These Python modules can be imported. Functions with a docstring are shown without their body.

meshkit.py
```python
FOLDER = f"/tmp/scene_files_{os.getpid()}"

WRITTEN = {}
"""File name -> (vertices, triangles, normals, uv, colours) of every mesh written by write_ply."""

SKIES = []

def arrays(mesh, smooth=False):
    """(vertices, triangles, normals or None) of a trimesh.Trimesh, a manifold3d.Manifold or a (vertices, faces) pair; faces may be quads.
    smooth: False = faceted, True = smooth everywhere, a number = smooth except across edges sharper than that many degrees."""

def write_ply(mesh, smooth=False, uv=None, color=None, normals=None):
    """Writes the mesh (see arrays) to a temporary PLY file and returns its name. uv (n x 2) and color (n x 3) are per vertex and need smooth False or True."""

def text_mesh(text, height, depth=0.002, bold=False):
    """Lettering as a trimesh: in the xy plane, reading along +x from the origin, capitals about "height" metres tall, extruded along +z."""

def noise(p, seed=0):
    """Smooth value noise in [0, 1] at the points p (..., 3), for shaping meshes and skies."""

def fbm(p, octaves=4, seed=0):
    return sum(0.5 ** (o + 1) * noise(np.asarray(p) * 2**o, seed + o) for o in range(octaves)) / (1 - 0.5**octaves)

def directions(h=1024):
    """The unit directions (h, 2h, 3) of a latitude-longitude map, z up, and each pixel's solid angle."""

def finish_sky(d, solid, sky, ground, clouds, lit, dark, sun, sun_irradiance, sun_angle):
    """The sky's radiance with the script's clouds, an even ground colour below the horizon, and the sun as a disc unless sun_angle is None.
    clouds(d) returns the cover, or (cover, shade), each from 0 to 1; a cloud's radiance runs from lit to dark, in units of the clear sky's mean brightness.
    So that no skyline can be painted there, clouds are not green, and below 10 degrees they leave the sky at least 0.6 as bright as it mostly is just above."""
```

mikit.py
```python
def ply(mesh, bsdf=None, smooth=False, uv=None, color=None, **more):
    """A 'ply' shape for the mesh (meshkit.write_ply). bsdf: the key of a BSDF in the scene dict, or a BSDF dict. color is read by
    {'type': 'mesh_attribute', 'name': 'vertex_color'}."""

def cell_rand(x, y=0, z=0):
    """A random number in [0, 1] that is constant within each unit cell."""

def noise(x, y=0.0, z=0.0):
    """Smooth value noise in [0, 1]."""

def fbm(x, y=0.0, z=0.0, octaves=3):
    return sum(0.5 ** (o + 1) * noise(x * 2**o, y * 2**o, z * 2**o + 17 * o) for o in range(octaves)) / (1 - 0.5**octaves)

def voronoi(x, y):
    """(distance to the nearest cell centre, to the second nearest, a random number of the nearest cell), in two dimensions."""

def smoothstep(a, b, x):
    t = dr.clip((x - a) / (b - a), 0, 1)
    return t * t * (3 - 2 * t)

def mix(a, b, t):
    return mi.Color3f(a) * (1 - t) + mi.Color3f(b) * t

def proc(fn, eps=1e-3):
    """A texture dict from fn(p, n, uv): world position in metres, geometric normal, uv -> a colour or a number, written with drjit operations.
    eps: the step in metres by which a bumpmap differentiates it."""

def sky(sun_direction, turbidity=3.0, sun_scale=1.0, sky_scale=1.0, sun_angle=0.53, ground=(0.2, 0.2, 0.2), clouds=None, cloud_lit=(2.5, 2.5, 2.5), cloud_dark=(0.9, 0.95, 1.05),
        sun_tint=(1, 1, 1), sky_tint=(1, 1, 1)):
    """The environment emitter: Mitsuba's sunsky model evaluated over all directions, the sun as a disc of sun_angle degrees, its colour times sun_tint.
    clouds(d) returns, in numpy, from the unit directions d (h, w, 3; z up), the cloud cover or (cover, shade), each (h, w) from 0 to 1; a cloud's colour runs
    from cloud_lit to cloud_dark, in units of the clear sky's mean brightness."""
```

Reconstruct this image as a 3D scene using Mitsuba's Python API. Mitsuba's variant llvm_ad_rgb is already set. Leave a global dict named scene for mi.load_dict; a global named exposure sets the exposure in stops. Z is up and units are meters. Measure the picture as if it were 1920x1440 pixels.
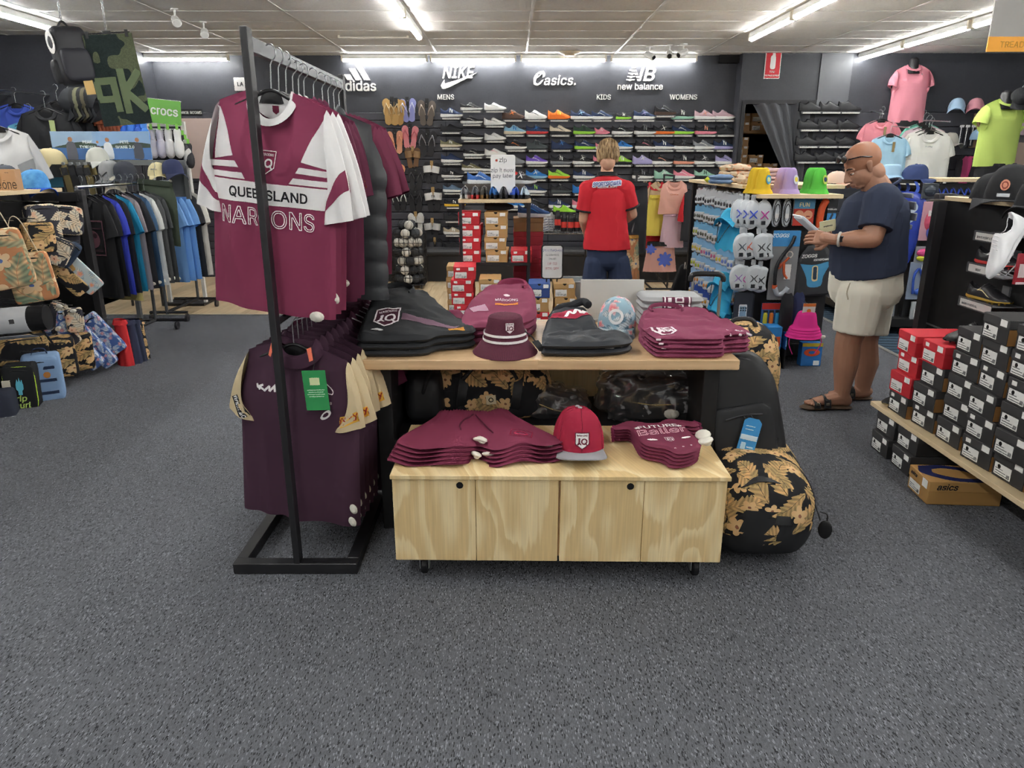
import math, random
import numpy as np, trimesh, drjit as dr, mitsuba as mi
import mikit, meshkit
from mikit import noise, fbm, voronoi, cell_rand, smoothstep, mix
from shapely.geometry import Polygon, Point, LineString, box as sbox
from shapely import affinity
from shapely.ops import unary_union
from scipy.interpolate import LinearNDInterpolator

# ---------------------------------------------------------------- camera, light, exposure
FOC, PITCH, EYE = 1350.0, math.atan(420 / 1350), 1.65
exposure = 2.35
LAMP = 16.0
scene, labels = {'type': 'scene'}, {}
scene['camera'] = {'type': 'perspective', 'fov': 2 * math.degrees(math.atan(960 / FOC)), 'fov_axis': 'x', 'near_clip': 0.05, 'far_clip': 60.0,
                   'to_world': mi.ScalarTransform4f().look_at(origin=[0, 0, EYE], target=[0, math.cos(PITCH), EYE - math.sin(PITCH)], up=[0, 0, 1])}
CEIL, BACK = 3.0, 10.62
# fluorescent battens (x, y, length, along): the ones in view and the same rows continued over the part of the shop behind the camera
LAMPS = [(-4.70, 7.55, 1.24, 'y'), (-4.70, 6.25, 1.24, 'y'), (-4.36, 10.42, 1.17, 'x'), (-1.02, 8.05, 1.24, 'y'), (-1.02, 6.75, 1.24, 'y'),
         (2.66, 8.15, 1.24, 'y'), (2.66, 6.85, 1.24, 'y'), (4.62, 9.92, 1.24, 'y'), (4.62, 8.62, 1.24, 'y'), (4.62, 7.3, 1.24, 'y'),
         (-1.71, 10.5, 1.13, 'x'), (-0.52, 10.5, 1.13, 'x'), (0.69, 10.5, 1.13, 'x'), (1.9, 10.5, 1.13, 'x')]
LAMPS_OUT = [(x, 5.45 - 1.3 * k, 1.24, 'y') for x in (-4.7, -1.02, 2.66, 5.6) for k in range(8)]

# ---------------------------------------------------------------- helpers
def ray(x, y):
    a, b = (x - 960) / FOC, (y - 720) / FOC
    return np.array([a, math.cos(PITCH) - b * math.sin(PITCH), -math.sin(PITCH) - b * math.cos(PITCH)])
def at(x, y, Y):
    r = ray(x, y); return np.array([0, 0, EYE]) + r * (Y / r[1])
def fl(x, y, z=0.0):
    r = ray(x, y); return np.array([0, 0, EYE]) + r * ((z - EYE) / r[2])

_n = {}
def newkey(name, parent=None):
    base = f'{parent}__{name}' if parent else name
    k = _n.get(base, 0); _n[base] = k + 1
    return base if k == 0 else f'{base}_{k:03d}'
def tag(key, label=None, cat=None, group=None, kind=None):
    d = labels.setdefault(key, {})
    for a, b in (('label', label), ('category', cat), ('group', group), ('kind', kind)):
        if b: d[a] = b
    return key
def thing(name, label, cat, group=None, kind=None):
    return tag(newkey(name), label, cat, group, kind)
def T4(x=0, y=0, z=0, rz=0, rx=0, ry=0, s=1.0):
    """translate . Rz . Ry . Rx . scale (degrees)"""
    cx, sx, cy, sy, cz, sz = [f(math.radians(a)) for a in (rx, ry, rz) for f in (math.cos, math.sin)]
    RX = np.array([[1, 0, 0], [0, cx, -sx], [0, sx, cx]]); RY = np.array([[cy, 0, sy], [0, 1, 0], [-sy, 0, cy]]); RZ = np.array([[cz, -sz, 0], [sz, cz, 0], [0, 0, 1]])
    M = np.eye(4); M[:3, :3] = RZ @ RY @ RX @ np.diag(np.broadcast_to(s, 3)); M[:3, 3] = (x, y, z)
    return M
def mov(mesh, M):
    m = mesh.copy(); m.apply_transform(M); return m
def lin(h):
    if not isinstance(h, str): return [float(c) for c in h]
    c = [int(h[i:i + 2], 16) / 255 for i in (1, 3, 5)]
    return [x / 12.92 if x <= .04045 else ((x + .055) / 1.055) ** 2.4 for x in c]
def mat(col, rough=.85, metal=0.0, spec=.35, **kw):
    k = 'm_%s_%d_%d_%d' % (col[1:] if isinstance(col, str) else '_'.join('%03d' % (c * 999) for c in col), rough * 100, metal * 100, spec * 100)
    if k not in scene:
        scene[k] = {'type': 'twosided', 'bsdf': {'type': 'principled', 'base_color': {'type': 'rgb', 'value': lin(col)}, 'roughness': rough, 'metallic': metal, 'specular': spec, **kw}}
    return k
def gloss(col): return mat(col, .35, 0, .5)
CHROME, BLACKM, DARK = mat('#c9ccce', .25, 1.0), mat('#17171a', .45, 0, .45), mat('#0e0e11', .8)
scene['vc_cloth'] = {'type': 'twosided', 'bsdf': {'type': 'principled', 'base_color': {'type': 'mesh_attribute', 'name': 'vertex_color'}, 'roughness': .85, 'specular': .3}}
scene['vc_gloss'] = {'type': 'twosided', 'bsdf': {'type': 'principled', 'base_color': {'type': 'mesh_attribute', 'name': 'vertex_color'}, 'roughness': .4, 'specular': .5}}
scene['clear'] = {'type': 'thindielectric', 'int_ior': 1.35}
scene['acrylic'] = {'type': 'thindielectric', 'int_ior': 1.49}

def P(mesh, smooth=False, color=None):
    if isinstance(mesh, dict): return mesh
    return mikit.ply(mesh, None, smooth=smooth, color=color)
def put(name, mesh, m, parent=None, M=None, smooth=False, color=None, **tags):
    k = newkey(name, parent)
    d = dict(P(mesh, smooth, color))
    d['bsdf'] = {'type': 'ref', 'id': m}
    if M is not None: d['to_world'] = mi.ScalarTransform4f(np.asarray(M, float))
    scene[k] = d
    if tags: tag(k, tags.get('label'), tags.get('cat'), tags.get('group'), tags.get('kind'))
    return k
def TM(v, f): return trimesh.Trimesh(np.asarray(v, float), np.asarray(f, int), process=False)
def cat(*ms):
    ms = [m for a in ms for m in (a if isinstance(a, (list, tuple)) else [a])]
    vs, fs, n = [], [], 0
    for m in ms:
        vs.append(m.vertices); fs.append(m.faces + n); n += len(m.vertices)
    return TM(np.vstack(vs), np.vstack(fs))
_BF = np.array([[0, 1, 3], [0, 3, 2], [4, 6, 7], [4, 7, 5], [0, 4, 5], [0, 5, 1], [2, 3, 7], [2, 7, 6], [0, 2, 6], [0, 6, 4], [1, 5, 7], [1, 7, 3]])
def box(x0, x1, y0, y1, z0, z1, c=0.0):
    if c <= 0:
        return TM([[x, y, z] for x in (x0, x1) for y in (y0, y1) for z in (z0, z1)], _BF)
    o = np.array([(x0 + x1) / 2, (y0 + y1) / 2, (z0 + z1) / 2]); h = np.array([x1 - x0, y1 - y0, z1 - z0]) / 2
    c = min(c, *(h * .9)); pts = []
    for s in np.ndindex(2, 2, 2):
        s = np.array(s) * 2 - 1
        for a in range(3):
            q = h - c; q[a] = h[a]; pts.append(o + s * q)
    m = trimesh.convex.convex_hull(np.array(pts)); return TM(m.vertices, m.faces)
def cbox(sx, sy, sz, c=0.0): return box(-sx / 2, sx / 2, -sy / 2, sy / 2, -sz / 2, sz / 2, c)
def grid(V, wu=False, wv=False):
    """mesh of a grid of points V[n, m, 3]; wu / wv close it along the first / second index"""
    n, m = V.shape[:2]
    i, j = np.meshgrid(np.arange(n if wu else n - 1), np.arange(m if wv else m - 1), indexing='ij')
    a, b, c, d = i * m + j, ((i + 1) % n) * m + j, ((i + 1) % n) * m + (j + 1) % m, i * m + (j + 1) % m
    return TM(V.reshape(-1, 3), np.concatenate([np.stack([a, c, b], -1).reshape(-1, 3), np.stack([a, d, c], -1).reshape(-1, 3)]))
def tube(pts, r, n=6, closed=False, cap=True):
    p = np.asarray(pts, float); N = len(p); r = np.broadcast_to(r, (N,))
    t = (np.roll(p, -1, 0) - np.roll(p, 1, 0)) if closed else np.gradient(p, axis=0)
    t /= np.linalg.norm(t, axis=1, keepdims=True) + 1e-12
    a = np.cross(t[0], [0, 0, 1.0] if abs(t[0][2]) < .9 else [1.0, 0, 0]); A = []
    for k in range(N):
        a = a - t[k] * (a @ t[k]); a /= np.linalg.norm(a) + 1e-12; A.append(a)
    A = np.array(A); B = np.cross(t, A); th = np.arange(n) * 2 * np.pi / n
    V = p[:, None] + r[:, None, None] * (np.cos(th)[None, :, None] * A[:, None] + np.sin(th)[None, :, None] * B[:, None])
    g = grid(V, closed, True)
    if cap and not closed:
        i = np.arange(n); v = np.vstack([g.vertices, p[:1], p[-1:]]); q = N * n
        f = np.vstack([g.faces, np.stack([(i + 1) % n, i, i * 0 + q], 1), np.stack([(N - 1) * n + i, (N - 1) * n + (i + 1) % n, i * 0 + q + 1], 1)])
        g = TM(v, f)
    return g
def bar(p, q, r=.004, n=6): return tube([p, q], r, n)
def lathe(prof, n=24, sx=1.0, sy=1.0):
    pr = np.asarray(prof, float); th = np.arange(n) * 2 * np.pi / n
    V = np.stack([pr[:, :1] * np.cos(th) * sx, pr[:, :1] * np.sin(th) * sy, np.repeat(pr[:, 1:], n, 1)], -1)
    return grid(V, False, True)
def ellipsoid(rx, ry, rz, n=14, e=1.0, e2=None):
    """superellipsoid, e < 1 squarer in the vertical section, e2 in plan"""
    e2 = e if e2 is None else e2
    ph = np.linspace(-np.pi / 2, np.pi / 2, n); th = np.arange(2 * n) * np.pi / n
    p = lambda x, k: np.sign(x) * np.abs(x) ** k
    V = np.stack([rx * p(np.cos(ph), e)[:, None] * p(np.cos(th), e2), ry * p(np.cos(ph), e)[:, None] * p(np.sin(th), e2), np.repeat(rz * p(np.sin(ph), e)[:, None], 2 * n, 1)], -1)
    return grid(V, False, True)
def ext(poly, h):
    """shapely polygon(s) extruded along +z"""
    ps = [g for g in getattr(poly, 'geoms', [poly]) if g.area > 1e-9 and g.geom_type == 'Polygon']
    return cat([trimesh.creation.extrude_polygon(g, h, engine='earcut') for g in ps])
def flatpoly(poly, edge=None):
    out = []
    for g in getattr(poly, 'geoms', [poly]):
        if g.geom_type != 'Polygon' or g.area < 1e-9: continue
        v, f = trimesh.creation.triangulate_polygon(g, engine='earcut')
        v = np.c_[v, np.zeros(len(v))]
        if edge: v, f = trimesh.remesh.subdivide_to_size(v, f, edge, max_iter=12)
        out.append(TM(v, f))
    return cat(out)
_tp = {}
def text_poly(s, h, bold=False, sx=1.0, shear=0.0, center=True):
    k = (s, bold)
    if k not in _tp:
        m = meshkit.text_mesh(s, 1.0, .1, bold)
        v, f = np.array(m.vertices), np.array(m.faces)
        top = f[(v[f][:, :, 2] > .05).all(1)]
        _tp[k] = unary_union([Polygon(v[t][:, :2]).buffer(.002) for t in top]).simplify(.008)
    p = affinity.affine_transform(_tp[k], [h * sx, h * shear, 0, h, 0, 0])
    if center:
        a, b, c, d = p.bounds; p = affinity.translate(p, -(a + c) / 2, 0)
    return p
def rrect(x0, y0, x1, y1, r): return sbox(x0 + r, y0 + r, x1 - r, y1 - r).buffer(r, 3)
def curve(pts, n=8):
    """Catmull-Rom through pts (closed polygon helper uses open ends)"""
    p = np.asarray(pts, float); q = np.vstack([2 * p[0] - p[1], p, 2 * p[-1] - p[-2]]); out = []
    for i in range(1, len(q) - 2):
        for t in np.linspace(0, 1, n, endpoint=False):
            out.append(.5 * (2 * q[i] + (q[i + 1] - q[i - 1]) * t + (2 * q[i - 1] - 5 * q[i] + 4 * q[i + 1] - q[i + 2]) * t * t + (3 * q[i] - q[i - 1] - 3 * q[i + 1] + q[i + 2]) * t ** 3))
    return np.array(out + [p[-1]])
def wallmat(M_at, rz=0):
    """xy-plane artwork stood upright facing -y (turned by rz) at a point"""
    return T4(*M_at, rz=rz) @ T4(rx=90)
class Drape:
    """a height function over scattered samples, to lay prints on a surface"""
    def __init__(self, ab, h): self.f = LinearNDInterpolator(np.asarray(ab), np.asarray(h), fill_value=np.nan); self.m = float(np.mean(h))
    def __call__(self, a, b):
        r = self.f(a, b); bad = np.isnan(r)
        if bad.any(): r = np.where(bad, np.nanmean(r) if (~bad).any() else self.m, r)
        return r
def drape(poly, D, off, edge=.02, up=False):
    """print polygon laid on a surface. upright: polygon (x, z) -> y = D - off ; up: polygon (x, y) -> z = D + off"""
    m = flatpoly(poly, edge); v = m.vertices
    h = D(v[:, 0], v[:, 1])
    w = np.stack([v[:, 0], v[:, 1], h + off], 1) if up else np.stack([v[:, 0], h - off, v[:, 1]], 1)
    return TM(w, m.faces)
ORD = ['first', 'second', 'third', 'fourth', 'fifth', 'sixth', 'seventh', 'eighth', 'ninth', 'tenth', 'eleventh', 'twelfth', 'thirteenth', 'fourteenth', 'fifteenth', 'sixteenth', 'seventeenth', 'eighteenth', 'nineteenth', 'twentieth']
def VC(mesh, fn):
    """vertex colours from fn(vertices) in sRGB 0..1 -> linear"""
    c = np.clip(fn(np.array(mesh.vertices)), 0, 1); return np.where(c <= .04045, c / 12.92, ((c + .055) / 1.055) ** 2.4)
def hexs(h): return np.array([int(h[i:i + 2], 16) / 255 for i in (1, 3, 5)])
# ---------------------------------------------------------------- the room
def _carpet(p, n, uv):
    col = dr.floor(p.x * 300)
    a = cell_rand(col, dr.floor(p.y * 105 + 7 * cell_rand(col, 0, 9)), 1)      # short loops in rows along the shop
    b = cell_rand(dr.floor(p.x * 520), dr.floor(p.y * 300), 2)
    c = fbm(p.x * 1.3, p.y * 1.3, 0, 3)
    k = .62 + .5 * a + .3 * b + .35 * (c - .5)
    k = dr.select(a > .93, k + .9, dr.select(a < .10, k * .35, k))
    return mi.Color3f(.083, .087, .098) * k
def _carpet_b(p, n, uv):
    return noise(p.x * 300, p.y * 105, 0)
scene['carpet'] = {'type': 'bumpmap', 'arbitrary': mikit.proc(_carpet_b, eps=.002), 'scale': .004,
                   'bsdf': {'type': 'principled', 'base_color': mikit.proc(_carpet), 'roughness': .95, 'specular': .2}}
def _vinyl(p, n, uv):
    i = cell_rand(dr.floor(p.x / .18), dr.floor(p.y / 1.2 + .37 * dr.floor(p.x / .18)), 5)
    g = fbm(p.x * 40, p.y * 2.5 + i * 30, i * 9, 4)
    return mix((.50, .36, .21), (.72, .58, .38), g) * (.8 + .3 * i)
scene['vinyl'] = {'type': 'principled', 'base_color': mikit.proc(_vinyl), 'roughness': .38, 'specular': .5}
def _wave(p, n, uv):
    w = dr.sin(p.y * 55 + 5 * noise(p.x * 5, p.y * 4, 0)) * .5 + .5
    return mix((.012, .02, .035), (.045, .075, .105), w)
scene['dark_carpet'] = {'type': 'principled', 'base_color': mikit.proc(_wave), 'roughness': .95, 'specular': .2}
def _pine(p, n, uv):      # rotary-cut plywood, cathedral figure
    x, z = p.x + .35 * p.y, p.z + .35 * p.y
    w = fbm(x * 3.1 + 3, z * 1.5 + 7, p.y * 1.0, 3) * 9 + fbm(x * 9, z * 2.5, 3, 2) * 1.0 + .22 * noise(x * 110, z * 7, 4)
    t = w - dr.floor(w)
    ring = smoothstep(0.0, .55, t) * (1 - smoothstep(.86, 1.0, t))
    fine = noise(x * 260, z * 9, 1) * .6 + noise(x * 90, z * 4, 2) * .4
    return mix((.86, .69, .40), (.64, .44, .19), ring * .7) * (.88 + .2 * fine)
scene['plywood'] = {'type': 'twosided', 'bsdf': {'type': 'principled', 'base_color': mikit.proc(_pine), 'roughness': .5, 'specular': .35}}
def _oak(p, n, uv):
    b = cell_rand(dr.floor(p.y / .09), dr.floor(p.x / .55 + .4 * dr.floor(p.y / .09)), 3)
    g = fbm(p.x * 3 + b * 20, p.y * 60, p.z * 60, 4)
    return mix((.50, .315, .155), (.72, .51, .30), g) * (.95 + .1 * b)
scene['oak'] = {'type': 'twosided', 'bsdf': {'type': 'principled', 'base_color': mikit.proc(_oak), 'roughness': .33, 'specular': .5}}
def _ply2(p, n, uv):
    g = fbm(p.x * 14, p.y * 5, p.z * 40, 3)
    return mix((.62, .47, .27), (.78, .64, .42), g)
scene['light_ply'] = {'type': 'twosided', 'bsdf': {'type': 'principled', 'base_color': mikit.proc(_ply2), 'roughness': .5, 'specular': .35}}
def _tile(p, n, uv):
    g = .6 * noise(p.x * 90, p.y * 90, 0) + .4 * fbm(p.x * 2, p.y * 2, 0, 3)
    return mi.Color3f(.76, .75, .72) * (.9 + .18 * g)
scene['ceiling_tile'] = {'type': 'twosided', 'bsdf': {'type': 'diffuse', 'reflectance': mikit.proc(_tile)}}
def _char(p, n, uv):
    g = fbm(p.x * 3.5, p.z * 3.5, p.y, 4); f = noise(p.x * 120, p.z * 120, p.y * 120)
    return mi.Color3f(.031, .033, .041) * (.75 + .4 * g + .2 * f)
scene['charcoal'] = {'type': 'twosided', 'bsdf': {'type': 'principled', 'base_color': mikit.proc(_char), 'roughness': .55, 'specular': .4}}
STEEL, WHITE = mat('#6b6d70', .4, .8), mat('#e6e6e3', .6)
SLAT = mat('#3b3c43', .5, 0, .4)

# floor: carpet, timber-look vinyl planks, dark carpet by the back right
FY = 7.88
tag('floor', kind='structure')
put('carpet', box(-8.5, 8.5, -5.2, FY, -.03, 0), 'carpet', 'floor', kind='structure')
put('carpet', box(3.42, 8.5, 4.3, BACK, -.02, .004), 'dark_carpet', 'floor', label='dark navy carpet with wavy lines')
put('edge_strip', box(-8.5, 3.42, FY, FY + .035, -.03, .006), mat('#b9b6ad', .35, .6), 'floor')
put('edge_strip', box(3.38, 3.42, 4.3, FY, -.03, .006), mat('#b9b6ad', .35, .6), 'floor')
rng = random.Random(3)
_pl = {}
for i in range(46):
    x = -4.86 + i * .18; off = rng.choice((.3, .6, .9, 1.2)); y = FY + .035
    while y < BACK - .02:
        e = min(y + off, BACK); L = round(e - y, 2)
        if L not in _pl: _pl[L] = P(box(.0012, .1788, .0012, L - .001, -.03, .002))
        put('plank', _pl[L], 'vinyl', 'floor', M=T4(x, y, 0)); y = e; off = 1.2

# ceiling: tiles in a T-bar grid
tag('ceiling', kind='structure')
TX, TY = 1.18, .54
tp = P(box(.012, TX - .012, .012, TY - .012, 0, .02))
for i in range(-6, 7):
    for j in range(-12, 7):
        x, y = .19 + i * TX, 8.11 - TY + j * TY
        if y + TY > BACK + .3: continue
        if abs(x) < 7 and y > 2.9: put('tile', tp, 'ceiling_tile', 'ceiling', M=T4(x, y, CEIL + rng.uniform(-.001, .002), rx=rng.uniform(-.25, .25), ry=rng.uniform(-.1, .1)))
put('tile_field', cat([box(.19 + i * TX + .012, .19 + (i + 1) * TX - .012, 8.11 - TY + j * TY + .012, 8.11 + j * TY - .012, CEIL, CEIL + .02) for i in range(-8, 9) for j in range(-26, 7)
     if not (abs(.19 + i * TX) < 7 and 8.11 - TY + j * TY > 2.9)]), 'ceiling_tile', 'ceiling', kind='stuff')
for i in range(-7, 8): put('grid_bar', box(.19 + i * TX - .012, .19 + i * TX + .012, -5.2, BACK, CEIL - .004, CEIL + .03), mat('#d8d7d2', .35, .2), 'ceiling')
for j in range(-25, 6): put('grid_bar', box(-8.5, 8.5, 8.11 + j * TY - .011, 8.11 + j * TY + .011, CEIL - .003, CEIL + .03), mat('#d8d7d2', .35, .2), 'ceiling')
put('deck', box(-8.6, 8.6, -5.3, BACK + .4, CEIL + .05, CEIL + .1), DARK, 'ceiling')

# back wall: plain charcoal band above, slat boards below
SX = [-5.0, -2.35, -.92, .52, 1.93, 3.13]
tag('wall_back', kind='structure')
put('band', box(-4.9, 3.1, BACK + .01, BACK + .12, 2.28, CEIL + .04), 'charcoal', 'wall_back')
put('backing', box(-4.9, 3.1, BACK + .03, BACK + .12, 0, 2.28), DARK, 'wall_back')
PITCHS = .1035
for a in range(1, len(SX)):
    x0, x1 = SX[a - 1] + .002, SX[a] - .002
    if a == 5: x1 = 3.1
    pm = P(box(x0, x1, 0, .03, .004, PITCHS - .004, .003))
    for k in range(22): put('slat', pm, SLAT, 'wall_back', M=T4(0, BACK, 2.28 - PITCHS * (k + 1)))
# left: side return and the nearer cross wall
tag('wall_left', kind='structure')
put('side', box(-5.0, -4.88, 8.95, BACK + .1, 0, CEIL + .04), 'charcoal', 'wall_left')
put('cross', box(-8.5, -4.88, 8.95, 9.07, 1.95, CEIL + .04), 'charcoal', 'wall_left')
put('backing', box(-8.5, -4.88, 8.98, 9.07, 0, 1.95), DARK, 'wall_left')
pm = P(box(-8.5, -4.88, 0, .03, .004, .146, .003))
for k in range(13): put('slat', pm, SLAT, 'wall_left', M=T4(0, 8.95, 1.95 - .15 * (k + 1)))
put('outer', box(-8.6, -8.5, -5.2, 9.0, 0, CEIL + .04), 'charcoal', 'wall_left')
# right: header over the stock-room doorway, then the sportswear wall
RB = 10.4
tag('wall_right', kind='structure')
put('header', box(3.1, 4.1, RB, RB + .15, 2.41, CEIL + .04), 'charcoal', 'wall_right')
put('return', box(3.06, 3.12, RB, BACK + .1, 0, CEIL + .04), 'charcoal', 'wall_right')
put('panel', box(4.1, 4.52, RB - .02, RB + .1, 2.27, CEIL + .04), mat('#55575c', .45), 'wall_right')
put('panel', box(4.52, 8.5, RB, RB + .1, 2.27, CEIL + .04), 'charcoal', 'wall_right')
put('backing', box(4.06, 8.5, RB + .03, RB + .1, 0, 2.27), DARK, 'wall_right')
pm = P(box(4.06, 8.5, 0, .03, .004, .1835, .003))
for k in range(12): put('slat', pm, SLAT, 'wall_right', M=T4(0, RB, 2.27 - .1875 * (k + 1)))
put('outer', box(8.5, 8.6, -5.2, RB + .1, 0, CEIL + .04), mat('#a9aaab', .8), 'wall_right')
put('door_frame', cat(box(3.1, 3.15, RB - .02, RB + .02, 0, 2.41), box(4.04, 4.1, RB - .02, RB + .02, 0, 2.41), box(3.1, 4.1, RB - .02, RB + .02, 2.37, 2.42)), mat('#1b1b1f', .5), 'wall_right')
# the stock room behind the doorway
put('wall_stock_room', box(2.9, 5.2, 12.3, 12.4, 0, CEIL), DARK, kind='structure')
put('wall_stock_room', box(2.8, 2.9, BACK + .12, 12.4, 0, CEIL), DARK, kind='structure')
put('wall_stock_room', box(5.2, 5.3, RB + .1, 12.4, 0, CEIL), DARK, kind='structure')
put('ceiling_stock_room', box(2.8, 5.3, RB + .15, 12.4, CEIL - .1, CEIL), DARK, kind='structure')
put('floor_stock_room', box(2.8, 5.3, RB, 12.4, -.03, 0.002), mat('#4a4a4c'), kind='structure')
# the shop front behind the camera
put('wall_front', box(-8.5, 8.5, -5.3, -5.2, 0, CEIL + .04), mat('#d7d7d4', .8), kind='structure')

# fluorescent battens
ZL = CEIL - .004
lampm = {'type': 'area', 'radiance': {'type': 'rgb', 'value': [LAMP * 1.0, LAMP * 1.0, LAMP * .97]}}
def batten(x, y, L, ax, label, group=None):
    t = thing('fluorescent_light', label, 'ceiling light', group)
    M = T4(x, y, ZL, rz=90 if ax == 'y' else 0)
    put('housing', box(-L / 2, L / 2, -.03, .03, -.055, 0, .006), WHITE, t, M=M)
    for s in (-1, 1): put('end_cap', box(s * L / 2 - .012, s * L / 2 + .012, -.034, .034, -.085, 0, .004), mat('#d9d2c0', .5), t, M=M)
    tb = mov(tube([(-L / 2 + .012, 0, -.075), (L / 2 - .012, 0, -.075)], .018, 10), M)
    k = put('tube', tb, WHITE, t); scene[k]['emitter'] = lampm
LN = ['at the top left corner, over the hanging backpack', 'beyond the top left corner', 'on the ceiling edge above the blank wall left of the clothes rack', 'in the middle of the ceiling, seen end on', 'nearer in the middle of the ceiling',
      'nearest the doorway in the inner right row', 'second in the inner right row', 'nearest the pink shirt in the far right row', 'in the middle of the far right row', 'by the hanging orange banner',
      'first from the left above the shoe wall', 'second from the left above the shoe wall', 'third from the left above the shoe wall', 'fourth from the left above the shoe wall, behind the cameras']
for (x, y, L, ax), n in zip(LAMPS, LN): batten(x, y, L, ax, 'white fluorescent batten ' + n)
for x, y, L, ax in LAMPS_OUT: batten(x, y, L, ax, 'white fluorescent batten over the front half of the shop', 'battens behind the camera')
# ---------------------------------------------------------------- builders
def sm(a, b, x):
    t = np.clip((x - a) / (b - a), 0, 1); return t * t * (3 - 2 * t)
def ns(*c, seed=0):
    return meshkit.noise(np.stack(np.broadcast_arrays(*[np.asarray(a, float) for a in c], *([0.0] * (3 - len(c)))), -1), seed)

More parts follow.
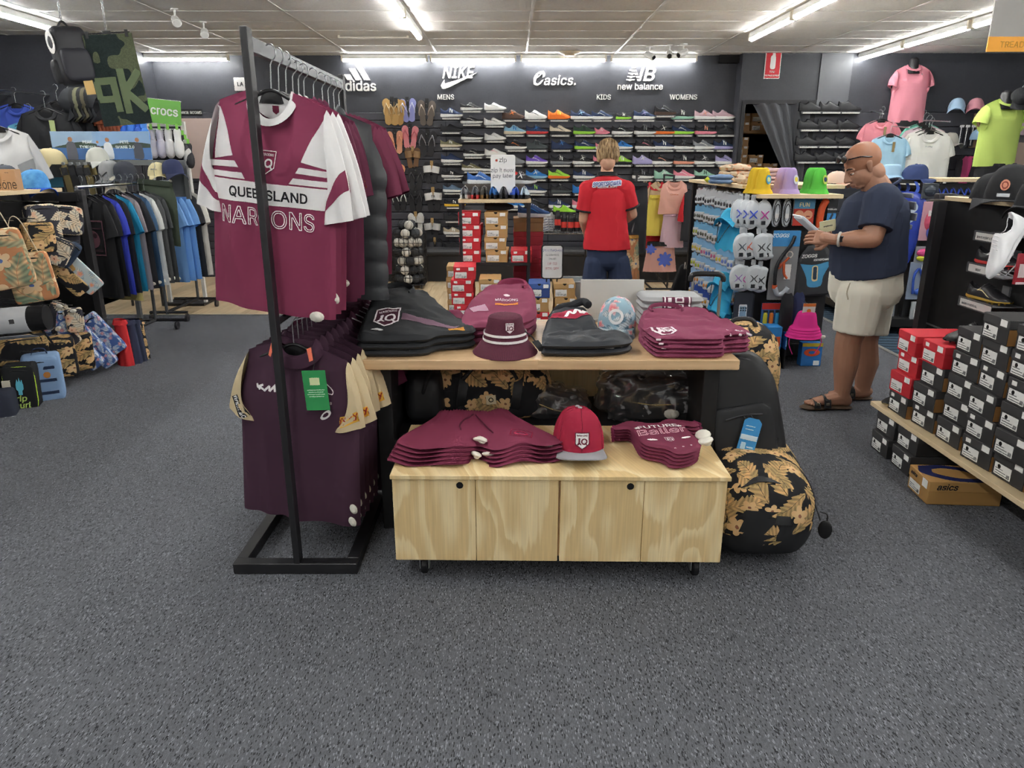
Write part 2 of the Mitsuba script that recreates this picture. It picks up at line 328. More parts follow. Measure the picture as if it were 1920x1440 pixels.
# floral prints (fabric printed in the plane that faces its surface most)
def floral(bg, leaf, leaf2, fl, eye, sc, fine=1.0):
    def fn(p, n, uv):
        ax, ay, az = dr.abs(n.x), dr.abs(n.y), dr.abs(n.z)
        fx = (ax > ay) & (ax > az); fz = (az >= ax) & (az >= ay)
        a = dr.select(fx, p.y + 3.1, p.x) * sc; b = dr.select(fz, p.y + 1.7, p.z) * sc
        a, b = a + .25 * noise(b * 1.5, a * 1.5, 1), b + .25 * noise(a * 1.5, b * 1.5, 2)
        col = mi.Color3f(bg)
        for lay in (0, 1):
            A, B = a + lay * 7.37, b + lay * 3.91
            best = mi.Float(9)
            for i in (-1, 0, 1):
                for j in (-1, 0, 1):
                    cx, cy = dr.floor(A) + i, dr.floor(B) + j
                    x, y = A - cx - .2 - .6 * cell_rand(cx, cy, 1 + lay), B - cy - .2 - .6 * cell_rand(cx, cy, 2 + lay)
                    t, k = cell_rand(cx, cy, 3 + lay) * 6.283, cell_rand(cx, cy, 4 + lay)
                    u, v = x * dr.cos(t) + y * dr.sin(t), y * dr.cos(t) - x * dr.sin(t)
                    if lay == 0:      # feathery leaves
                        h = dr.maximum(0, 1 - dr.square(u / .72))
                        fr = dr.sin((u + dr.abs(v) * .9) * 34 * fine + 4 * noise(u * 4, v * 4, k * 77)) * .5 + .5
                        inside = (dr.abs(v) < .34 * h * (.8 + .25 * fr)) & (dr.abs(v) > .008)
                        c = mix(leaf, leaf2, smoothstep(.1, .8, noise(u * 5, v * 5, k * 50)))
                        col = dr.select(inside & (k > .12), c * (.62 + .5 * fr), col)
                    else:             # blossoms
                        r, th = dr.sqrt(x * x + y * y), dr.atan2(y, x) + t
                        R = .30 * (.55 + .45 * dr.abs(dr.cos(2.5 * th)))
                        col = dr.select((r < R) & (k > .38), mix(fl, leaf, smoothstep(.0, .32, r) * .55 + .3 * noise(x * 20, y * 20, k * 9)), col)
                        col = dr.select((r < .055) & (k > .38), mi.Color3f(eye), col)
        return col
    return fn
def fabric(name, fn, rough=.85):
    scene[name] = {'type': 'twosided', 'bsdf': {'type': 'principled', 'base_color': mikit.proc(fn), 'roughness': rough, 'specular': .3}}
fabric('floral_dark', floral((.008, .008, .01), (.62, .38, .17), (.36, .25, .11), (.72, .50, .27), (.25, .10, .05), 8.5))
fabric('floral_red', floral((.30, .45, .53), (.75, .78, .78), (.10, .20, .28), (.70, .06, .10), (.8, .45, .4), 12.0, 1.4))
fabric('floral_tan', floral((.50, .22, .10), (.78, .52, .28), (.20, .26, .17), (.80, .62, .40), (.10, .15, .35), 5.5))
fabric('floral_daisy', floral((.52, .60, .62), (.72, .72, .66), (.35, .50, .58), (.72, .16, .07), (.85, .5, .1), 13.0))

# hanging shirts: two sheets joined at the sides and shoulders, sleeves, collar
def shirt(w=.26, L=.74, ws=.22, neck=.082, drop=.045, scoop=.085, d=.05, sl=.25, ang=22, cuff=.165, flare=.03, seed=0, fold=.012, arm=.25, nu=37, nv=34):
    u = np.linspace(-1, 1, nu); v = np.linspace(0, 1, nv) ** 1.1
    U, V = np.meshgrid(u, v)
    hw = ws + (w - ws) * sm(0, .3, V) + flare * sm(.4, 1, V) * w
    X = U * hw
    x0 = np.abs(U * ws)
    sh = -drop * np.clip((x0 - neck) / (ws - neck), 0, 1) ** 1.15
    cut = np.sqrt(np.clip(1 - (x0 / neck) ** 2, 0, 1))
    env = np.sqrt(np.clip(1 - U ** 2, 0, 1)) * (.12 + .88 * sm(0, .28, V)) * (1 - .2 * V)
    wave = sm(.12, .9, V) * fold * (1.6 * (ns(X * 13, V * 1.6, seed=seed) - .5) + np.sin(X * 34 + 5 * ns(V * 2, X * 3, seed=seed + 1)) * .55) + .5 * fold * (ns(X * 9, V * 7, seed=seed + 2) - .5)
    out = {}
    sheets = []
    for s, sc in ((-1, scoop), (1, .022)):
        zt = sh - sc * cut
        Z = zt + V * (-L + .012 * (ns(X * 6, 0, seed=seed) - .5) - zt)
        Y = s * d * env + wave * np.sqrt(np.clip(1 - U ** 4, 0, 1))
        sheets.append(np.stack([X, Y, Z], -1))
    F, B = sheets
    out['body'] = cat(grid(F), grid(B[:, ::-1]))
    out['front'] = Drape(F[:, 1:-1, [0, 2]].reshape(-1, 2), F[:, 1:-1, 1].ravel())
    out['side'] = F
    sl_m, sl_D = [], []
    for sg in (-1, 1):
        rs = np.random.RandomState(seed * 7 + sg + 3)
        a = math.radians(ang + rs.uniform(-5, 5)); dirv = np.array([sg * math.sin(a), 0, -math.cos(a)])
        A = np.array([sg * ws * .985, 0, -drop]); Bm = np.array([sg * (w - .012), 0, -arm - drop])
        C = A + dirv * sl; Dn = C + np.array([-sg * cuff * math.cos(a) * .95, 0, -cuff * math.sin(a) * .8])
        vv, uu = np.meshgrid(np.linspace(0, 1, 12), np.linspace(0, 1, 13), indexing='ij')
        bul = (np.sin(np.pi * vv) * .012 * (1 - uu))[..., None] * np.array([sg, 0, .4])
        top = A + (C - A) * vv[..., None]; bot = Bm + (Dn - Bm) * vv[..., None]
        base = top + (bot - top) * uu[..., None] + bul
        th = np.sqrt(np.clip(1 - (2 * uu - 1) ** 2, 0, 1)) * (d * .75 + .006)
        wv = .008 * np.sin(uu * 9 + vv * 3 + seed) * vv + .008 * (ns(uu * 3, vv * 3, seed=seed + 5 + sg) - .5)
        Ff, Bb = base.copy(), base.copy(); Ff[..., 1] += -th + wv; Bb[..., 1] += th + wv
        m = cat(grid(Ff) if sg > 0 else grid(Ff[:, ::-1]), grid(Bb[:, ::-1]) if sg > 0 else grid(Bb))
        sl_m.append(m); sl_D.append((base, Ff, Drape(Ff[:, 1:-1, [0, 2]].reshape(-1, 2), Ff[:, 1:-1, 1].ravel())))
    out['sleeves'], out['sdrape'] = sl_m, sl_D
    # collar band around the neck edge
    t = np.linspace(0, 2 * np.pi, 40, endpoint=False)
    def ring(r, zo, yo):
        x = np.cos(t) * (neck + r); fr = np.sin(t) < 0
        z = np.where(fr, -scoop, -.022) * np.abs(np.sin(t)) + zo
        y = np.sin(t) * yo
        return np.stack([x, y, z], -1)
    out['crew'] = grid(np.stack([ring(.016, -.020, d * .86), ring(.012, -.010, d * .80), ring(-.004, .004, d * .62), ring(-.012, .006, d * .45)], 1), True, False)
    out['polo'] = grid(np.stack([ring(-.012, .0, d * .5), ring(-.012, .026, d * .6), ring(-.004, .034, d * .8), ring(.012, .022, d * 1.0), ring(.03, -.016, d * 1.12)], 1), True, False)
    return out
def hanger_mesh(ws=.2):
    hook = tube([(0, 0, .005), (0, 0, .095)] + [(.022 * math.sin(a) - .0, 0, .135 - .028 * math.cos(a)) for a in np.linspace(0.3, 3.9, 10)], .0022, 6)
    bar_ = curve([(-ws, 0, -.050), (-ws * .5, 0, -.018), (0, 0, .010), (ws * .5, 0, -.018), (ws, 0, -.050)], 5)
    return hook, cat(tube(bar_, [.004] + [.007] * (len(bar_) - 2) + [.004], 6), mov(slab(Polygon([(-.05, -.03), (.05, -.03), (.03, .02), (-.03, .02)]), .006, .003, .02)[0], T4(0, .003, -.005, rx=90)))
def hanger(M, label, group=None, hook=CHROME, bar_=None):
    t = thing('hanger', label, 'hanger', group)
    put('hook', HOOKP, hook, t, M=M); put('shoulder_bar', HBARP, bar_ or mat('#141416', .4), t, M=M)
TAGM = P(cat(ellipsoid(.024, .008, .016, 7), mov(ellipsoid(.010, .006, .010, 6), T4(.006, -.008, 0))), True)
TAGC = mat('#dcd8cc', .4)
def sec_tag(parent, M): put('security_tag', TAGM, TAGC, parent, M=M, label='off white plastic security tag')

# folded clothes and other soft flat shapes: an outline with rounded edges
def slab(poly, t, r=None, edge=.015, amp=0.0, seed=0, freq=14, top=None):
    from scipy.spatial import Delaunay
    import shapely
    r = r or t * .9
    ring = poly.exterior; n = max(8, int(ring.length / edge))
    bp = np.array([ring.interpolate(k / n, normalized=True).coords[0] for k in range(n)])
    a, b, c, d = poly.bounds
    gx, gy = np.meshgrid(np.arange(a, c, edge), np.arange(b, d, edge * .87)); gx = gx + (np.arange(gx.shape[0]) % 2)[:, None] * edge * .5
    g = np.c_[gx.ravel(), gy.ravel()]
    pts = shapely.points(g); ins = shapely.contains(poly, pts) & (shapely.distance(ring, pts) > edge * .45)
    q = np.vstack([bp, g[ins]])
    dd = shapely.distance(ring, shapely.points(q)); dd[:n] = 0
    tri = Delaunay(q).simplices; cen = q[tri].mean(1)
    e1, e2 = q[tri[:, 1]] - q[tri[:, 0]], q[tri[:, 2]] - q[tri[:, 0]]
    tri = np.where((e1[:, 0] * e2[:, 1] - e1[:, 1] * e2[:, 0] < 0)[:, None], tri[:, [0, 2, 1]], tri)
    tri = tri[shapely.contains(poly.buffer(1e-4), shapely.points(cen))]
    k = np.sqrt(np.clip(1 - (1 - np.clip(dd / r, 0, 1)) ** 2, 0, 1))
    wob = amp * ((meshkit.fbm(np.c_[q * freq, np.zeros(len(q))], 3, seed) - .5) * 2 + .9 * (np.abs(meshkit.noise(np.c_[q[:, :1] * 9 + q[:, 1:] * 5, q[:, 1:] * 22 - q[:, :1] * 6, np.zeros((len(q), 1))], seed + 7) - .5) * 2 - .5)) * k
    zt = t / 2 + t / 2 * k + wob
    if top is not None: zt = zt + top(q[:, 0], q[:, 1]) * k
    zb = t / 2 - t / 2 * k
    m = TM(np.vstack([np.c_[q, zt], np.c_[q, zb]]), np.vstack([tri, tri[:, ::-1] + len(q)]))
    return m, Drape(q, zt)
def outline(pts, n=6, close=True):
    p = np.asarray(pts, float); q = np.vstack([p[-2:], p, p[:2]])
    c = curve(q, n)[2 * n - n * 0:-(1 * n) - 1] if False else curve(np.vstack([p, p[:1]]), n)[:-1]
    g = Polygon(c); return g if g.is_valid else g.buffer(0)

HOOK, HBAR = hanger_mesh(.155)
HOOKP, HBARP = P(HOOK, True), P(HBAR, True)
# caps and hats (front towards -y, rim at z = 0)
def cap_meshes(h=.118, a=.092, b=.078, bl=.072, bend=.9, flat=False, tilt=0.0):
    th = np.linspace(0, 2 * np.pi, 40, endpoint=False); ph = np.linspace(0, np.pi / 2, 12)
    T_, PH = np.meshgrid(th, ph, indexing='ij')
    front = np.clip(-np.sin(T_), 0, 1)
    e = .82 - .22 * front
    R = np.cos(PH) ** e; Zz = h * np.sin(PH) ** (.95 + .0 * T_)
    V = np.stack([b * R * np.cos(T_), a * R * np.sin(T_), Zz + .008 * front * np.sin(2 * PH)], -1)
    crown = grid(V, True, False)
    t = np.linspace(-1.12, 1.12, 22); s = np.linspace(0, 1, 7)
    Tt, S = np.meshgrid(t, s, indexing='ij')
    ix, iy = b * np.sin(Tt), -a * np.cos(Tt)
    ox, oy = (b + .008) * np.sin(Tt) * 1.02, -a * np.cos(Tt) * .9 - bl * np.cos(np.clip(Tt, -1.4, 1.4)) ** .6 - .004
    X, Y = ix + (ox - ix) * S, iy + (oy - iy) * S
    Z = .004 - (0 if flat else bend * 7) * (X ** 2) * S - tilt * S + .0 * X
    up = np.stack([X, Y, Z], -1); lo = up.copy(); lo[..., 2] -= .0035
    brim = cat(grid(up)if True else 0, grid(lo[:, ::-1]), grid(np.stack([up[:, -1], lo[:, -1]], 1)))
    button = mov(ellipsoid(.008, .008, .004, 6), T4(0, 0, h + .001))
    seams = [tube(np.stack([b * np.cos(ph) ** .8 * math.cos(q), a * np.cos(ph) ** (.6 if math.sin(q) < -.9 else .8) * math.sin(q), h * np.sin(ph) ** .95 + (.008 * max(-math.sin(q), 0)) * np.sin(2 * ph)], -1) * 1.006, .0011, 4) for q in np.radians([-90, -30, 30, 90, 150, 210])]
    Dx = V[th > np.pi].reshape(-1, 3)
    return crown, brim, button, cat(seams), Drape(Dx[:, [0, 2]], Dx[:, 1])
CAPM = cap_meshes(); CAPF = cap_meshes(bend=.35, bl=.07, h=.125); CAPB = cap_meshes(h=.105, bend=1.1, bl=.066)
CAPP = {id(c): [P(c[0], True), P(c[1], True), P(c[2], True), P(c[3], True)] for c in (CAPM, CAPF, CAPB)}
def cap(M, crown, brim, label, kind=CAPM, group=None, name='cap', button=None, seam=None):
    t = thing(name, label, 'cap', group); p = CAPP[id(kind)]
    put('crown', p[0], crown, t, M=M); put('brim', p[1], brim, t, M=M); put('button', p[2], button or brim, t, M=M)
    if seam: put('seam', p[3], seam, t, M=M)
    return t
def bucket_meshes(h=.105, r0=.07, r1=.092, rb=.135, drop=.05):
    prof = [(0.0, h), (r0 * .55, h + .002), (r0 * .9, h - .004), (r0, h - .014), (r0 + .006, h * .6), (r1, .0)]
    crown = lathe(curve(np.array(prof), 4)[::-1], 36, 1, 1.12)
    bp = [(r1, 0), (r1 + (rb - r1) * .5, -drop * .45), (rb, -drop), (rb - .002, -drop - .003), (r1 + (rb - r1) * .5, -drop * .45 - .004), (r1 - .002, -.004)]
    brim = lathe(bp[::-1], 36, 1, 1.1)
    return crown, brim

# shoes: x along the foot (toe +x), sole on z = 0
def shoe_meshes(L=.29, sole=.032, hi=.095, kind='run'):
    S = np.array([0, .03, .07, .12, .18, .25, .32, .38, .44, .5, .56, .62, .68, .74, .8, .86, .91, .95, .98, 1.0])
    ip = lambda xs, ys: np.interp(S, xs, ys)
    b = ip([0, .03, .12, .25, .45, .6, .74, .86, .95, .98, 1], [.012, .024, .033, .034, .035, .042, .048, .043, .028, .017, .004])
    zt = ip([0, .2, .5, .75, .9, 1], [sole + .006, sole + .002, sole, sole * .86, sole * .85, sole * .95])
    zb = ip([0, .08, .6, .8, .92, 1], [.007, 0, 0, .002, .009, sole * .62])
    k = hi / .095
    h = zt + (ip([0, .04, .1, .2, .28, .36, .42, .5, .6, .72, .85, .94, 1], [.055, .064, .058, .042, .044, .064, .067, .06, .048, .034, .024, .017, .003])) * k * 1.28
    if kind == 'boot': h = zt + ip([0, .1, .3, .4, .5, .6, .72, .85, .94, 1], [.085, .1, .1, .1, .075, .055, .04, .03, .02, .004])
    x = (S - .5) * L
    ph = np.linspace(0, np.pi, 17)
    c, s = np.cos(ph), np.sin(ph)
    Y = b[:, None] * np.sign(c) * np.abs(c) ** .85 * (1 - .28 * s[None] ** 3 * ip([0, .3, .6, 1], [1, 1, .5, 0])[:, None])
    Zr = zt[:, None] + (h - zt)[:, None] * np.abs(s)[None] ** .72
    colr = sm(.03, .07, S) * (1 - sm(.34, .38, S))
    pit = colr[:, None] * sm(.80, .93, s)[None] * ((h - zt)[:, None] * .75)
    Z = Zr - pit
    V = np.stack([np.repeat(x[:, None], 17, 1), Y, Z], -1)
    g = grid(V[:, ::-1])
    fc = g.faces.reshape(2, -1, 3)  # grid stacks two triangle lists over cells
    n_, m_ = V.shape[:2]
    ii, jj = np.meshgrid(np.arange(n_ - 1), np.arange(m_ - 1), indexing='ij')
    lin_ = ((ii >= 2) & (ii <= 6) & (jj >= 5) & (jj <= 10)).ravel(); sel = np.tile(lin_, 2)
    upper = TM(g.vertices, g.faces[~sel]); lining = TM(g.vertices, g.faces[sel])
    bs = b * 1.07 + .0015
    q = [(1, zt + .004, 1.0), (1, zt - (zt - zb) * .5, 1.05), (1, zb + .002, .98), (1, zb, .88), (-1, zb, .88), (-1, zb + .002, .98), (-1, zt - (zt - zb) * .5, 1.05), (-1, zt + .004, 1.0)]
    VS = np.stack([np.stack([x * 1.012, a * bs * f, z], -1) for a, z, f in q], 1)
    solem = grid(VS)
    solem = TM(solem.vertices, solem.faces)
    laces = []
    for sx in (.42, .48, .54, .6):
        hh, bb = np.interp(sx, S, h), np.interp(sx, S, b)
        laces.append(tube([((sx - .5) * L - .006, -bb * .62, hh - .012), ((sx - .5) * L, 0, hh + .003), ((sx - .5) * L + .006, bb * .62, hh - .012)], .0028, 4, cap=False))
    def surf(s_, f_):      # point on the side wall, f 0 sole .. 1 top
        hh, zz, bb = (np.interp(s_, S, a) for a in (h, zt, b))
        p_ = f_ * np.pi / 2
        return np.stack([(s_ - .5) * L, -(bb * np.cos(p_) ** .85 * (1 - .2 * np.sin(p_) ** 3)) - .0012, zz + (hh - zz) * np.sin(p_) ** .72], -1)
    def band(s0, f0, s1, f1, w):
        t = np.linspace(0, 1, 7)
        a = np.stack([surf(np.array(s0 + (s1 - s0) * t - w / 2), f0 + (f1 - f0) * t), surf(np.array(s0 + (s1 - s0) * t + w / 2), f0 + (f1 - f0) * t)], 1)
        bck = a.copy(); bck[..., 1] *= -1
        return [grid(a), grid(bck)]
    logos = [cat(*band(.36, .12, .6, .62, .035), *band(.5, .1, .42, .6, .03), *band(.3, .2, .62, .25, .03)),   # crossed stripes
             cat(*band(.44, .1, .44, .62, .03), *band(.44, .62, .54, .1, .03), *band(.54, .1, .54, .62, .03)),      # zig-zag letter
             cat(*band(.30, .35, .62, .1, .07), *band(.3, .35, .36, .45, .05))]                                       # sweeping curve
    return {'upper': upper, 'lining': lining, 'sole': solem, 'laces': cat(laces), 'logos': logos}
def _pk(d): return {k: ([P(m) for m in v] if k == 'logos' else P(v, 40 if k == 'sole' else True)) for k, v in d.items()}
SHOE = {'run': _pk(shoe_meshes()), 'flat': _pk(shoe_meshes(.285, .026, .075)), 'kid': _pk(shoe_meshes(.21, .024, .075)), 'work': _pk(shoe_meshes(.30, .034, .1)), 'boot': _pk(shoe_meshes(.30, .03, .1, 'boot')), 'cleat': _pk(shoe_meshes(.285, .012, .09))}
STUDS = P(cat([mov(lathe([(0, 0), (.004, 0), (.007, .012)][::1], 8), T4(x, y, -.010)) for x, y in [(-.12, .018), (-.12, -.018), (-.09, .02), (-.09, -.02), (.02, .026), (.02, -.026), (.055, .03), (.055, -.03), (.09, .02), (.09, -.02), (.07, 0)]]))
def shoe(M, up, so, label, logo=None, li=0, lace=None, kind='run', group=None, inside='#1b1b20', rough=.7):
    t = thing('shoe', label, 'shoe', group); p = SHOE[kind]
    put('upper', p['upper'], mat(up, rough), t, M=M); put('sole', p['sole'], mat(so, .6), t, M=M); put('lining', p['lining'], mat(inside), t, M=M)
    put('laces', p['laces'], mat(lace or '#d8d8d8'), t, M=M)
    if logo: put('side_logo', p['logos'][li], mat(logo, .5), t, M=M)
    if kind == 'cleat': put('stud', STUDS, mat(so, .5), t, M=M)
    return t

# shoe boxes: front end faces -y, width w, depth d, height h
def box_parts(w, d, h, lid=.042):
    q = {}
    q['base'] = P(box(-w / 2 + .003, w / 2 - .003, -d / 2 + .003, d / 2 - .003, 0, h - .01, .002))
    q['lid'] = P(box(-w / 2, w / 2, -d / 2, d / 2, h - lid, h, .003))
    f = -d / 2 + .0028
    q['label'] = P(box(-w * .42, w * .10, f - .001, f, .012, h - lid - .008))
    q['sticker'] = P(box(w * .18, w * .42, -d / 2 - .001, -d / 2, h - lid + .006, h - .006))
    q['sticker2'] = P(box(-w * .36, -w * .2, -d / 2 - .001, -d / 2, h - lid + .010, h - .012))
    q['hole'] = P(mov(ext(Point(0, 0).buffer(.010, 6), .0012), T4(-w * .28, f, h - lid - .022, rx=90)))
    q['notch'] = P(mov(ext(Point(0, 0).buffer(.016, 8).intersection(sbox(-.02, -.02, .02, 0)), .0015), T4(0, -d / 2, h, rx=90)))
    lines = [box(-w * .39, -w * .39 + w * (.42 - .09 * (i % 3)), f - .0016, f - .001, .018 + i * (h - lid - .03) / 4, .018 + i * (h - lid - .03) / 4 + .0035) for i in range(3)]
    bars = [box(-w * .02 + i * .003, -w * .02 + i * .003 + .0017, f - .0016, f - .001, .016, .034) for i in range(7)]
    q['print'] = P(cat(lines, bars))
    return q
BXN = box_parts(.205, .32, .118)
def shoebox(M, col, lid, label, group=None, q=BXN, style='red', stick2=False):
    t = thing('shoe_box', label, 'shoe box', group)
    put('base', q['base'], mat(col, .6), t, M=M); put('lid', q['lid'], mat(lid, .6), t, M=M)
    put('label', q['label'], mat('#e9e9e6', .5), t, M=M); put('label_print', q['print'], mat('#5a5a5c'), t, M=M); put('price_sticker', q['sticker'], mat('#f1f1ee', .5), t, M=M)
    if stick2: put('price_sticker', q['sticker2'], mat('#f1f1ee', .5), t, M=M)
    if style == 'kraft': put('finger_notch', q['notch'], mat('#1a1512'), t, M=M)
    if style == 'black': put('finger_hole', q['hole'], mat('#050506'), t, M=M)
    return t

# thongs and slides: soles upright on the wall, toes up, facing -y
_fo = outline([(0, -.135), (.034, -.11), (.034, -.04), (.038, .04), (.047, .09), (.03, .13), (-.005, .142), (-.034, .115), (-.036, .05), (-.028, -.04), (-.034, -.11)], 4)
FOOT = ext(_fo, .016)
def thong_strap():
    a = curve([(.037, -.02, 0), (.032, .025, .026), (0.004, .085, .02), (.002, .092, 0)], 5); b_ = curve([(-.033, -.02, 0), (-.026, .025, .026), (.0, .085, .02), (.002, .092, 0)], 5)
    return cat(tube(a, .0065, 5), tube(b_, .0065, 5))
def slide_strap():
    t = np.linspace(-1, 1, 13); o = []
    for y in (.01, .095): o.append(np.stack([t * .052, np.full(13, y), .008 + .045 * np.sqrt(1 - t ** 2)], -1))
    return grid(np.stack(o, 1))
def pair_mesh(m, spread=.048, lean=7):
    return cat(mov(m, T4(spread, 0, 0, rz=-lean)), mov(mov(m, T4(s=(-1, 1, 1))), T4(-spread, 0, 0, rz=lean)))
UPR = T4(rx=90)
FTP, THP, SLP = P(mov(pair_mesh(FOOT), UPR)), P(mov(mov(pair_mesh(thong_strap()), T4(0, 0, .016)), UPR), True), P(mov(mov(pair_mesh(slide_strap()), T4(0, 0, .012)), UPR), True)
CARD = P(box(-.02, .02, -.02, -.018, .06, .16, 0))
def thongs(M, sole, strap, label, slide=False, card=None):
    t = thing('thongs', label, 'sandals')
    put('sole', FTP, mat(sole, .7), t, M=M); put('strap', SLP if slide else THP, mat(strap, .5), t, M=M)
    put('card_hanger', CARD, mat(card or '#1c1c1e', .6), t, M=M)
    return t

# soft bags
def puff(hx, hy, hz, e=.35, n=28, amp=.012, seed=0, freq=7, fn=None):
    m = ellipsoid(hx, hy, hz, n, e, e * 1.1); v = np.array(m.vertices)
    k = 1 + amp * 2 * (meshkit.fbm(v * freq, 3, seed) - .5)[:, None] / max(hx, hy, hz) * 1.5
    v = v * k
    if fn is not None: v = fn(v)
    return TM(v, m.faces)
# ================================================================ the centre display
MAROON, MAROON_D, AUB, SAND = '#742c47', '#572038', '#3b2233', '#c8b692'
WHT = mat('#e4e3e2', .85); mM, mD, mA, mS = mat(MAROON), mat(MAROON_D), mat(AUB), mat(SAND)
def shield(h):
    """crest outline with a letter Q, in the xy plane, centred"""
    w = h * .42
    o = Polygon([(-w, h / 2), (w, h / 2), (w, -h * .2), (0, -h / 2), (-w, -h * .2)])
    q = Point(w * .28, -h * .02).buffer(h * .19, 8).difference(Point(w * .28, -h * .02).buffer(h * .115, 8)).union(LineString([(w * .45, -h * .12), (w * .72, -h * .27)]).buffer(h * .035))
    man = unary_union([Point(-w * .42, h * .12).buffer(h * .06), LineString([(-w * .42, h * .05), (-w * .45, -h * .12), (-w * .6, -h * .2)]).buffer(h * .045), LineString([(-w * .45, -h * .1), (-w * .2, -h * .2)]).buffer(h * .035)])
    word = affinity.translate(text_poly('MAROONS', h * .1, True, .9), 0, h * .28)
    return o, o.difference(o.buffer(-h * .035)), unary_union([q, man, word])
# ---- clothes rack
RX = -.893
rack = thing('clothes_rack', 'black square-tube clothes rack hung with maroon jerseys on two levels', 'clothes rack')
put('post', box(RX - .0125, RX + .0125, 2.63, 2.68, .05, 2.075, .002), BLACKM, rack)
put('post', box(RX - .0125, RX + .0125, 4.05, 4.10, .05, 2.075, .002), BLACKM, rack)
put('rail', box(RX - .0125, RX + .0125, 2.68, 4.05, 2.0, 2.05, .002), mat('#4d4f52', .4, .3), rack)
put('rail', tube([(RX, 2.68, 1.06), (RX, 4.05, 1.06)], .0125, 10), BLACKM, rack)
put('base', cat(box(-1.16, -.645, 2.63, 2.68, 0.002, .05, .003), box(-1.16, -.645, 4.05, 4.10, 0.002, .05, .003), box(-1.16, -1.11, 2.68, 4.05, 0.002, .05, .003), box(-.695, -.645, 2.68, 4.05, 0.002, .05, .003)), BLACKM, rack)
def hang(sd, y, z, mats, label, x=RX, rz=-12, ry=3, group=None, collar='crew', name='jersey', category='jersey', tags=0, hook=True, sz=1.0):
    """one garment on its hanger; mats = body, sleeve, collar"""
    t = thing(name, label, category, group)
    M = T4(x, y, z, rz=rz, ry=ry, s=sz)
    put('body', sd['body'], mats[0], t, M=M, smooth=True)
    if mats[1]:
        for m in sd['sleeves']: put('sleeve', m, mats[1], t, M=M, smooth=True)
    if mats[2] and collar: put('collar', sd[collar], mats[2], t, M=M, smooth=True)
    return t, M
def tags_on(t, M, w, L, n=1, seed=0):
    r = np.random.RandomState(seed)
    for k in range(n): sec_tag(t, M @ T4(w - .035 + r.uniform(-.01, .02), -.045, -L + .03 + .05 * k, rz=r.uniform(-25, 25), ry=r.uniform(-40, 40)))
# upper level: three heritage jerseys in maroon and white
def heritage(y, seed, label, full):
    sd = shirt(w=.252, L=.80, ws=.215, neck=.085, scoop=.1, d=.055, sl=.39, ang=20, cuff=.125, seed=seed, fold=.021, arm=.26, nu=61 if full else 37, nv=50 if full else 30)
    t, M = hang(sd, y, 1.885, (mM, WHT, WHT), label, rz=-13, ry=5.5, group=None, sz=1.0, x=RX + .035)
    D = sd['front']
    if not full:
        return tags_on(t, M, .25, .8, 1, seed), M
    def pr(name, poly, m, off=.0016, edge=.018, lab=None):
        put(name, drape(poly, D, off, edge), m, t, M=M, smooth=True)
    pr('chest_panel', sbox(-.250, -.395, .250, -.318), WHT)
    for s in (-1, 1):
        q = lambda pts: Polygon([(s * a, b) for a, b in pts])
        pr('shoulder_panel', q([(.212, -.062), (.228, -.25), (.135, -.232), (.165, -.15)]), WHT)
        pr('chest_stripe', q([(.242, -.250), (.10, -.240), (.118, -.222), (.236, -.230)][:0] or [(.249, -.257), (.249, -.278), (.113, -.272), (.128, -.250)]), WHT)
        pr('chest_stripe', q([(.250, -.292), (.250, -.312), (.088, -.312), (.103, -.290)]), WHT)
    pr('chest_lettering', affinity.translate(text_poly('QUEENSLAND', .034, True), .0, -.376), mat('#15151a'), .0030, .012)
    big = text_poly('NAROONS', .062, True, .92)
    pr('chest_lettering', affinity.translate(big.difference(big.buffer(-.0035)), -.005, -.475), mat('#e9dfe1'), .0026, .012)
    o, rim, inn = shield(.085); tr = lambda p: affinity.translate(p, .0, -.245)
    pr('crest', tr(o), mat('#6a1c38'), .0020); pr('crest_print', tr(unary_union([rim, inn])), WHT, .0030, .01)
    put('neck_lining', mov(ext(affinity.scale(Point(0, 0).buffer(.09, 12), 1, 1.05).intersection(sbox(-.2, -.2, .2, -.012)), .001), M @ T4(0, -.001, .0, rx=97)), WHT, t, label='white inside of the neck'); put('neck_band', box(-.08, .08, -.0035, -.0025, -.036, -.027), mM, t, M=M @ T4(0, .003, 0, rx=7))
    put('neck_label', mov(ext(shield(.03)[0], .001), M @ T4(.01, .004, -.062, rx=97)), mat('#5a1a30'), t)
    for i, sg in enumerate((-1, 1)):      # maroon band on each sleeve
        base, Ff, _ = sd['sdrape'][i]
        for s_ in (-1, 1):
            a = Ff[6:9] if s_ < 0 else np.stack([2 * base[6:9, :, 0] - base[6:9, :, 0], 2 * base[6:9, :, 1] - Ff[6:9, :, 1], base[6:9, :, 2]], -1)
            a = a.copy(); a[..., 1] += s_ * .002
            put('sleeve_band', grid(a), mM, t, M=M, smooth=True)
    for k in range(1): sec_tag(t, M @ T4(.205, -.05, -.79, ry=-8, s=1.3))
    sec_tag(t, M @ T4(.245, .01, -.72, ry=50, s=1.2))
heritage(2.775, 1, 'maroon and white jersey with QUEENSLAND on the chest, front of the tall rack', True)
heritage(2.865, 2, 'maroon jersey with a white sleeve, directly behind the front QUEENSLAND jersey', False)
heritage(2.955, 5, 'maroon jersey with white collar, third from the front on the upper rail', False)
hanger(T4(RX + .03, 2.775, 1.878, rz=-13, ry=4), 'black plastic hanger with chrome hook holding the front QUEENSLAND jersey')
hanger(T4(RX + .03, 2.865, 1.878, rz=-13, ry=4), 'black hanger second from the front on the upper rail')
hanger(T4(RX + .03, 2.955, 1.878, rz=-13, ry=4), 'black hanger third from the front on the upper rail')
XXXX = text_poly('XXXX', .03, True, .95)
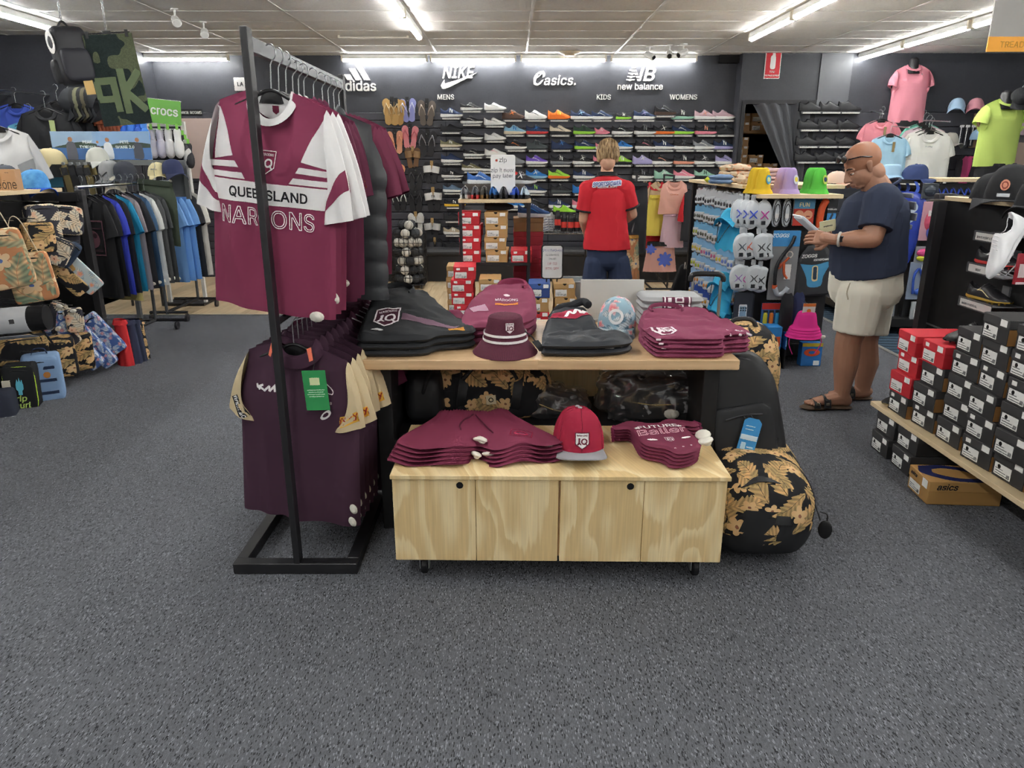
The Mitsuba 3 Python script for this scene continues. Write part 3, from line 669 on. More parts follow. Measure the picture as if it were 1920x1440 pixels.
def polo_xxxx(y, seed, label, z=1.86):
    sd = shirt(w=.255, L=.76, ws=.215, d=.05, sl=.30, ang=19, cuff=.18, seed=seed, fold=.014)
    t, M = hang(sd, y, z, (mD, mD, mat('#4c1830')), label, rz=-14, ry=4, collar='polo', x=RX + .04)
    base, Ff, D = sd['sdrape'][1]; c = Ff[8, 6]
    p = affinity.translate(affinity.rotate(sbox(-.05, -.025, .05, .025), 32), c[0] + .01, c[2])
    x4 = affinity.translate(affinity.rotate(affinity.translate(XXXX, 0, -.015), 32, origin=(0, 0)), c[0] + .01, c[2])
    put('sleeve_patch', drape(p, D, .002, .02), mat('#e0a02a'), t, M=M); put('sleeve_lettering', drape(x4, D, .0032, .012), mat('#7c1c20'), t, M=M)
    tags_on(t, M, .25, .76, 2, seed); return M
for k, (y, n) in enumerate(((3.045, 'fourth'), (3.125, 'fifth'), (3.205, 'sixth'))):
    polo_xxxx(y, 11 + k, f'dark maroon polo with yellow XXXX sleeve patch, {n} from the front on the upper rail')
    hanger(T4(RX + .03, y, 1.865, rz=-14, ry=3), f'black hanger {n} from the front on the upper rail')
# quilted vest
def puffer():
    sd = shirt(w=.30, L=.80, ws=.23, d=.11, sl=.1, seed=21, fold=.006, nv=70, nu=45)
    v = np.array(sd['body'].vertices); zz = -v[:, 2]
    f = 1 + .16 * np.abs(np.sin(np.pi * zz / .105)) ** .6 * sm(.1, .2, zz)
    v[:, 1] *= f; v[:, 0] *= 1 + .035 * np.abs(np.sin(np.pi * zz / .105)) ** .6
    t = thing('puffer_vest', 'charcoal quilted puffer vest hanging between the maroon shirts', 'vest'); M = T4(RX + .06, 3.36, 1.85, rz=-16, ry=3)
    vest = mat('#2a2d30', .55, 0, .45)
    put('body', TM(v, sd['body'].faces), vest, t, M=M, smooth=True); put('collar', sd['polo'], vest, t, M=M, smooth=True)
    put('zip', tube([(0, -.12, -.1), (0, -.125, -.4), (0, -.115, -.78)], .006, 6), mat('#0d0d0f', .4), t, M=M)
puffer()
hanger(T4(RX + .03, 3.36, 1.865, rz=-14, ry=2), 'black hanger holding the quilted vest')
for k in range(4):
    sd = shirt(w=.26, L=.76, ws=.225, d=.05, sl=.32, ang=24, seed=31 + k, fold=.014, nu=29, nv=26)
    y = 3.52 + .11 * k
    t, M = hang(sd, y, 1.86, (mat('#60243b'), mat('#60243b'), mat('#4f1c31')), f'plain maroon shirt, {ORD[k]} behind the quilted vest on the upper rail', rz=-13 - 2 * k, ry=4, x=RX + .06)
    tags_on(t, M, .25, .76, 1, k)
    hanger(T4(RX + .03, y, 1.865, rz=-13), f'black hanger {ORD[k]} behind the quilted vest')
# lower level
def lower(y, seed, k, full=False):
    n = 'front polo' if full else f'{ORD[k]} polo from the front'
    sd = shirt(w=.262, L=.765, ws=.215, d=.05, sl=.28, ang=20, cuff=.17, scoop=.07, seed=seed, fold=.017, nu=55 if full else 33, nv=45 if full else 28)
    t, M = hang(sd, y, .945, (mA, mS, mat('#33192b')), f'aubergine polo with sand sleeves, {n} on the lower rail', x=RX + .035 + .006 * k, rz=-11, ry=4, collar='polo')
    D = sd['front']
    for s in (-1, 1): put('collar_flash', grid(np.stack([np.array([[s * .068, -.062, .005], [s * .084, -.055, .012]]), np.array([[s * .082, -.068, -.045], [s * .095, -.062, -.038]])], 0)), mat('#e2775c'), t, M=M)
    base, Ff, Ds = sd['sdrape'][1]; c = Ff[8, 5]
    p = affinity.translate(affinity.rotate(sbox(-.045, -.02, .045, .02), 24), c[0], c[2]); x4 = affinity.translate(affinity.rotate(affinity.translate(XXXX, 0, -.013), 24, origin=(0, 0)), c[0], c[2])
    x4 = affinity.scale(x4, .85, .85)
    put('sleeve_patch', drape(p, Ds, .002, .02), mat('#d9a741'), t, M=M); put('sleeve_lettering', drape(x4, Ds, .0032, .012), mat('#8a1f22'), t, M=M)
    if full:
        def pr(name, poly, m, off=.002): put(name, drape(poly, D, off, .012), m, t, M=M, smooth=True)
        kia = unary_union([LineString(a).buffer(.0045, cap_style=2, join_style=2) for a in ([(-.165, -.175), (-.15, -.198)], [(-.165, -.19), (-.135, -.175)], [(-.15, -.186), (-.128, -.198), (-.106, -.176)], [(-.106, -.176), (-.106, -.199)], [(-.106, -.199), (-.086, -.176), (-.082, -.199)])])
        pr('chest_logo', kia, WHT)
        horse = outline([(.095, -.145), (.115, -.130), (.14, -.142), (.165, -.165), (.162, -.182), (.14, -.178), (.125, -.185), (.115, -.2), (.098, -.19)], 4)
        pr('chest_crest', horse.difference(horse.buffer(-.004)), mat('#d8c8cc')); pr('chest_crest', affinity.translate(text_poly('BRONCOS', .011, True), .125, -.222), mat('#d8c8cc'))
        sp = outline([(.112, -.285), (.125, -.262), (.148, -.245), (.158, -.258), (.145, -.28), (.122, -.292)], 4)
        pr('chest_logo', sp.difference(affinity.scale(sp, .55, .5)), WHT)
        base, Ff, Dl = sd['sdrape'][0]; c = Ff[8, 6]
        p = affinity.translate(affinity.rotate(sbox(-.05, -.017, .05, .017), -62), c[0], c[2]); put('sleeve_patch', drape(p, Dl, .002, .02), mat('#14151a'), t, M=M)
        tx = affinity.translate(affinity.rotate(affinity.translate(text_poly('firstmac', .02, True, .95), 0, -.007), -62, origin=(0, 0)), c[0], c[2]); put('sleeve_lettering', drape(tx, Dl, .0032, .012), WHT, t, M=M)
    sec_tag(t, M @ T4(.245, -.03, -.74 + .0 * k, rz=20 * (k % 3), ry=60)); sec_tag(t, M @ T4(.25, -.03, -.68, rz=10, ry=70))
    hanger(T4(RX + .02, y, .935, rz=-11), f'black hanger {"at the front" if full else ORD[k] + " from the front"} of the lower rail')
    return M
Mp = lower(2.80, 41, 0, True)
gt = thing('price_tag', 'green card swing tag hanging on the front aubergine polo', 'tag')
put('card', box(-.048, .048, -.0008, .0008, -.165, 0, 0), mat('#2f8a4e', .6), gt, M=T4(-.78, 2.712, .862, rz=-6, ry=-3))
put('sticker', box(-.02, .02, -.002, -.0009, -.06, -.03), mat('#d8dfae', .6), gt, M=T4(-.78, 2.712, .862, rz=-6, ry=-3))
put('print', cat([box(-.036 + .006 * (i % 2), .036 - .006 * (i % 2), -.0018, -.0009, -.082 - .009 * i, -.079 - .009 * i) for i in range(4)]), mat('#b9d8bd'), gt, M=T4(-.78, 2.712, .862, rz=-6, ry=-3))
put('string', tube([(-.78, 2.713, .862), (-.776, 2.735, .90), (-.79, 2.77, .93)], .0012, 4), mat('#222'[:1] + '222222'), gt)
for k in range(1, 7): lower(2.80 + .068 * k, 41 + k, k)
for k in range(6):
    sd = shirt(w=.26, L=.72, ws=.22, d=.05, sl=.27, ang=26, seed=61 + k, fold=.013, nu=27, nv=24)
    y = 3.30 + .085 * k
    t, M = hang(sd, y, .955, (mat('#4a1b33'), mat('#4a1b33'), mat('#3a1429')), f'dark maroon shirt with a silver shoulder line, {ORD[k]} behind the sand-sleeved polos', x=RX + .07, rz=-12, ry=3, collar='polo')
    for s in (-1, 1): put('shoulder_piping', tube([(s * .09, -.02, .004), (s * .21, -.012, -.04)], .003, 4), mat('#b9b4bb', .5), t, M=M)
    hanger(T4(RX + .02, y, .945, rz=-11), f'black hanger {ORD[k]} behind the sand-sleeved polos on the lower rail')

# ---- the display table and the plywood drawer unit
TZ = .843
tb = thing('display_table', 'display table with thick timber top and black side panels', 'table')
put('top', box(-.645, .965, 2.935, 3.75, TZ - .045, TZ, .004), 'oak', tb)
put('side_panel', box(-.60, -.53, 3.02, 3.72, 0.001, TZ - .045, .003), mat('#131315', .5), tb)
put('side_panel', box(.84, .91, 3.02, 3.72, 0.001, TZ - .045, .003), mat('#131315', .5), tb)
put('back_panel', box(-.53, .84, 3.70, 3.715, .2, .70), 'plywood', tb)
put('back_rail', box(-.53, .84, 3.66, 3.715, .705, .735), 'light_ply', tb)
put('shelf', box(-.53, .84, 3.14, 3.70, .40, .43), mat('#17171a', .6), tb)
DM = T4(.190, 2.83, 0, rz=-.9)
dz0, dz1 = .105, .485
du = thing('drawer_unit', 'low plywood drawer unit on castors in front of the table', 'drawer unit')
put('top', box(-.660, .660, -.285, .275, dz1 - .018, dz1, .002), 'plywood', du, M=DM)
put('body', box(-.645, .645, -.245, .270, dz0 + .01, dz1 - .019), 'light_ply', du, M=DM)
for i, (a, b) in enumerate(((-.655, -.330), (-.328, -.004), (.004, .329), (.331, .650))):
    f = put('front_panel', box(a, b, -.270, -.246, dz0, dz1 - .021, .0015), 'plywood', du, M=DM)
for x in (-.39, .275): put('finger_hole', mov(ext(Point(0, 0).buffer(.0135, 12), .002), T4(x, -.2705, dz1 - .047, rx=90)), mat('#060607', .5), du, M=DM)
for x in (-.55, .57):
    for y in (-.19, .2):
        c = put('castor', mov(mov(lathe([(.012, -.013), (.036, -.013), (.040, -.008), (.040, .008), (.036, .013), (.012, .013)], 24), T4(ry=90)), T4(x, y, .042)), mat('#141416', .4), du, M=DM)
        put('fork', cat(box(x - .020, x - .016, y - .02, y + .02, .03, .098), box(x + .016, x + .020, y - .02, y + .02, .03, .098), box(x - .03, x + .03, y - .03, y + .03, .096, .104)), mat('#b8b9ba', .35, .8), c, M=DM)

# ---- on the drawer unit: shorts, caps, baby rompers
def shorts_layer(seed, sp, t=.016, fine=.011):
    nu, nv = 66, 34
    U, V = np.meshgrid(np.linspace(-1, 1, nu), np.linspace(0, 1, nv), indexing='ij')
    hw = .150 + (.30 + sp) * sm(-.15, 1.05, V) * .62
    notch = np.exp(-(U / .13) ** 2) * sm(.55, 1, V)
    X = U * hw + .03 * V
    Y = .25 - V * (.40 + .03 * np.cos(U * 2.1) + sp * .35) + notch * .085 + .012 * (ns(U * 4, V, seed=seed) - .5) * 2
    edge = np.sqrt(np.clip(1 - np.abs(U) ** 10, 0, 1)) * np.sqrt(np.clip(1 - V ** 18, 0, 1))
    el = .004 * np.sin(U * 75) * (1 - sm(.05, .12, V)) + .006 * (1 - sm(0, .1, np.abs(V - .06)))
    hemw = sm(.4, 1, V) * .017 * np.sin(U * 8.5 + seed * .4 + 2 * ns(U * 2, V, seed=seed))
    gath = .0035 * np.sin(U * 24 + 3 * ns(U * 3, 0, seed=seed)) * np.exp(-((V - .2) / .16) ** 2)
    Zt = t / 2 + edge * (t / 2 + el + gath + .012 * (ns(U * 3, V * 3, seed=seed + 1) - .4)) + hemw * (.4 + .6 * edge) - notch * .02
    Zb = t / 2 - edge * t / 2 + hemw * .8 - notch * .02
    top, bot = np.stack([X, Y, Zt], -1), np.stack([X, Y, Zb], -1)
    return cat(grid(top[:, ::-1]), grid(bot)), top
zs = dz1 + .004
SHX, SHY = -.165, 2.83
for k in range(5):
    m, top = shorts_layer(70, .03 * (4 - k) / 4)
    t = thing('shorts', f'maroon fleece shorts, {["bottom", "second lowest", "middle", "second highest", "top"][k]} of the stack on the drawer unit', 'shorts')
    M = T4(SHX - .004 * (4 - k), SHY - .006 * (4 - k), zs + .0145 * k, rz=2)
    put('body', m, mat('#6d2840'), t, M=M, smooth=True)
    if k == 4:
        D = Drape(top[..., :2].reshape(-1, 2), top[..., 2].ravel())
        def cord(pts): return tube([(x, y, float(D(np.array([x]), np.array([y]))[0]) + .003) for x, y in curve(pts, 6)], .0032, 5)
        put('drawstring', cat(cord([(.0, .195), (-.03, .14), (-.055, .06), (-.05, .0)]), cord([(.01, .195), (.03, .13), (.055, .05), (.085, -.02)])), mat('#4a1329'), t, M=M, smooth=True)
        q = affinity.translate(shield(.11)[1].union(Point(0, 0).buffer(.03).difference(Point(0, 0).buffer(.02))), .20, -.06)
        put('embossed_crest', drape(affinity.rotate(q, -8), D, .0022, .015, up=True), mat('#8c2440'), t, M=M)
    r = np.random.RandomState(k)
    for i in range(2 * (k in (1, 4))): sec_tag(t, M @ T4(.03 + .045 * i * (k % 2) + r.uniform(-.01, .01), -.085 - .012 * (4 - k), .012, rz=-60 + 50 * i, rx=70, s=1.25))
sec_tag(newkey('shorts') if False else 'shorts_004', T4(SHX + .32, SHY - .10, zs + .05, rz=0, rx=70))
# two snapback caps
red, grey = mat('#8e1a34'), mat('#8f9094')
CP = CAPF
c1 = cap(T4(.275, 2.855, dz1 + .012, rx=-4, s=1.3), red, grey, 'crimson snapback cap under the front one, second of the pair on the drawer unit', CAPF, button=mat('#9a9a9e'), seam=mat('#75142a'))
c2 = cap(T4(.280, 2.785, dz1 + .028, rx=-6, s=1.3), red, grey, 'crimson snapback cap with grey brim and white crest patch on the drawer unit', CAPF, button=mat('#9a9a9e'), seam=mat('#75142a'))
o, rim, inn = shield(.052); D = CAPF[4]; mv = lambda p: affinity.translate(p, 0, .042)
put('patch', drape(mv(o), D, .003, .01), WHT, c2, M=T4(.280, 2.785, dz1 + .028, rx=-6, s=1.3)); put('patch_print', drape(mv(unary_union([rim.buffer(.0004), inn])), D, .0042, .008), mat('#5a1a2c'), c2, M=T4(.280, 2.785, dz1 + .028, rx=-6, s=1.3))
# rompers
ROMP = outline([(-.045, .15), (-.02, .128), (.02, .128), (.05, .15), (.085, .155), (.15, .115), (.165, .085), (.135, .07), (.105, .085), (.10, .0), (.095, -.09), (.05, -.145), (-.015, -.16), (-.04, -.11), (-.095, -.07), (-.10, .02), (-.105, .085), (-.145, .085), (-.165, .105), (-.13, .135), (-.085, .16)], 3)
for k in range(5):
    m, D = slab(ROMP, .013, .012, .009, .003, seed=9)
    t = thing('baby_romper', f'maroon baby romper, {["bottom", "second lowest", "middle", "second highest", "top"][k]} of the stack at the right of the drawer unit', 'romper')
    M = T4(.635, 2.79, zs + .0145 * k, rz=9 + 1.6 * (k - 4), s=1.2)
    put('body', m, mat('#66263c'), t, M=M, smooth=True)
    for s in (-1, 1): put('sleeve_cuff', tube([(s * .165, .082, .009), (s * .15, .112, .01)], .006, 6), mat('#65193a' if 0 else '#62193a'), t, M=M)
    if k == 4:
        def pr(n, p, c, off=.0022): put(n, drape(p, D, off, .008, up=True), mat(c), t, M=M)
        pr('print', affinity.translate(text_poly('FUTURE', .024, True, 1.15), 0, .064), '#e8e0e2')
        bl = text_poly('Baller', .050, True, 1.0, .25); pr('print', affinity.translate(affinity.rotate(bl.difference(bl.buffer(-.0032)), 5, origin=(0, 0)), 0, .005), '#dba9b6')
        st = Polygon([((.013 if i % 2 == 0 else .0055) * math.sin(i * math.pi / 5), (.013 if i % 2 == 0 else .0055) * math.cos(i * math.pi / 5)) for i in range(10)])
        for s in (-1, 1): pr('print', affinity.translate(st, s * .078, .07), '#e8e0e2'); pr('print', affinity.translate(affinity.rotate(affinity.scale(Point(0, 0).buffer(.018), 1, .4), s * 12), s * .06, -.04), '#e8e0e2')
        oo, rr, ii = shield(.035); pr('print', affinity.translate(rr.union(ii), 0, -.045), '#e8e0e2')
        for i in (-1, 0, 1): put('snap', mov(ellipsoid(.004, .004, .002, 5), T4(.03 * i + .02, -.115 + .006 * i, float(D(np.array([.03 * i + .02]), np.array([-.115]))[0]) + .001)), mat('#c9b9be', .4, .5), t, M=M)
        sec_tag(t, M @ T4(.125, -.03, .016, rz=70, rx=80, s=1.7)); sec_tag(t, M @ T4(.115, -.075, .012, rz=40, rx=75, s=1.5))
# ================================================================ on and under the display table
def xy(px, py, z): return tuple(fl(px, py, z)[:2])
BLK = mat('#232528', .8)
def stack(n, poly, t, mcol, name, category, lab, z=TZ + .002, amp=.004, seed=1, top=None, shift=(0, .0), edge=.014, jit=.004, r=None):
    """n folded garments, one thing each; returns key, matrix and drape of the top one"""
    rs = np.random.RandomState(seed); out = None
    for k in range(n):
        last = k == n - 1
        m, D = slab(poly, t, r or t * .8, edge, amp * (1 if last else .5), seed + k, 14, top if last else None)
        pos = 'on its own' if n == 1 else 'top' if last else 'bottom' if k == 0 else 'second' if k == 1 and n > 3 else 'middle' if k == (n - 1) // 2 else ORD[k]
        key = thing(name, f'{lab}, {pos} of its pile' if n > 1 else lab, category)
        M = T4(shift[0] * k + rs.uniform(-jit, jit), shift[1] * k + rs.uniform(-jit, jit), z + (t * .97) * k)
        put('body', m, mcol if isinstance(mcol, str) else mcol[k], key, M=M, smooth=True)
        out = (key, M, D)
    return out
def collar_mesh(r=.062, h=.05, a0=-30, a1=210, fold=.02):
    t = np.radians(np.linspace(a0, a1, 22)); o = []
    for rr, z in ((r * .96, 0), (r, h * .7), (r + .004, h), (r + fold * .6, h * .85), (r + fold, h * .25)): o.append(np.stack([rr * np.cos(t), rr * .8 * np.sin(t), np.full_like(t, z)], -1))
    return grid(np.stack(o, 1))
def deco(key, M, D, name, poly, col, off=.0022, edge=.01): put(name, drape(poly, D, off, edge, up=True), col if col in scene else mat(col), key, M=M)
def crest_at(key, M, D, x, y, h, rot=0, bg='#3a1526', fg='#e6dfe2'):
    o, rim, inn = shield(h); tr = lambda p: affinity.translate(affinity.scale(affinity.rotate(p, rot, origin=(0, 0)), 1, 1.5, origin=(0, 0)), x, y)
    deco(key, M, D, 'crest', tr(o), bg, .0024); deco(key, M, D, 'crest_print', tr(unary_union([rim.buffer(h * .008), inn])), fg, .0036, .006)
# black polos
P1 = outline([(-.66, 2.968), (-.50, 2.962), (-.37, 2.985), (-.32, 3.06), (-.20, 3.10), (-.165, 3.16), (-.20, 3.28), (-.32, 3.44), (-.46, 3.58), (-.60, 3.58), (-.67, 3.42), (-.685, 3.15)], 5)
key, M, D = stack(3, P1, .030, BLK, 'polo_shirt', 'polo shirt', 'folded black polo shirt at the left end of the timber table', seed=3, amp=.011, top=lambda x, y: .10 * sm(3.0, 3.52, y) * sm(-.2, -.5, x) + .012 * sm(-.3, -.45, x))
put('collar', collar_mesh(.075, .05), BLK, key, M=M @ T4(-.565, 3.51, .105, rz=-10, rx=14), smooth=True)
crest_at(key, M, D, -.565, 3.17, .13, 4)
deco(key, M, D, 'logo', affinity.rotate(outline([(-.62, 3.05), (-.57, 3.035), (-.56, 3.045), (-.60, 3.062)], 3), -8), '#d9dadb')
deco(key, M, D, 'chest_stripe', Polygon([(-.50, 3.16), (-.26, 3.14), (-.24, 3.18), (-.50, 3.21)]), '#6d5463')
deco(key, M, D, 'sleeve_patch', affinity.rotate(sbox(-.285, 3.10, -.215, 3.145), 12), '#c98f3a'); deco(key, M, D, 'sleeve_lettering', affinity.translate(affinity.rotate(text_poly('XXXX', .022, True, .8), 12, origin=(0, 0)), -.25, 3.112), '#7c1c20', .0036, .006)
# maroon polos behind the bucket hat
P2 = outline([(-.235, 3.17), (-.10, 3.19), (.02, 3.25), (.105, 3.38), (.115, 3.62), (.04, 3.74), (-.06, 3.72), (-.17, 3.58), (-.24, 3.36)], 5)
key, M, D = stack(3, P2, .034, mat('#78364e'), 'polo_shirt', 'polo shirt', 'folded maroon polo shirt behind the bucket hat', seed=13, amp=.012, top=lambda x, y: .10 * sm(3.2, 3.66, y))
put('collar', collar_mesh(.065, .04), mat('#7c2f4a'), key, M=M @ T4(.0, 3.64, .11, rz=-15, rx=15), smooth=True)
deco(key, M, D, 'print', affinity.translate(text_poly('MAROONS', .016, True), -.03, 3.45), '#dccdd4'); deco(key, M, D, 'print', Point(-.03, 3.50).buffer(.016), '#dccdd4'); deco(key, M, D, 'sponsor_patch', sbox(-.085, 3.405, .025, 3.428), '#c87b3c'); deco(key, M, D, 'print', affinity.rotate(sbox(-.2, 3.34, -.12, 3.39), 25), '#b48ea0')
P2b = outline([(-.43, 3.56), (-.33, 3.68), (-.25, 3.70), (-.235, 3.5), (-.26, 3.36), (-.35, 3.40)], 5)
key, M, D = stack(1, P2b, .055, mat('#6c2340'), 'polo_shirt', 'polo shirt', 'crumpled maroon sleeve of a shirt lying between black and maroon piles', seed=17, amp=.03)
deco(key, M, D, 'sleeve_patch', affinity.rotate(sbox(-.35, 3.5, -.29, 3.54), 20), '#c98f3a')
# bucket hat
cm, bm = bucket_meshes()
t = thing('bucket_hat', 'maroon corduroy bucket hat with two white bands and a crest', 'hat'); HM = T4(-.03, 3.075, TZ + .055, rz=5, s=1.06)
scene['corduroy'] = {'type': 'twosided', 'bsdf': {'type': 'principled', 'roughness': .9, 'specular': .2, 'base_color': mikit.proc(lambda p, n, uv: mix((.055, .013, .025), (.10, .028, .045), .5 + .5 * dr.sin(dr.atan2(p.y - 3.075, p.x + .03) * 120)))}}
put('crown', cm, 'corduroy', t, M=HM, smooth=True); put('brim', bm, 'corduroy', t, M=HM, smooth=True)
for z0 in (.004, .028): put('band', lathe([(.0925 - z0 * .16, z0 + .010), (.0935 - z0 * .16, z0 + .010), (.0942 - z0 * .16, z0), (.0925 - z0 * .16, z0)], 36, 1, 1.12), WHT, t, M=HM)
_th = np.linspace(np.pi * 1.15, np.pi * 1.85, 30); _zz = np.linspace(.0, .09, 12); _A, _Z = np.meshgrid(_th, _zz); _R = np.interp(_Z, [0, .063, .091], [.092, .076, .07])
Dh = Drape(np.stack([(_R * np.cos(_A)).ravel(), _Z.ravel()], 1), (_R * 1.12 * np.sin(_A)).ravel())
o, rim, inn = shield(.045); tr = lambda p: affinity.translate(p, .012, .066)
put('patch', drape(tr(o), Dh, .003, .008), mat('#d9cfd2'), t, M=HM); put('patch_print', drape(tr(rim.buffer(.0005).union(inn)), Dh, .0042, .006), mat('#4c1628'), t, M=HM)
put('swing_tag', box(-.018, .018, -.001, .001, -.06, 0), mat('#1b1b1d', .5), t, M=T4(.10, 3.03, TZ + .06, rz=40, rx=-55)); put('strap', tube(curve([(.055, 3.0, TZ + .11), (.085, 3.0, TZ + .085), (.10, 3.03, TZ + .06)], 4), .003, 5), mat('#222224'), t)
# black shorts with a red waist
P3 = outline([(.125, 2.972), (.30, 2.962), (.44, 2.985), (.52, 3.04), (.515, 3.14), (.41, 3.22), (.385, 3.40), (.37, 3.55), (.29, 3.53), (.19, 3.47), (.15, 3.30), (.13, 3.1)], 5)
key, M, D = stack(2, P3, .034, mat('#25282d', .6), 'shorts', 'shorts', 'black football shorts with a crimson waist panel beside the bucket hat', seed=23, amp=.018, top=lambda x, y: .045 * sm(3.1, 3.45, y))
deco(key, M, D, 'waist_panel', Polygon([(.165, 3.30), (.25, 3.30), (.385, 3.36), (.375, 3.46), (.30, 3.44), (.19, 3.38)]), '#8d2238', .003); deco(key, M, D, 'waist_print', unary_union([LineString([(.25, 3.33), (.27, 3.38), (.29, 3.36), (.31, 3.42), (.33, 3.38), (.36, 3.44)]).buffer(.008)]), '#e8e3e4', .0045)
put('waistband', tube(curve([(.19, 3.46, .03), (.23, 3.49, .075), (.29, 3.52, .085), (.35, 3.54, .10), (.375, 3.5, .09)], 6), .02, 8), mat('#1b1d21'), key, M=M, smooth=True)
for q in (0, 1): sec_tag(key, T4(.42 + .045 * q, 3.02 + .02 * q, TZ + .028, rz=20, ry=-25, s=1.2))
# floral cap
t = cap(T4(.512, 3.44, TZ + .035, rz=-12, s=1.2), 'floral_red', 'floral_red', 'cap printed with red hibiscus and blue leaves in front of the white board', CAPM)
lg = unary_union([Point(0, .055).buffer(.030).difference(Point(0, .055).buffer(.019))]); put('logo', drape(lg, CAPM[4], .003, .008), WHT, t, M=T4(.512, 3.44, TZ + .035, rz=-12, s=1.2))
put('sweatband', lathe([(.077, 0), (.079, 0), (.079, -.03), (.077, -.03)], 30, 1, 1.16), mat('#b5babd'), t, M=T4(.512, 3.44, TZ + .035, rz=-12, s=1.16))
# white board
t = thing('display_board', 'blank off-white board standing at the back of the timber table', 'board')
put('board', box(.355, .682, 3.70, 3.708, TZ + .002, 1.062, .001), mat('#c6c4bf', .7), t); put('foot', box(.42, .62, 3.68, 3.73, TZ + .001, TZ + .012, .002), mat('#9a9894'), t)
# maroon tees
P4 = outline([(.612, 2.955), (.75, 2.95), (.89, 2.955), (.925, 3.02), (1.03, 3.05), (1.045, 3.14), (.96, 3.30), (.86, 3.42), (.74, 3.44), (.64, 3.40), (.588, 3.25), (.592, 3.06)], 5)
key, M, D = stack(5, P4, .019, mat('#74324b'), 'tee', 't-shirt', 'folded maroon tee at the right end of the timber table', seed=33, amp=.013, shift=(-.001, .002), top=lambda x, y: .035 * sm(3.1, 3.40, y))
put('collar', collar_mesh(.075, .018, fold=.012), mat('#6c2c45'), key, M=M @ T4(.735, 3.37, .045, rx=12), smooth=True)
o, rim, inn = shield(.12); deco(key, M, D, 'print', affinity.translate(affinity.rotate(rim.buffer(.003).union(inn.buffer(.002)), 12, origin=(0, 0)), .665, 3.06), '#e2d3da')
for q in range(5): put('sleeve_piping', tube([(.93 + .02 * q, 3.08 + .02 * (q % 2), .012), (.95 + .022 * q, 3.03 + .02 * (q % 2), .008)], .006, 5), mat('#d9cdd3'), key, M=M)
for k in range(4): put('edge_print', box(.612 + .012 * k, .632 + .012 * k, 2.951, 2.957, .002 - .018 * k, .010 - .018 * k, .001), mat('#e2d3da'), key, M=M @ T4(ry=0))
# grey folded jerseys
P5 = rrect(.635, 3.47, .945, 3.70, .04)
for k in range(5):
    m, D = slab(P5, .034, .017, .016, .003, 40 + k)
    key = thing('grey_jersey', f'folded grey jersey with maroon print, {["bottom", "second", "third", "fourth", "top"][k]} of the grey pile', 'jersey'); M = T4(.0, 0, TZ + .002 + .0325 * k, rz=0)
    put('body', m, mat('#9b9c9d'), key, M=M, smooth=True)
    def eb(x0, x1, off, a0=-80, a1=88):
        a = np.radians(np.linspace(a0, a1, 9)); xs = np.linspace(x0, x1, 5); A, X = np.meshgrid(a, xs)
        return grid(np.stack([X, 3.47 + .017 - (.0172 + off) * np.cos(A), .017 + (.0172 + off) * np.sin(A)], -1))
    put('print', eb(.735, .875, .001), mat('#5a2a40'), key, M=M)
    for a, b in ((.742, .750), (.862, .870)): put('print', eb(a, b, .002), mat('#e6e1e3'), key, M=M)
    put('print', eb(.795, .838, .002, -20 + 10 * (k % 2), 70), mat('#e6e1e3'), key, M=M); put('print', eb(.803, .830, .003, 0 + 10 * (k % 2), 45), mat('#5a2a40'), key, M=M); put('print', eb(.76, .778, .002, -10, 60), mat('#e6e1e3'), key, M=M)
# ---- bags
NYL = mat('#16171a', .6, 0, .45)
def strapm(pts, w, th=.004):
    p = curve(pts, 6); t = np.gradient(p, axis=0); t /= np.linalg.norm(t, axis=1, keepdims=True)
    return p, t
def ribbon(pts, side, th=.004):
    """flat webbing along pts; side = half-width vector"""
    p = curve(pts, 6); s = np.asarray(side, float); n = np.cross(np.gradient(p, axis=0), s); n /= np.linalg.norm(n, axis=1, keepdims=True) + 1e-9
    V = np.stack([p - s + n * th / 2, p + s + n * th / 2, p + s - n * th / 2, p - s - n * th / 2], 1)
    return grid(V, False, True)
# floral duffel under the table
def duffel_under():
    t = thing('duffel_bag', 'black duffel bag with tan flowers lying on the shelf under the timber table', 'bag')
    m = puff(.31, .17, .14, .62, 30, .012, 3); M = T4(-.11, 3.44, .565, ry=3)
    put('body', m, 'floral_dark', t, M=M, smooth=True)
    for x in (-.14, .12): put('strap', ribbon([(x, -.13, -.11), (x + .01, -.178, 0), (x + .02, -.13, .112), (x + .02, .0, .145)], (.022, 0, 0)), NYL, t, M=M, smooth=True)
    put('handle', tube(curve([(-.13, -.16, .08), (-.05, -.12, .16), (.06, -.1, .165), (.13, -.15, .09)], 6), .011, 7), NYL, t, M=M, smooth=True)
    put('brand_tag', box(-.024, .024, -.003, 0, -.024, .024, .001), mat('#d6c7a6', .6), t, M=M @ T4(.01, -.172, -.01, rz=0, rx=6, ry=-8)); put('tag_print', ext(Point(0, 0).buffer(.012, 8).difference(Point(0, 0).buffer(.008, 8)), .001), mat('#3a3128'), t, M=M @ T4(.01, -.1755, -.01, rx=96))
duffel_under()
scene['plastic_wrap'] = {'type': 'blendbsdf', 'weight': mikit.proc(lambda p, n, uv: .05 + .6 * smoothstep(.66, .8, fbm(p.x * 26 + p.z * 14, p.z * 24 - p.x * 12, p.y * 20, 3))), 'a': {'type': 'thindielectric', 'int_ior': 1.8}, 'b': {'type': 'twosided', 'bsdf': {'type': 'roughplastic', 'alpha': .15, 'diffuse_reflectance': {'type': 'rgb', 'value': [.5, .5, .52]}}}}
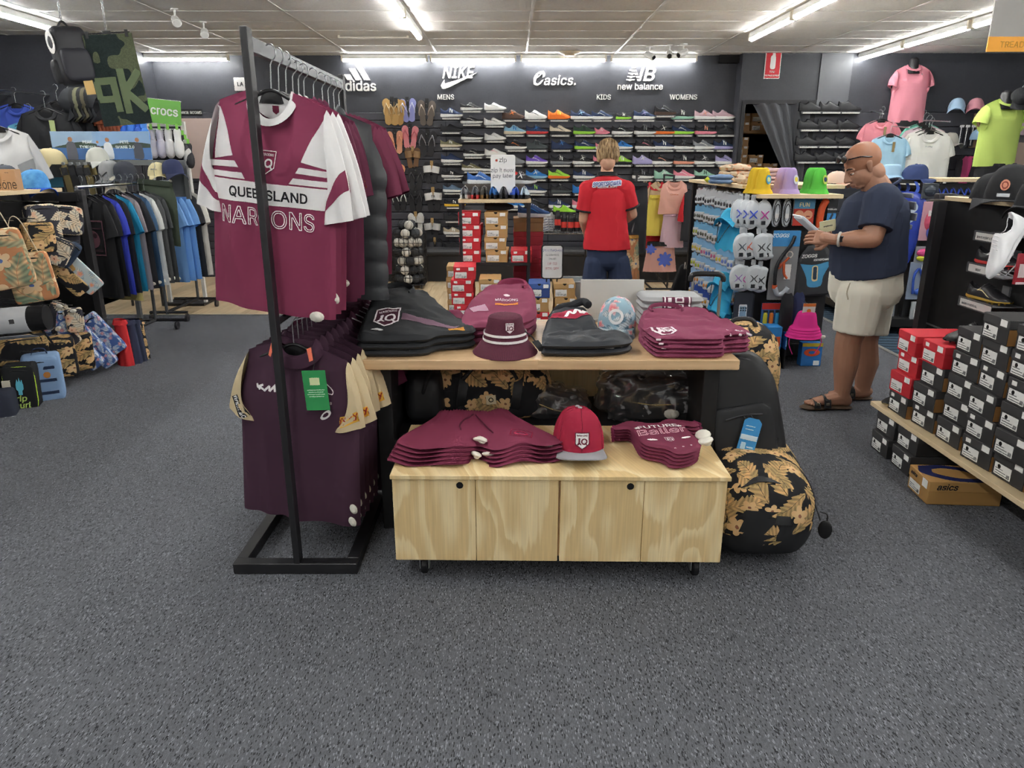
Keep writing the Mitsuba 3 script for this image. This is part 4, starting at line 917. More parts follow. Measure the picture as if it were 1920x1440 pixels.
def wrapped(name, label, x, y, z, hx, hy, hz, seed, ry=0):
    t = thing(name, label, 'bag'); M = T4(x, y, z, ry=ry)
    put('bag', puff(hx * .9, hy * .85, hz * .86, .6, 24, .02, seed), NYL, t, M=M, smooth=True)
    w = puff(hx, hy, hz, .55, 46, .035, seed + 1, 16); v = np.array(w.vertices); v += .012 * (meshkit.fbm(v * 38, 3, seed)[:, None] - .5) * np.sign(v); w = TM(v, w.faces)
    put('plastic_wrap', w, 'plastic_wrap', t, M=M, smooth=True, label='clear crinkled plastic wrapping')
    put('cord', tube(curve([(-hx * .5, -hy * .98, 0), (0, -hy * 1.02, -.01), (hx * .5, -hy * .98, .0)], 5), .003, 5), mat('#a08b62'), t, M=M)
    return t, M
t, M = wrapped('wrapped_bag', 'black bag in crinkled clear plastic under the right half of the table', .675, 3.40, .545, .245, .15, .135, 51, 3)
sec_tag(t, M @ T4(.09, -.155, -.05, s=1.6))
wrapped('wrapped_bag', 'black bag in clear plastic tucked behind the crimson caps', .215, 3.42, .50, .17, .12, .085, 57, 14)
t = thing('black_bag', 'black bag in the dark corner under the left end of the table', 'bag'); put('body', puff(.10, .2, .13, .5, 18, .02, 8), NYL, t, M=T4(-.42, 3.42, .56), smooth=True); put('strap', tube(curve([(-.42, 3.23, .6), (-.40, 3.22, .66), (-.38, 3.3, .71)], 5), .01, 6), NYL, t)
# black backpack leaning at the right end
def backpack():
    t = thing('backpack', 'black backpack with a blue swing tag leaning on the right end of the table', 'backpack'); M = T4(1.055, 3.13, .515, rz=-6, ry=-13, rx=-6)
    def shape(v): v = v.copy(); v[:, 0] *= 1 - .16 * sm(.1, .33, v[:, 2]); return v
    put('body', puff(.175, .09, .305, .42, 28, .008, 61, fn=shape), NYL, t, M=M, smooth=True)
    put('front_pocket', puff(.14, .03, .17, .38, 22, .006, 62), mat('#1c1d20', .6), t, M=M @ T4(-.01, -.085, -.09), smooth=True)
    for pts in ([(-.145, -.062, -.02), (-.13, -.07, .2), (0, -.065, .29), (.125, -.07, .2), (.15, -.065, -.1)],): put('zip', tube(curve(pts, 8), .006, 6), mat('#2c2d31', .4), t, M=M, smooth=True)
    put('reflective_piping', tube(curve([(.165, -.05, -.05), (.158, -.06, .08), (.135, -.062, .19)], 6), .005, 6), mat('#9a9ca6', .4), t, M=M, smooth=True)
    put('zip', tube(curve([(-.08, -.118, .03), (.0, -.12, .04), (.08, -.118, .03)], 5), .005, 5), mat('#2c2d31', .4), t, M=M)
    for q in (0, 1): put('zip_puller', tube(curve([(.0 + .03 * q, -.12, .035), (.015 + .03 * q, -.128, .0), (.03 + .02 * q, -.127, -.03)], 4), .0025, 5), mat('#3a3b3f', .5), t, M=M)
    put('compression_strap', ribbon([(.05, -.122, -.16), (.11, -.10, -.13), (.16, -.06, -.09)], (0, 0, .008)), NYL, t, M=M)
    g = thing('swing_tag', 'long blue swing tag hanging on the black backpack', 'tag'); MM = M @ T4(.04, -.132, .02, ry=24, s=1.3)
    put('card', mov(ext(Polygon([(-.03, -.12), (.03, -.12), (.03, -.012), (.018, 0), (-.018, 0), (-.03, -.012)]), .0012), T4(rx=90)), mat('#3f8fc9', .5), g, M=MM); put('card', box(-.028, .028, -.0012, 0, -.215, -.122), mat('#3f8fc9', .5), g, M=MM @ T4(0, -.004, -.002, rx=-8))
    put('sticker', box(-.026, .026, -.0032, -.0014, -.21, -.165), mat('#e6e6e4'), g, M=MM @ T4(0, -.004, -.002, rx=-8)); put('sticker', box(-.028, .028, -.0025, -.0013, -.078, -.06), mat('#cfe0ea'), g, M=MM)
    put('print', cat([box(-.02, .012 - .004 * i, -.0025, -.0013, -.03 - .012 * i, -.027 - .012 * i) for i in range(2)], box(.0, .022, -.0025, -.0013, -.105, -.1), box(-.02, -.004, -.0025, -.0013, -.112, -.088)), mat('#bcd8ea'), g, M=MM)
backpack()
# floral wheeled bag with its handle up
def suitcase():
    t = thing('wheeled_bag', 'tall wheeled travel bag with tan flowers and raised handle behind the backpack', 'suitcase'); M = T4(1.15, 3.62, .452, rz=-4)
    put('body', puff(.215, .21, .395, .4, 34, .012, 71), 'floral_dark', t, M=M, smooth=True)
    put('front_panel', puff(.12, .05, .33, .35, 20, .004, 72), NYL, t, M=M @ T4(-.095, -.175, .02), smooth=True)
    put('zip', tube(curve([(.03, -.2, -.3), (.05, -.212, 0), (.02, -.2, .28), (-.1, -.13, .37)], 8), .007, 6), mat('#1a1b1d', .5), t, M=M, smooth=True)
    put('top_handle', tube(curve([(-.05, -.06, .395), (-.02, -.06, .43), (.06, -.06, .43), (.09, -.06, .385)], 5), .012, 7), NYL, t, M=M, smooth=True)
    for x in (-.21, -.065): put('handle_tube', tube([(x, .14, .25), (x, .14, .595)], .0085, 8), mat('#8b8d90', .35, .7), t, M=M)
    put('handle_grip', cat(tube(curve([(-.222, .14, .59), (-.218, .14, .615), (-.19, .14, .628), (-.085, .14, .628), (-.057, .14, .615), (-.053, .14, .59)], 5), .014, 9)), mat('#1a1b1d', .4), t, M=M, smooth=True)
    for x in (-.17, .17): put('wheel', mov(lathe([(.008, -.014), (.04, -.014), (.044, 0), (.04, .014), (.008, .014)], 18), T4(x, .16, -.405, ry=90)), mat('#111113', .5), t, M=M)
    put('foot', box(-.18, .18, -.17, -.13, -.445, -.37, .006), mat('#111113', .5), t, M=M)
suitcase()
# floral duffel on the carpet
def duffel_floor():
    t = thing('duffel_bag', 'black duffel bag with big tan flowers on the carpet beside the drawer unit', 'bag'); M = T4(1.085, 2.98, .208, rz=-8, rx=0)
    def shape(v):
        v = v.copy(); z = v[:, 2]
        v[:, 2] = np.where(z < 0, z * .98, z * (1 + .05 * np.cos(v[:, 0] * 6))); v[:, 0] *= 1 - .10 * sm(.05, .2, z)
        v[:, 2] = np.maximum(v[:, 2], -.203); return v
    put('body', puff(.235, .32, .205, .55, 40, .016, 81, 6, shape), 'floral_dark', t, M=M, smooth=True)
    fy = -.322; bm_ = puff(.235, .32, .205, .55, 40, .016, 81, 6, shape); v = np.array(bm_.vertices); c = v[bm_.faces].mean(1)
    put('base_panel', TM(v * [1.008, 1.006, 1.0], bm_.faces[(c[:, 2] < -.075 - .35 * np.clip(c[:, 0], -.05, .3) + .10 * (c[:, 0] > .06)) | ((np.abs(c[:, 0] + .03) < .055) & (c[:, 2] < .06) & (c[:, 1] < 0))]), NYL, t, M=M, smooth=True, label='plain black lower panel')
    put('zip', tube(curve([(-.21, fy + .075, .03), (-.12, fy + .05, .105), (.0, fy + .04, .135), (.11, fy + .05, .105), (.20, fy + .075, -.0)], 8), .006, 6), mat('#0e0e10', .5), t, M=M, smooth=True)
    put('strap', ribbon([(-.2, -.17, .09), (-.1, -.15, .175), (.03, -.13, .205), (.14, -.14, .165), (.205, -.17, .05)], (0, .022, .004)), NYL, t, M=M, smooth=True)
    put('strap', ribbon([(-.1, -.27, .155), (-.02, -.26, .185), (.09, -.25, .165), (.17, -.24, .10)], (0, .018, .006)), NYL, t, M=M, smooth=True)
    put('grab_handle', ribbon([(.02, fy + .02, .02), (.05, fy - .01, .035), (.10, fy + .0, .03), (.13, fy + .035, .015)], (0, .004, .018)), NYL, t, M=M, smooth=True)
    put('side_clip', ribbon([(.14, -.15, .165), (.20, -.2, .10), (.232, -.26, .02)], (.0, .012, .004)), NYL, t, M=M, smooth=True)
    put('luggage_tag', mov(ellipsoid(.028, .007, .042, 9), T4(.262, -.25, -.035, rz=-20)), mat('#0c0c0d', .3, 0, .5), t, M=M, smooth=True); put('tag_cord', tube(curve([(.235, -.24, .04), (.262, -.25, .035), (.265, -.25, .005)], 4), .0025, 5), mat('#0c0c0d', .4), t, M=M)
duffel_floor()
# ================================================================ the back wall
def sign(name, label, cx, cy, parts, Y=BACK + .005, depth=.02, cat_='sign'):
    """parts: (polygon in metres about the sign's centre, colour) raised from the wall"""
    t = thing(name, label, cat_); o = at(cx, cy, Y); n = {}
    for part, poly, c, d in parts: put(part, mov(ext(poly, depth + d), T4(rx=90)), c if c in scene else mat(c, .5), t, M=T4(*o))
    return t
WS = mat('#f2f2f0', .5)
def ctr(p): a, b, c, d = p.bounds; return affinity.translate(p, -(a + c) / 2, -(b + d) / 2)
bars = unary_union([Polygon([(x, 0), (x + .085, 0), (x + .085 - h * .58, h), (x - h * .58, h)][:4]) for x, h in ()]) if 0 else unary_union([affinity.translate(affinity.skew(sbox(0, 0, .085, h), xs=-30, origin=(0, 0)), x, 0) for x, h in ((-.15, .075), (-.035, .145), (.08, .215))]).intersection(sbox(-.3, 0, .3, .3))
sign('sign_letters', 'raised white adidas name with three slanted bars on the back wall', 669, 146, [('emblem', affinity.translate(bars, .02, -.03), WS, 0), ('letter', ctr(text_poly('adidas', .12, True, 1.02)).__class__ and affinity.translate(ctr(text_poly('adidas', .125, True, .98)), 0, -.10), WS, 0)])
sw = outline([(-.22, -.06), (-.245, -.10), (-.225, -.145), (-.17, -.14), (-.05, -.09), (.25, .055), (.02, -.02), (-.14, -.065), (-.19, -.075), (-.195, -.03)], 5)
sign('sign_letters', 'raised white NIKE name with curved tick on the back wall', 860, 145, [('emblem', sw, WS, 0), ('letter', affinity.translate(ctr(text_poly('NIKE', .15, True, .85, .22)), .0, .065), WS, .004)])
sp = outline([(-.075, -.07), (-.03, -.09), (.03, -.06), (.075, .01), (.08, .075), (.03, .095), (-.04, .06), (-.075, .0)], 5); hole = outline([(-.045, -.05), (-.01, -.06), (.03, -.02), (.05, .045), (.015, .065), (-.025, .03)], 5)
spi = sp.difference(hole).difference(LineString([(.03, -.01), (.12, .03)]).buffer(.012)).union(LineString([(-.05, .0), (.0, .03), (.06, .09)]).buffer(.008))
sign('sign_letters', 'raised white asics name with spiral emblem on the back wall', 1038, 149, [('emblem', affinity.translate(spi, -.20, .01), WS, 0), ('letter', affinity.translate(ctr(text_poly('asics.', .115, True, 1.05, .18)), .085, -.01), WS, 0)])
nb = ctr(text_poly('NB', .165, True, 1.15, .25)); nb = nb.difference(unary_union([sbox(-.3, -.06 + .04 * i, -.03, -.048 + .04 * i) for i in range(4)]))
nbs = unary_union([sbox(-.215 + .012 * i, -.078 + .04 * i, -.10, -.06 + .04 * i) for i in range(4)])
sign('sign_letters', 'raised white new balance name with striped NB emblem on the back wall', 1201, 146, [('emblem', affinity.translate(nb.union(nbs), .02, .045), WS, 0), ('letter', affinity.translate(ctr(text_poly('new balance', .078, True, .98)), 0, -.11), WS, 0)])
for w, x in (('MENS', 836), ('KIDS', 1132), ('WOMENS', 1281)): sign('sign_letters', f'small white word {w} above the shoe wall', x, 182, [('letter', ctr(text_poly(w, .063, True, .95)), WS, 0)])
t = sign('wall_sign', 'white CHANGE ROOMS sign on a black strip at the far left of the back wall', 352, 211, [('board', sbox(-.17, -.04, .20, .04), '#101012', -.012), ('letter', affinity.translate(ctr(text_poly('CHANGE ROOMS', .036, True, .9)), .015, 0), WS, -.008)])
sign('wall_sign', 'small white sign with dark letters behind the clothes rack', 449, 160, [('board', sbox(-.07, -.07, .14, .10), '#e8e8e6', -.012), ('letter', affinity.translate(text_poly('LA', .05, True, 1, 0, False), -.03, -.01), '#2a2a2e', -.008)])
# pinkish changing-room wall panel below the sign
put('panel', box(-4.6, -3.55, BACK - .02, BACK + .005, 1.4, 2.2), mat('#c8b3ab', .8), 'wall_back', label='pale pink panel beside the changing rooms')

# ---- shoes on little shelves
PLATE, STRIP = P(box(-.13, .13, -.055, .055, -.004, 0)), P(box(-.112, .112, -.0585, -.0555, -.029, -.011))
SLAB_S = P(box(-.130, .130, -.0555, -.0535, -.031, 0))
acr = mat('#6d6f73', .3, 0, .5); lab_m = mat('#c4c4c1', .5)
def shelf_at(o, label, s=1.0, col=None):
    t = thing('shoe_shelf', label, 'shelf'); M = T4(*o, s=s * 1.06)
    put('plate', PLATE, acr, t, M=M); put('lip', SLAB_S, mat('#3f4145', .3, 0, .5), t, M=M); put('price_strip', STRIP, col or lab_m, t, M=M)
HUES = {'w': '#e9e9e6', 'k': '#1d1e22', 'n': '#22304e', 'br': '#4a372f', 'or': '#e8762e', 'lb': '#87b3cf', 'gr': '#3c4346', 'dg': '#2c4436', 'pk': '#e2899b', 'mv': '#b99ba3', 'pu': '#6a4fb0', 'bl': '#2b6fb5', 'li': '#9fd64a', 'mi': '#9cc9b4', 'lv': '#a9a3cf', 'gy': '#7d8085', 'cr': '#d9cdb6', 'rd': '#c63b3b', 'ol': '#6e6a4f', 'ye': '#eebf3f', 'sl': '#5d7389', 'tn': '#b3a68e', 'pe': '#eda489'}
NAMES = {'w': 'white', 'k': 'black', 'n': 'navy', 'br': 'brown', 'or': 'orange', 'lb': 'pale blue', 'gr': 'dark grey', 'dg': 'dark green', 'pk': 'pink', 'mv': 'mauve', 'pu': 'purple', 'bl': 'blue', 'li': 'lime', 'mi': 'mint', 'lv': 'lavender', 'gy': 'grey', 'cr': 'cream', 'rd': 'red', 'ol': 'olive', 'ye': 'yellow', 'sl': 'slate blue', 'tn': 'tan', 'pe': 'peach'}
SY = BACK - .075
rs = np.random.RandomState(5)
def wall_shoe(px, py, up, so, lg=None, kind='run', li=0, where='', s=1.0, lace=None, shelf=True, Y=SY, strip=None, grp=None):
    o = at(px, py + 5, Y); yaw = rs.uniform(-7, 5)
    if shelf: shelf_at(o, f'little shelf with white price strip, {where}', 1.0, strip)
    txt = f'{NAMES[up]} {"boot" if kind == "boot" else "shoe"} on {NAMES[so]} sole, {where}'
    shoe(T4(o[0] + rs.uniform(-.01, .01), o[1] - .0, o[2] + .0015, rz=yaw, s=s * 1.06), HUES[up], HUES[so], txt, HUES[lg] if lg else None, li, HUES[lace or ('w' if up not in ('w', 'cr') else 'gy')], kind, None)
ROWN = ['top row', 'second row', 'third row', 'fourth row', 'fifth row', 'sixth row', 'seventh row', 'eighth row', 'ninth row', 'tenth row']
A = [('n', 'w'), ('k', 'k'), ('ol', 'cr'), ('n', 'w'), ('k', 'w'), ('sl', 'w'), ('k', 'ye'), ('k', 'k'), ('tn', 'w'), ('k', 'k')]
for i, (u, s_) in enumerate(A): wall_shoe(846 + [0, 0, 0, 2, 3, 4, 8, 6, 6, 6][i], [215, 242, 271, 300, 328, 355, 382, 408, 434, 460][i], u, s_, None if i % 2 else 'w', 'flat' if i not in (0, 3) else 'run', 1, f'left column of the shoe wall, {ROWN[i]}', lace=u, strip=None)
Bc = [(885, 202, 'k', 'w'), (885, 227, 'k', 'w'), (886, 257, 'k', 'w'), (888, 288, 'k', 'w'), (887, 315, 'ol', 'w'), (888, 340, 'k', 'gy')]
for i, (x, y, u, s_) in enumerate(Bc): wall_shoe(x, y, u, s_, 'w' if i != 2 else None, 'flat', 2, f'second column of the shoe wall, {ROWN[i]}')
for i, (x, y, l) in enumerate([(928, 202, 'gy'), (928, 230, 'k'), (929, 258, 'gy'), (928, 287, 'pk'), (917, 316, 'gy')]): wall_shoe(x, y, 'w' if i < 4 else 'k', 'w', l, 'flat', 2, f'third column of the shoe wall, {ROWN[i]}')
CX = [963, 1006, 1050, 1094, 1131, 1168, 1208, 1244, 1281, 1321, 1358]
RY = [219, 247, 275, 303, 330, 357, 385]
G = ['br/br/or w/w/n or/or/ye n/w/lb n/w/w k/li/w n/w/lv k/br/gy k/mi/w mv/w/pe mv/w/mv',
     'lb/cr/bl n/rd/bl cr/k/n dg/li/k pk/pk/w k/w/w k/w/gy k/or/w n/li/w k/pk/pe k/k/gr',
     'k/w/or gr/gr/k n/n/bl n/li/w pk/w/rd bl/w/n k/w/pk n/w/w k/w/gr gy/w/w n/lv/w',
     'gy/gy/w pu/w/w k/gy/w k/w/w pk/k/w li/k/w lv/lv/w k/w/pe k/pe/w k/w/w lv/w/n',
     'rd/k/or bl/lb/w li/or/k n/w/w - - k/w/gy mi/mi/w pk/w/w mi/k/dg -',
     'n/li/w n/w/li k/gr/gr bl/bl/w - - - - - - -',
     'bl/w/n k/k/gr n/w/w pk/w/w - - - - - - -']
for r, row in enumerate(G):
    for c, cell in enumerate(row.split()):
        if cell == '-': continue
        u, s_, l = cell.split('/')
        wall_shoe(CX[c] + (4 if r == 2 and c < 4 else 0) + rs.randint(-2, 3), RY[r] - (8 if (r, c) == (0, 7) else 0), u, s_, l, 'kid' if (r, c) in ((1, 4), (0, 5), (2, 4)) else 'run', (r + c * 2) % 3, f'{ROWN[r]} of running shoes, {ORD[c]} from the left', 1.0 if c not in (4, 5) else .95)
# ---- thongs and slides at the left of the shoe wall
for x, y, s_, st, lab, sl, sc in [(735, 211, '#b9965f', '#cbb68f', 'tan thongs, top left of the sandal wall', 0, 1.35), (744, 212, '#a98550', '#c2ab83', 'second tan thongs behind the top left pair', 0, 1.3), (766, 208, '#8f93c9', '#c9cbe2', 'lavender thongs in the top row of the sandal wall', 0, 1.2), (800, 213, '#5d554f', '#9a8f86', 'grey brown thongs at the top right of the sandal wall', 0, 1.3),
                               (769, 258, '#d98d93', '#b95d66', 'pink thongs in the second row of the sandal wall', 0, 1.2), (801, 270, '#2c2c30', '#77757a', 'black thongs with grey straps below the grey brown pair', 0, 1.35), (742, 268, '#e0a384', '#d99a7b', 'peach thongs behind the maroon shirts, upper pair', 0, 1.2),
                               (774, 297, '#6d5038', '#8a6b4a', 'brown sandals with tan buckle straps in the third row', 1, 1.1), (744, 331, '#dd9d78', '#e0a888', 'peach thongs beside the maroon sleeves, lower pair', 0, 1.25), (780, 337, '#2a2a2d', '#3c3c40', 'black thongs under the brown sandals', 0, 1.2),
                               (809, 325, '#26262a', '#e4e4e2', 'black slides with white straps at the right of the sandal wall', 1, 1.15), (813, 376, '#222226', '#e0e0de', 'black slides with NIKE lettering on white straps', 1, 1.25), (780, 377, '#232327', '#323236', 'plain black thongs in the fifth row of the sandal wall', 0, 1.25),
                               (750, 375, '#1f1f23', '#dededc', 'black and white thongs beside the quilted vest', 0, 1.2), (781, 419, '#dcdcd8', '#cfcfcb', 'white slides hanging behind the ball bin', 1, 1.15), (811, 432, '#26262a', '#c8c8c6', 'black slides with three white stripes in the bottom row', 1, 1.2), (816, 466, '#202024', '#3a3a3e', 'black slides at the bottom right of the sandal wall', 1, 1.1)]:
    o = at(x, y, BACK - .03); k = thongs(T4(*o, rz=rs.uniform(-8, 8), ry=rs.uniform(-4, 4), s=sc * .93) , s_, st, lab, bool(sl), '#a98a5a' if sl else '#1c1c1e')
    put('hook', bar((o[0], o[1] + .03, o[2] + .12), (o[0], o[1] - .06, o[2] + .13), .004), CHROME, k)
    if 'NIKE' in lab:
        for s2 in (-1, 1): put('lettering', mov(ext(text_poly('NIKE', .032, True, .9), .002), T4(o[0] + s2 * .055, o[1] - .062, o[2] + .045, rx=90)), mat('#18181a'), k)
    if 'three white' in lab:
        for s2 in (-1, 1): put('stripe', cat([box(s2 * .055 - .03, s2 * .055 + .03, -.066, -.062, .045 + .016 * i, .054 + .016 * i) for i in range(3)]), WHT, k, M=T4(*o))
# ---- padded bench along the wall
t = thing('wall_bench', 'long low black padded bench along the foot of the shoe wall', 'bench')
put('base', box(-2.1, 2.9, 10.2, 10.58, .002, .36, .004), mat('#1d1d20', .6), t); put('cushion', box(-2.12, 2.92, 10.16, 10.59, .36, .45, .03), mat('#2c2d30', .5), t)
# ---- wire bin of netted balls
bx, by = at(766, 470, 9.75)[0], 9.75
t = thing('wire_bin', 'black wire bin heaped with netted balls left of the bench', 'bin')
wires = [bar((bx + a, by + b, .06), (bx + a, by + b, .70), .004, 4) for a, b in [(x, s_ * .2) for x in np.linspace(-.22, .22, 8) for s_ in (-1, 1)] + [(s_ * .22, y) for y in np.linspace(-.2, .2, 7) for s_ in (-1, 1)]]
wires += [tube([(bx - .22, by - .2, z), (bx + .22, by - .2, z), (bx + .22, by + .2, z), (bx - .22, by + .2, z)], .004, 4, closed=True) for z in np.linspace(.06, .70, 8)]
put('wire', cat(wires), BLACKM, t); put('base', box(bx - .22, bx + .22, by - .2, by + .2, .05, .06), BLACKM, t)
for a in (-.18, .18):
    for b in (-.16, .16): put('castor', mov(lathe([(.004, -.01), (.025, -.01), (.025, .01), (.004, .01)], 12), T4(bx + a, by + b, .026, ry=90)), BLACKM, t)
BALL, NET = P(ellipsoid(.062, .062, .062, 12), True), P(cat([tube([(.064 * math.cos(a) * math.cos(f), .064 * math.sin(a) * math.cos(f), .064 * math.sin(f)) for f in np.linspace(-1.4, 1.4, 9)], .0022, 3) for a in np.arange(6) * 1.047]))
r2 = random.Random(8)
for lv, z in enumerate((.125, .245, .365, .485, .605, .725, .83)):
    n = 8 if lv < 5 else 6 if lv == 5 else 3
    for k in range(n):
        ang = k * 2 * math.pi / n + lv * .5; rr = .14 if lv < 6 else .07
        c = r2.choice(['#e2e0d8', '#24262a', '#2b2d31', '#34373b', '#c9c6bd'])
        key = thing('ball', f'small {"pale" if c in ("#e2e0d8", "#c9c6bd") else "black"} ball in a net, one of those heaped in the wire bin', 'ball', f'{"pale" if c in ("#e2e0d8", "#c9c6bd") else "black"} netted balls in the wire bin')
        M = T4(bx + rr * math.cos(ang), by + rr * math.sin(ang) * .95, z, rz=r2.uniform(0, 90), rx=r2.uniform(-60, 60))
        put('ball', BALL, mat(c, .6), key, M=M); put('net', NET, mat('#17181a'), key, M=M)
# ---- stock-room doorway: curtain, shelves and boxes
t = thing('curtain', 'dark grey curtain tied to the right side of the stock-room doorway', 'curtain')
U, V = np.meshgrid(np.linspace(0, 1, 40), np.linspace(0, 1, 30)); xl = 3.24 + (3.93 - 3.24) * V ** .85; xr = 4.02
CXx = xl + (xr - xl) * U; CZ = 2.38 - V * 1.17
put('cloth', grid(np.stack([CXx, RB - .01 + .032 * np.sin(U * 30) * (1 - .4 * V) + .02 * np.sin(U * 9 + 2), CZ - .25 * (1 - U) * V * (1 - V)], -1)), mat('#55575c', .9), t, smooth=True)
put('rod', bar((3.15, RB + .0, 2.385), (4.04, RB + .0, 2.385), .01), BLACKM, t); put('tie', tube([(3.93, RB - .03, 1.21), (4.03, RB - .03, 1.22), (4.03, RB + .03, 1.22), (3.93, RB + .03, 1.21)], .012, 6, closed=True), mat('#46484d'), t)
tail = np.stack([np.stack([3.97 + .05 * np.cos(a) * np.linspace(.7, 1.2, 8), RB + .03 * np.sin(a) + 0 * np.linspace(0, 1, 8), np.linspace(1.2, .3, 8)], -1) for a in np.linspace(0, 2 * np.pi, 12, endpoint=False)], 1)
put('tail', grid(tail, False, True), mat('#4b4d52', .9), t, smooth=True)
t = thing('stock_shelving', 'dark steel shelving seen through the stock-room doorway', 'shelving')
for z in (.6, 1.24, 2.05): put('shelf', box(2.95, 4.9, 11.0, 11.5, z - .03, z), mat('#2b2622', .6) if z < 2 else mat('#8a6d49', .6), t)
for x in (2.97, 4.85): put('upright', box(x - .02, x + .02, 10.98, 11.02, 0, 2.6), BLACKM, t)
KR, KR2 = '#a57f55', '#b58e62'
BXS = box_parts(.21, .32, .12)
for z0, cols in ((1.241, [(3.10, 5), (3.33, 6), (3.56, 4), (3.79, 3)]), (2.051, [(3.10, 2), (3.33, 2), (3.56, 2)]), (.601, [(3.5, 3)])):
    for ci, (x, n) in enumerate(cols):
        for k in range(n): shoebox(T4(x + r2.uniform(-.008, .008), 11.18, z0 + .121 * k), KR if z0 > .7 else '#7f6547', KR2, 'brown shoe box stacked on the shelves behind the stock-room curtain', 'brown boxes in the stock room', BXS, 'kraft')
for k in range(5): shoebox(T4(3.88, 10.80, .002 + .121 * k + .36), '#9c2430', '#a92a36', f'red shoe box behind the foot of the curtain, {ORD[k]} from below', None, BXS)
key = thing('stock_crate', 'dark crate under the red boxes in the stock room', 'crate'); put('crate', box(3.7, 4.06, 10.62, 10.98, .003, .36, .01), mat('#26262a'), key); put('lid', box(3.69, 4.07, 10.61, 10.99, .34, .361, .004), mat('#333338'), key)
# fire extinguisher sign
o = at(1449, 121, RB - .012); t = thing('fire_sign', 'red and white fire extinguisher sign over the stock-room doorway', 'sign')
put('board', box(-.105, .105, 0, .008, -.175, .175), WHT, t, M=T4(*o)); put('field', box(-.095, .095, -.002, .0, -.165, .165), mat('#c02a35', .5), t, M=T4(*o))
put('pictogram', mov(ext(rrect(-.035, -.06, .035, .115, .03).union(sbox(-.012, .11, .025, .14)), .002), T4(0, -.002, 0, rx=90)), WHT, t, M=T4(*o)); put('lettering', mov(ext(affinity.translate(text_poly('FIRE', .022, True), 0, -.1).union(affinity.translate(text_poly('EXTINGUISHER', .02, True, .9), 0, -.145)), .002), T4(0, -.002, 0, rx=90)), WHT, t, M=T4(*o))
# ---- ceiling fittings
def spot(px, py, label, yaw, col='#d9d9d6', z=CEIL - .005):
    o = fl(px, py, CEIL - .13); t = thing('spotlight' if 'spot' in label else 'security_camera', label, 'spotlight' if 'spot' in label else 'camera'); M = T4(o[0], o[1], CEIL - .004, rz=yaw)
    put('bracket', cat(box(-.03, .03, -.03, .03, -.012, 0), bar((0, 0, -.01), (0, 0, -.09), .01)), mat(col, .5), t, M=M)
    put('housing', mov(tube([(0, 0, -.08), (0, 0, -.07), (0, 0, .05), (0, 0, .06)], [.028, .035, .042, .036], 14), T4(0, -.02, -.11, rx=115)), mat(col, .4), t, M=M, smooth=30)
    put('lens', mov(tube([(0, 0, .0601), (0, 0, .066)], .028, 12), T4(0, -.02, -.11, rx=115)), mat('#1a1a1c' if 'camera' in label else '#d2d2ce', .3), t, M=M)
spot(330, 44, 'white ceiling spotlight left of the clothes rack, nearer one', 30); spot(384, 66, 'white ceiling spotlight left of the clothes rack, farther one', 20)
spot(1217, 108, 'white security camera left of the pair under the ceiling', 40); spot(1255, 105, 'white security camera in the middle, lens to the shop', -10); spot(1281, 103, 'white security camera at the right of the pair', -60)
o = fl(1068, 97, CEIL); t = thing('ceiling_vent', 'round cream ceiling vent in front of the lamp row', 'vent'); put('rim', lathe([(.0, -.03), (.06, -.03), (.12, -.02), (.16, -.002), (.16, 0), (0, 0)], 24), mat('#d0c3a8', .5), t, M=T4(o[0], o[1], CEIL - .005), smooth=30); put('disc', lathe([(0, -.045), (.07, -.045), (.08, -.038), (0, -.034)], 20), mat('#c4b69a', .5), t, M=T4(o[0], o[1], CEIL - .005))
o = fl(700, 66, CEIL); t = thing('ceiling_bracket', 'flat white bracket bar on the ceiling left of the middle lamp', 'bracket'); put('bar', box(-.4, .4, -.012, .012, -.03, -.018), mat('#cfc9ba', .5), t, M=T4(o[0], o[1], CEIL)); put('leg', cat(box(-.4, -.38, -.012, .012, -.03, -.004), box(.38, .4, -.012, .012, -.03, -.004)), mat('#cfc9ba', .5), t, M=T4(o[0], o[1], CEIL))
# ================================================================ the middle: shoe stand, boxes, clothes rack
SYY = 7.0
def px2(x, y, Y=SYY): return at(x, y, Y)
x0, x1 = px2(859, 380)[0], px2(996, 380)[0]; zt, zm = 1.295, .70
t = thing('shoe_stand', 'black shoe stand with light wood top shelf stacked with red and kraft boxes', 'stand')
put('top_shelf', box(x0, x1, SYY, SYY + .42, zt - .032, zt, .002), 'light_ply', t); put('shelf', box(x0 + .02, x1 - .0, SYY + .01, SYY + .42, zm - .03, zm, .002), BLACKM, t); put('shelf', box(x0 + .02, x1, SYY + .01, SYY + .42, .10, .125, .002), BLACKM, t)
for x in (x0 + .02, x1 - .02):
    for y in (SYY + .012, SYY + .41): put('post', box(x - .014, x + .014, y - .012, y + .014, .001, zt - .032), BLACKM, t)
RED, RED2, KRA, KRB = '#b3262f', '#c2303a', '#b08a58', '#bd9865'
def col(x, Y, z, n, kind, lab, w=1.0, cc=None, hs=1.0, jit=.012, sd=0):
    r = random.Random(sd); pos = lambda k: 'only one' if n == 1 else 'top' if k == n - 1 else 'bottom' if k == 0 else ORD[k] + ' from below'
    for k in range(n):
        c = cc[k] if cc else {'red': (RED, RED2), 'kraft': (KRA, KRB), 'black': ('#2b2b2d', '#343436')}[kind]
        shoebox(T4(x + r.uniform(-jit, jit), Y + .16 + r.uniform(0, jit), z + .119 * hs * k, rz=r.uniform(-2.5, 2.5), s=(w, 1, hs)), c[0], c[1], f'{lab}, {pos(k)}', None, BXN, kind, kind == 'red')
col(px2(882, 450)[0], SYY + .005, zm + .001, 4, 'red', 'red shoe box in the left column of the stand', sd=1)
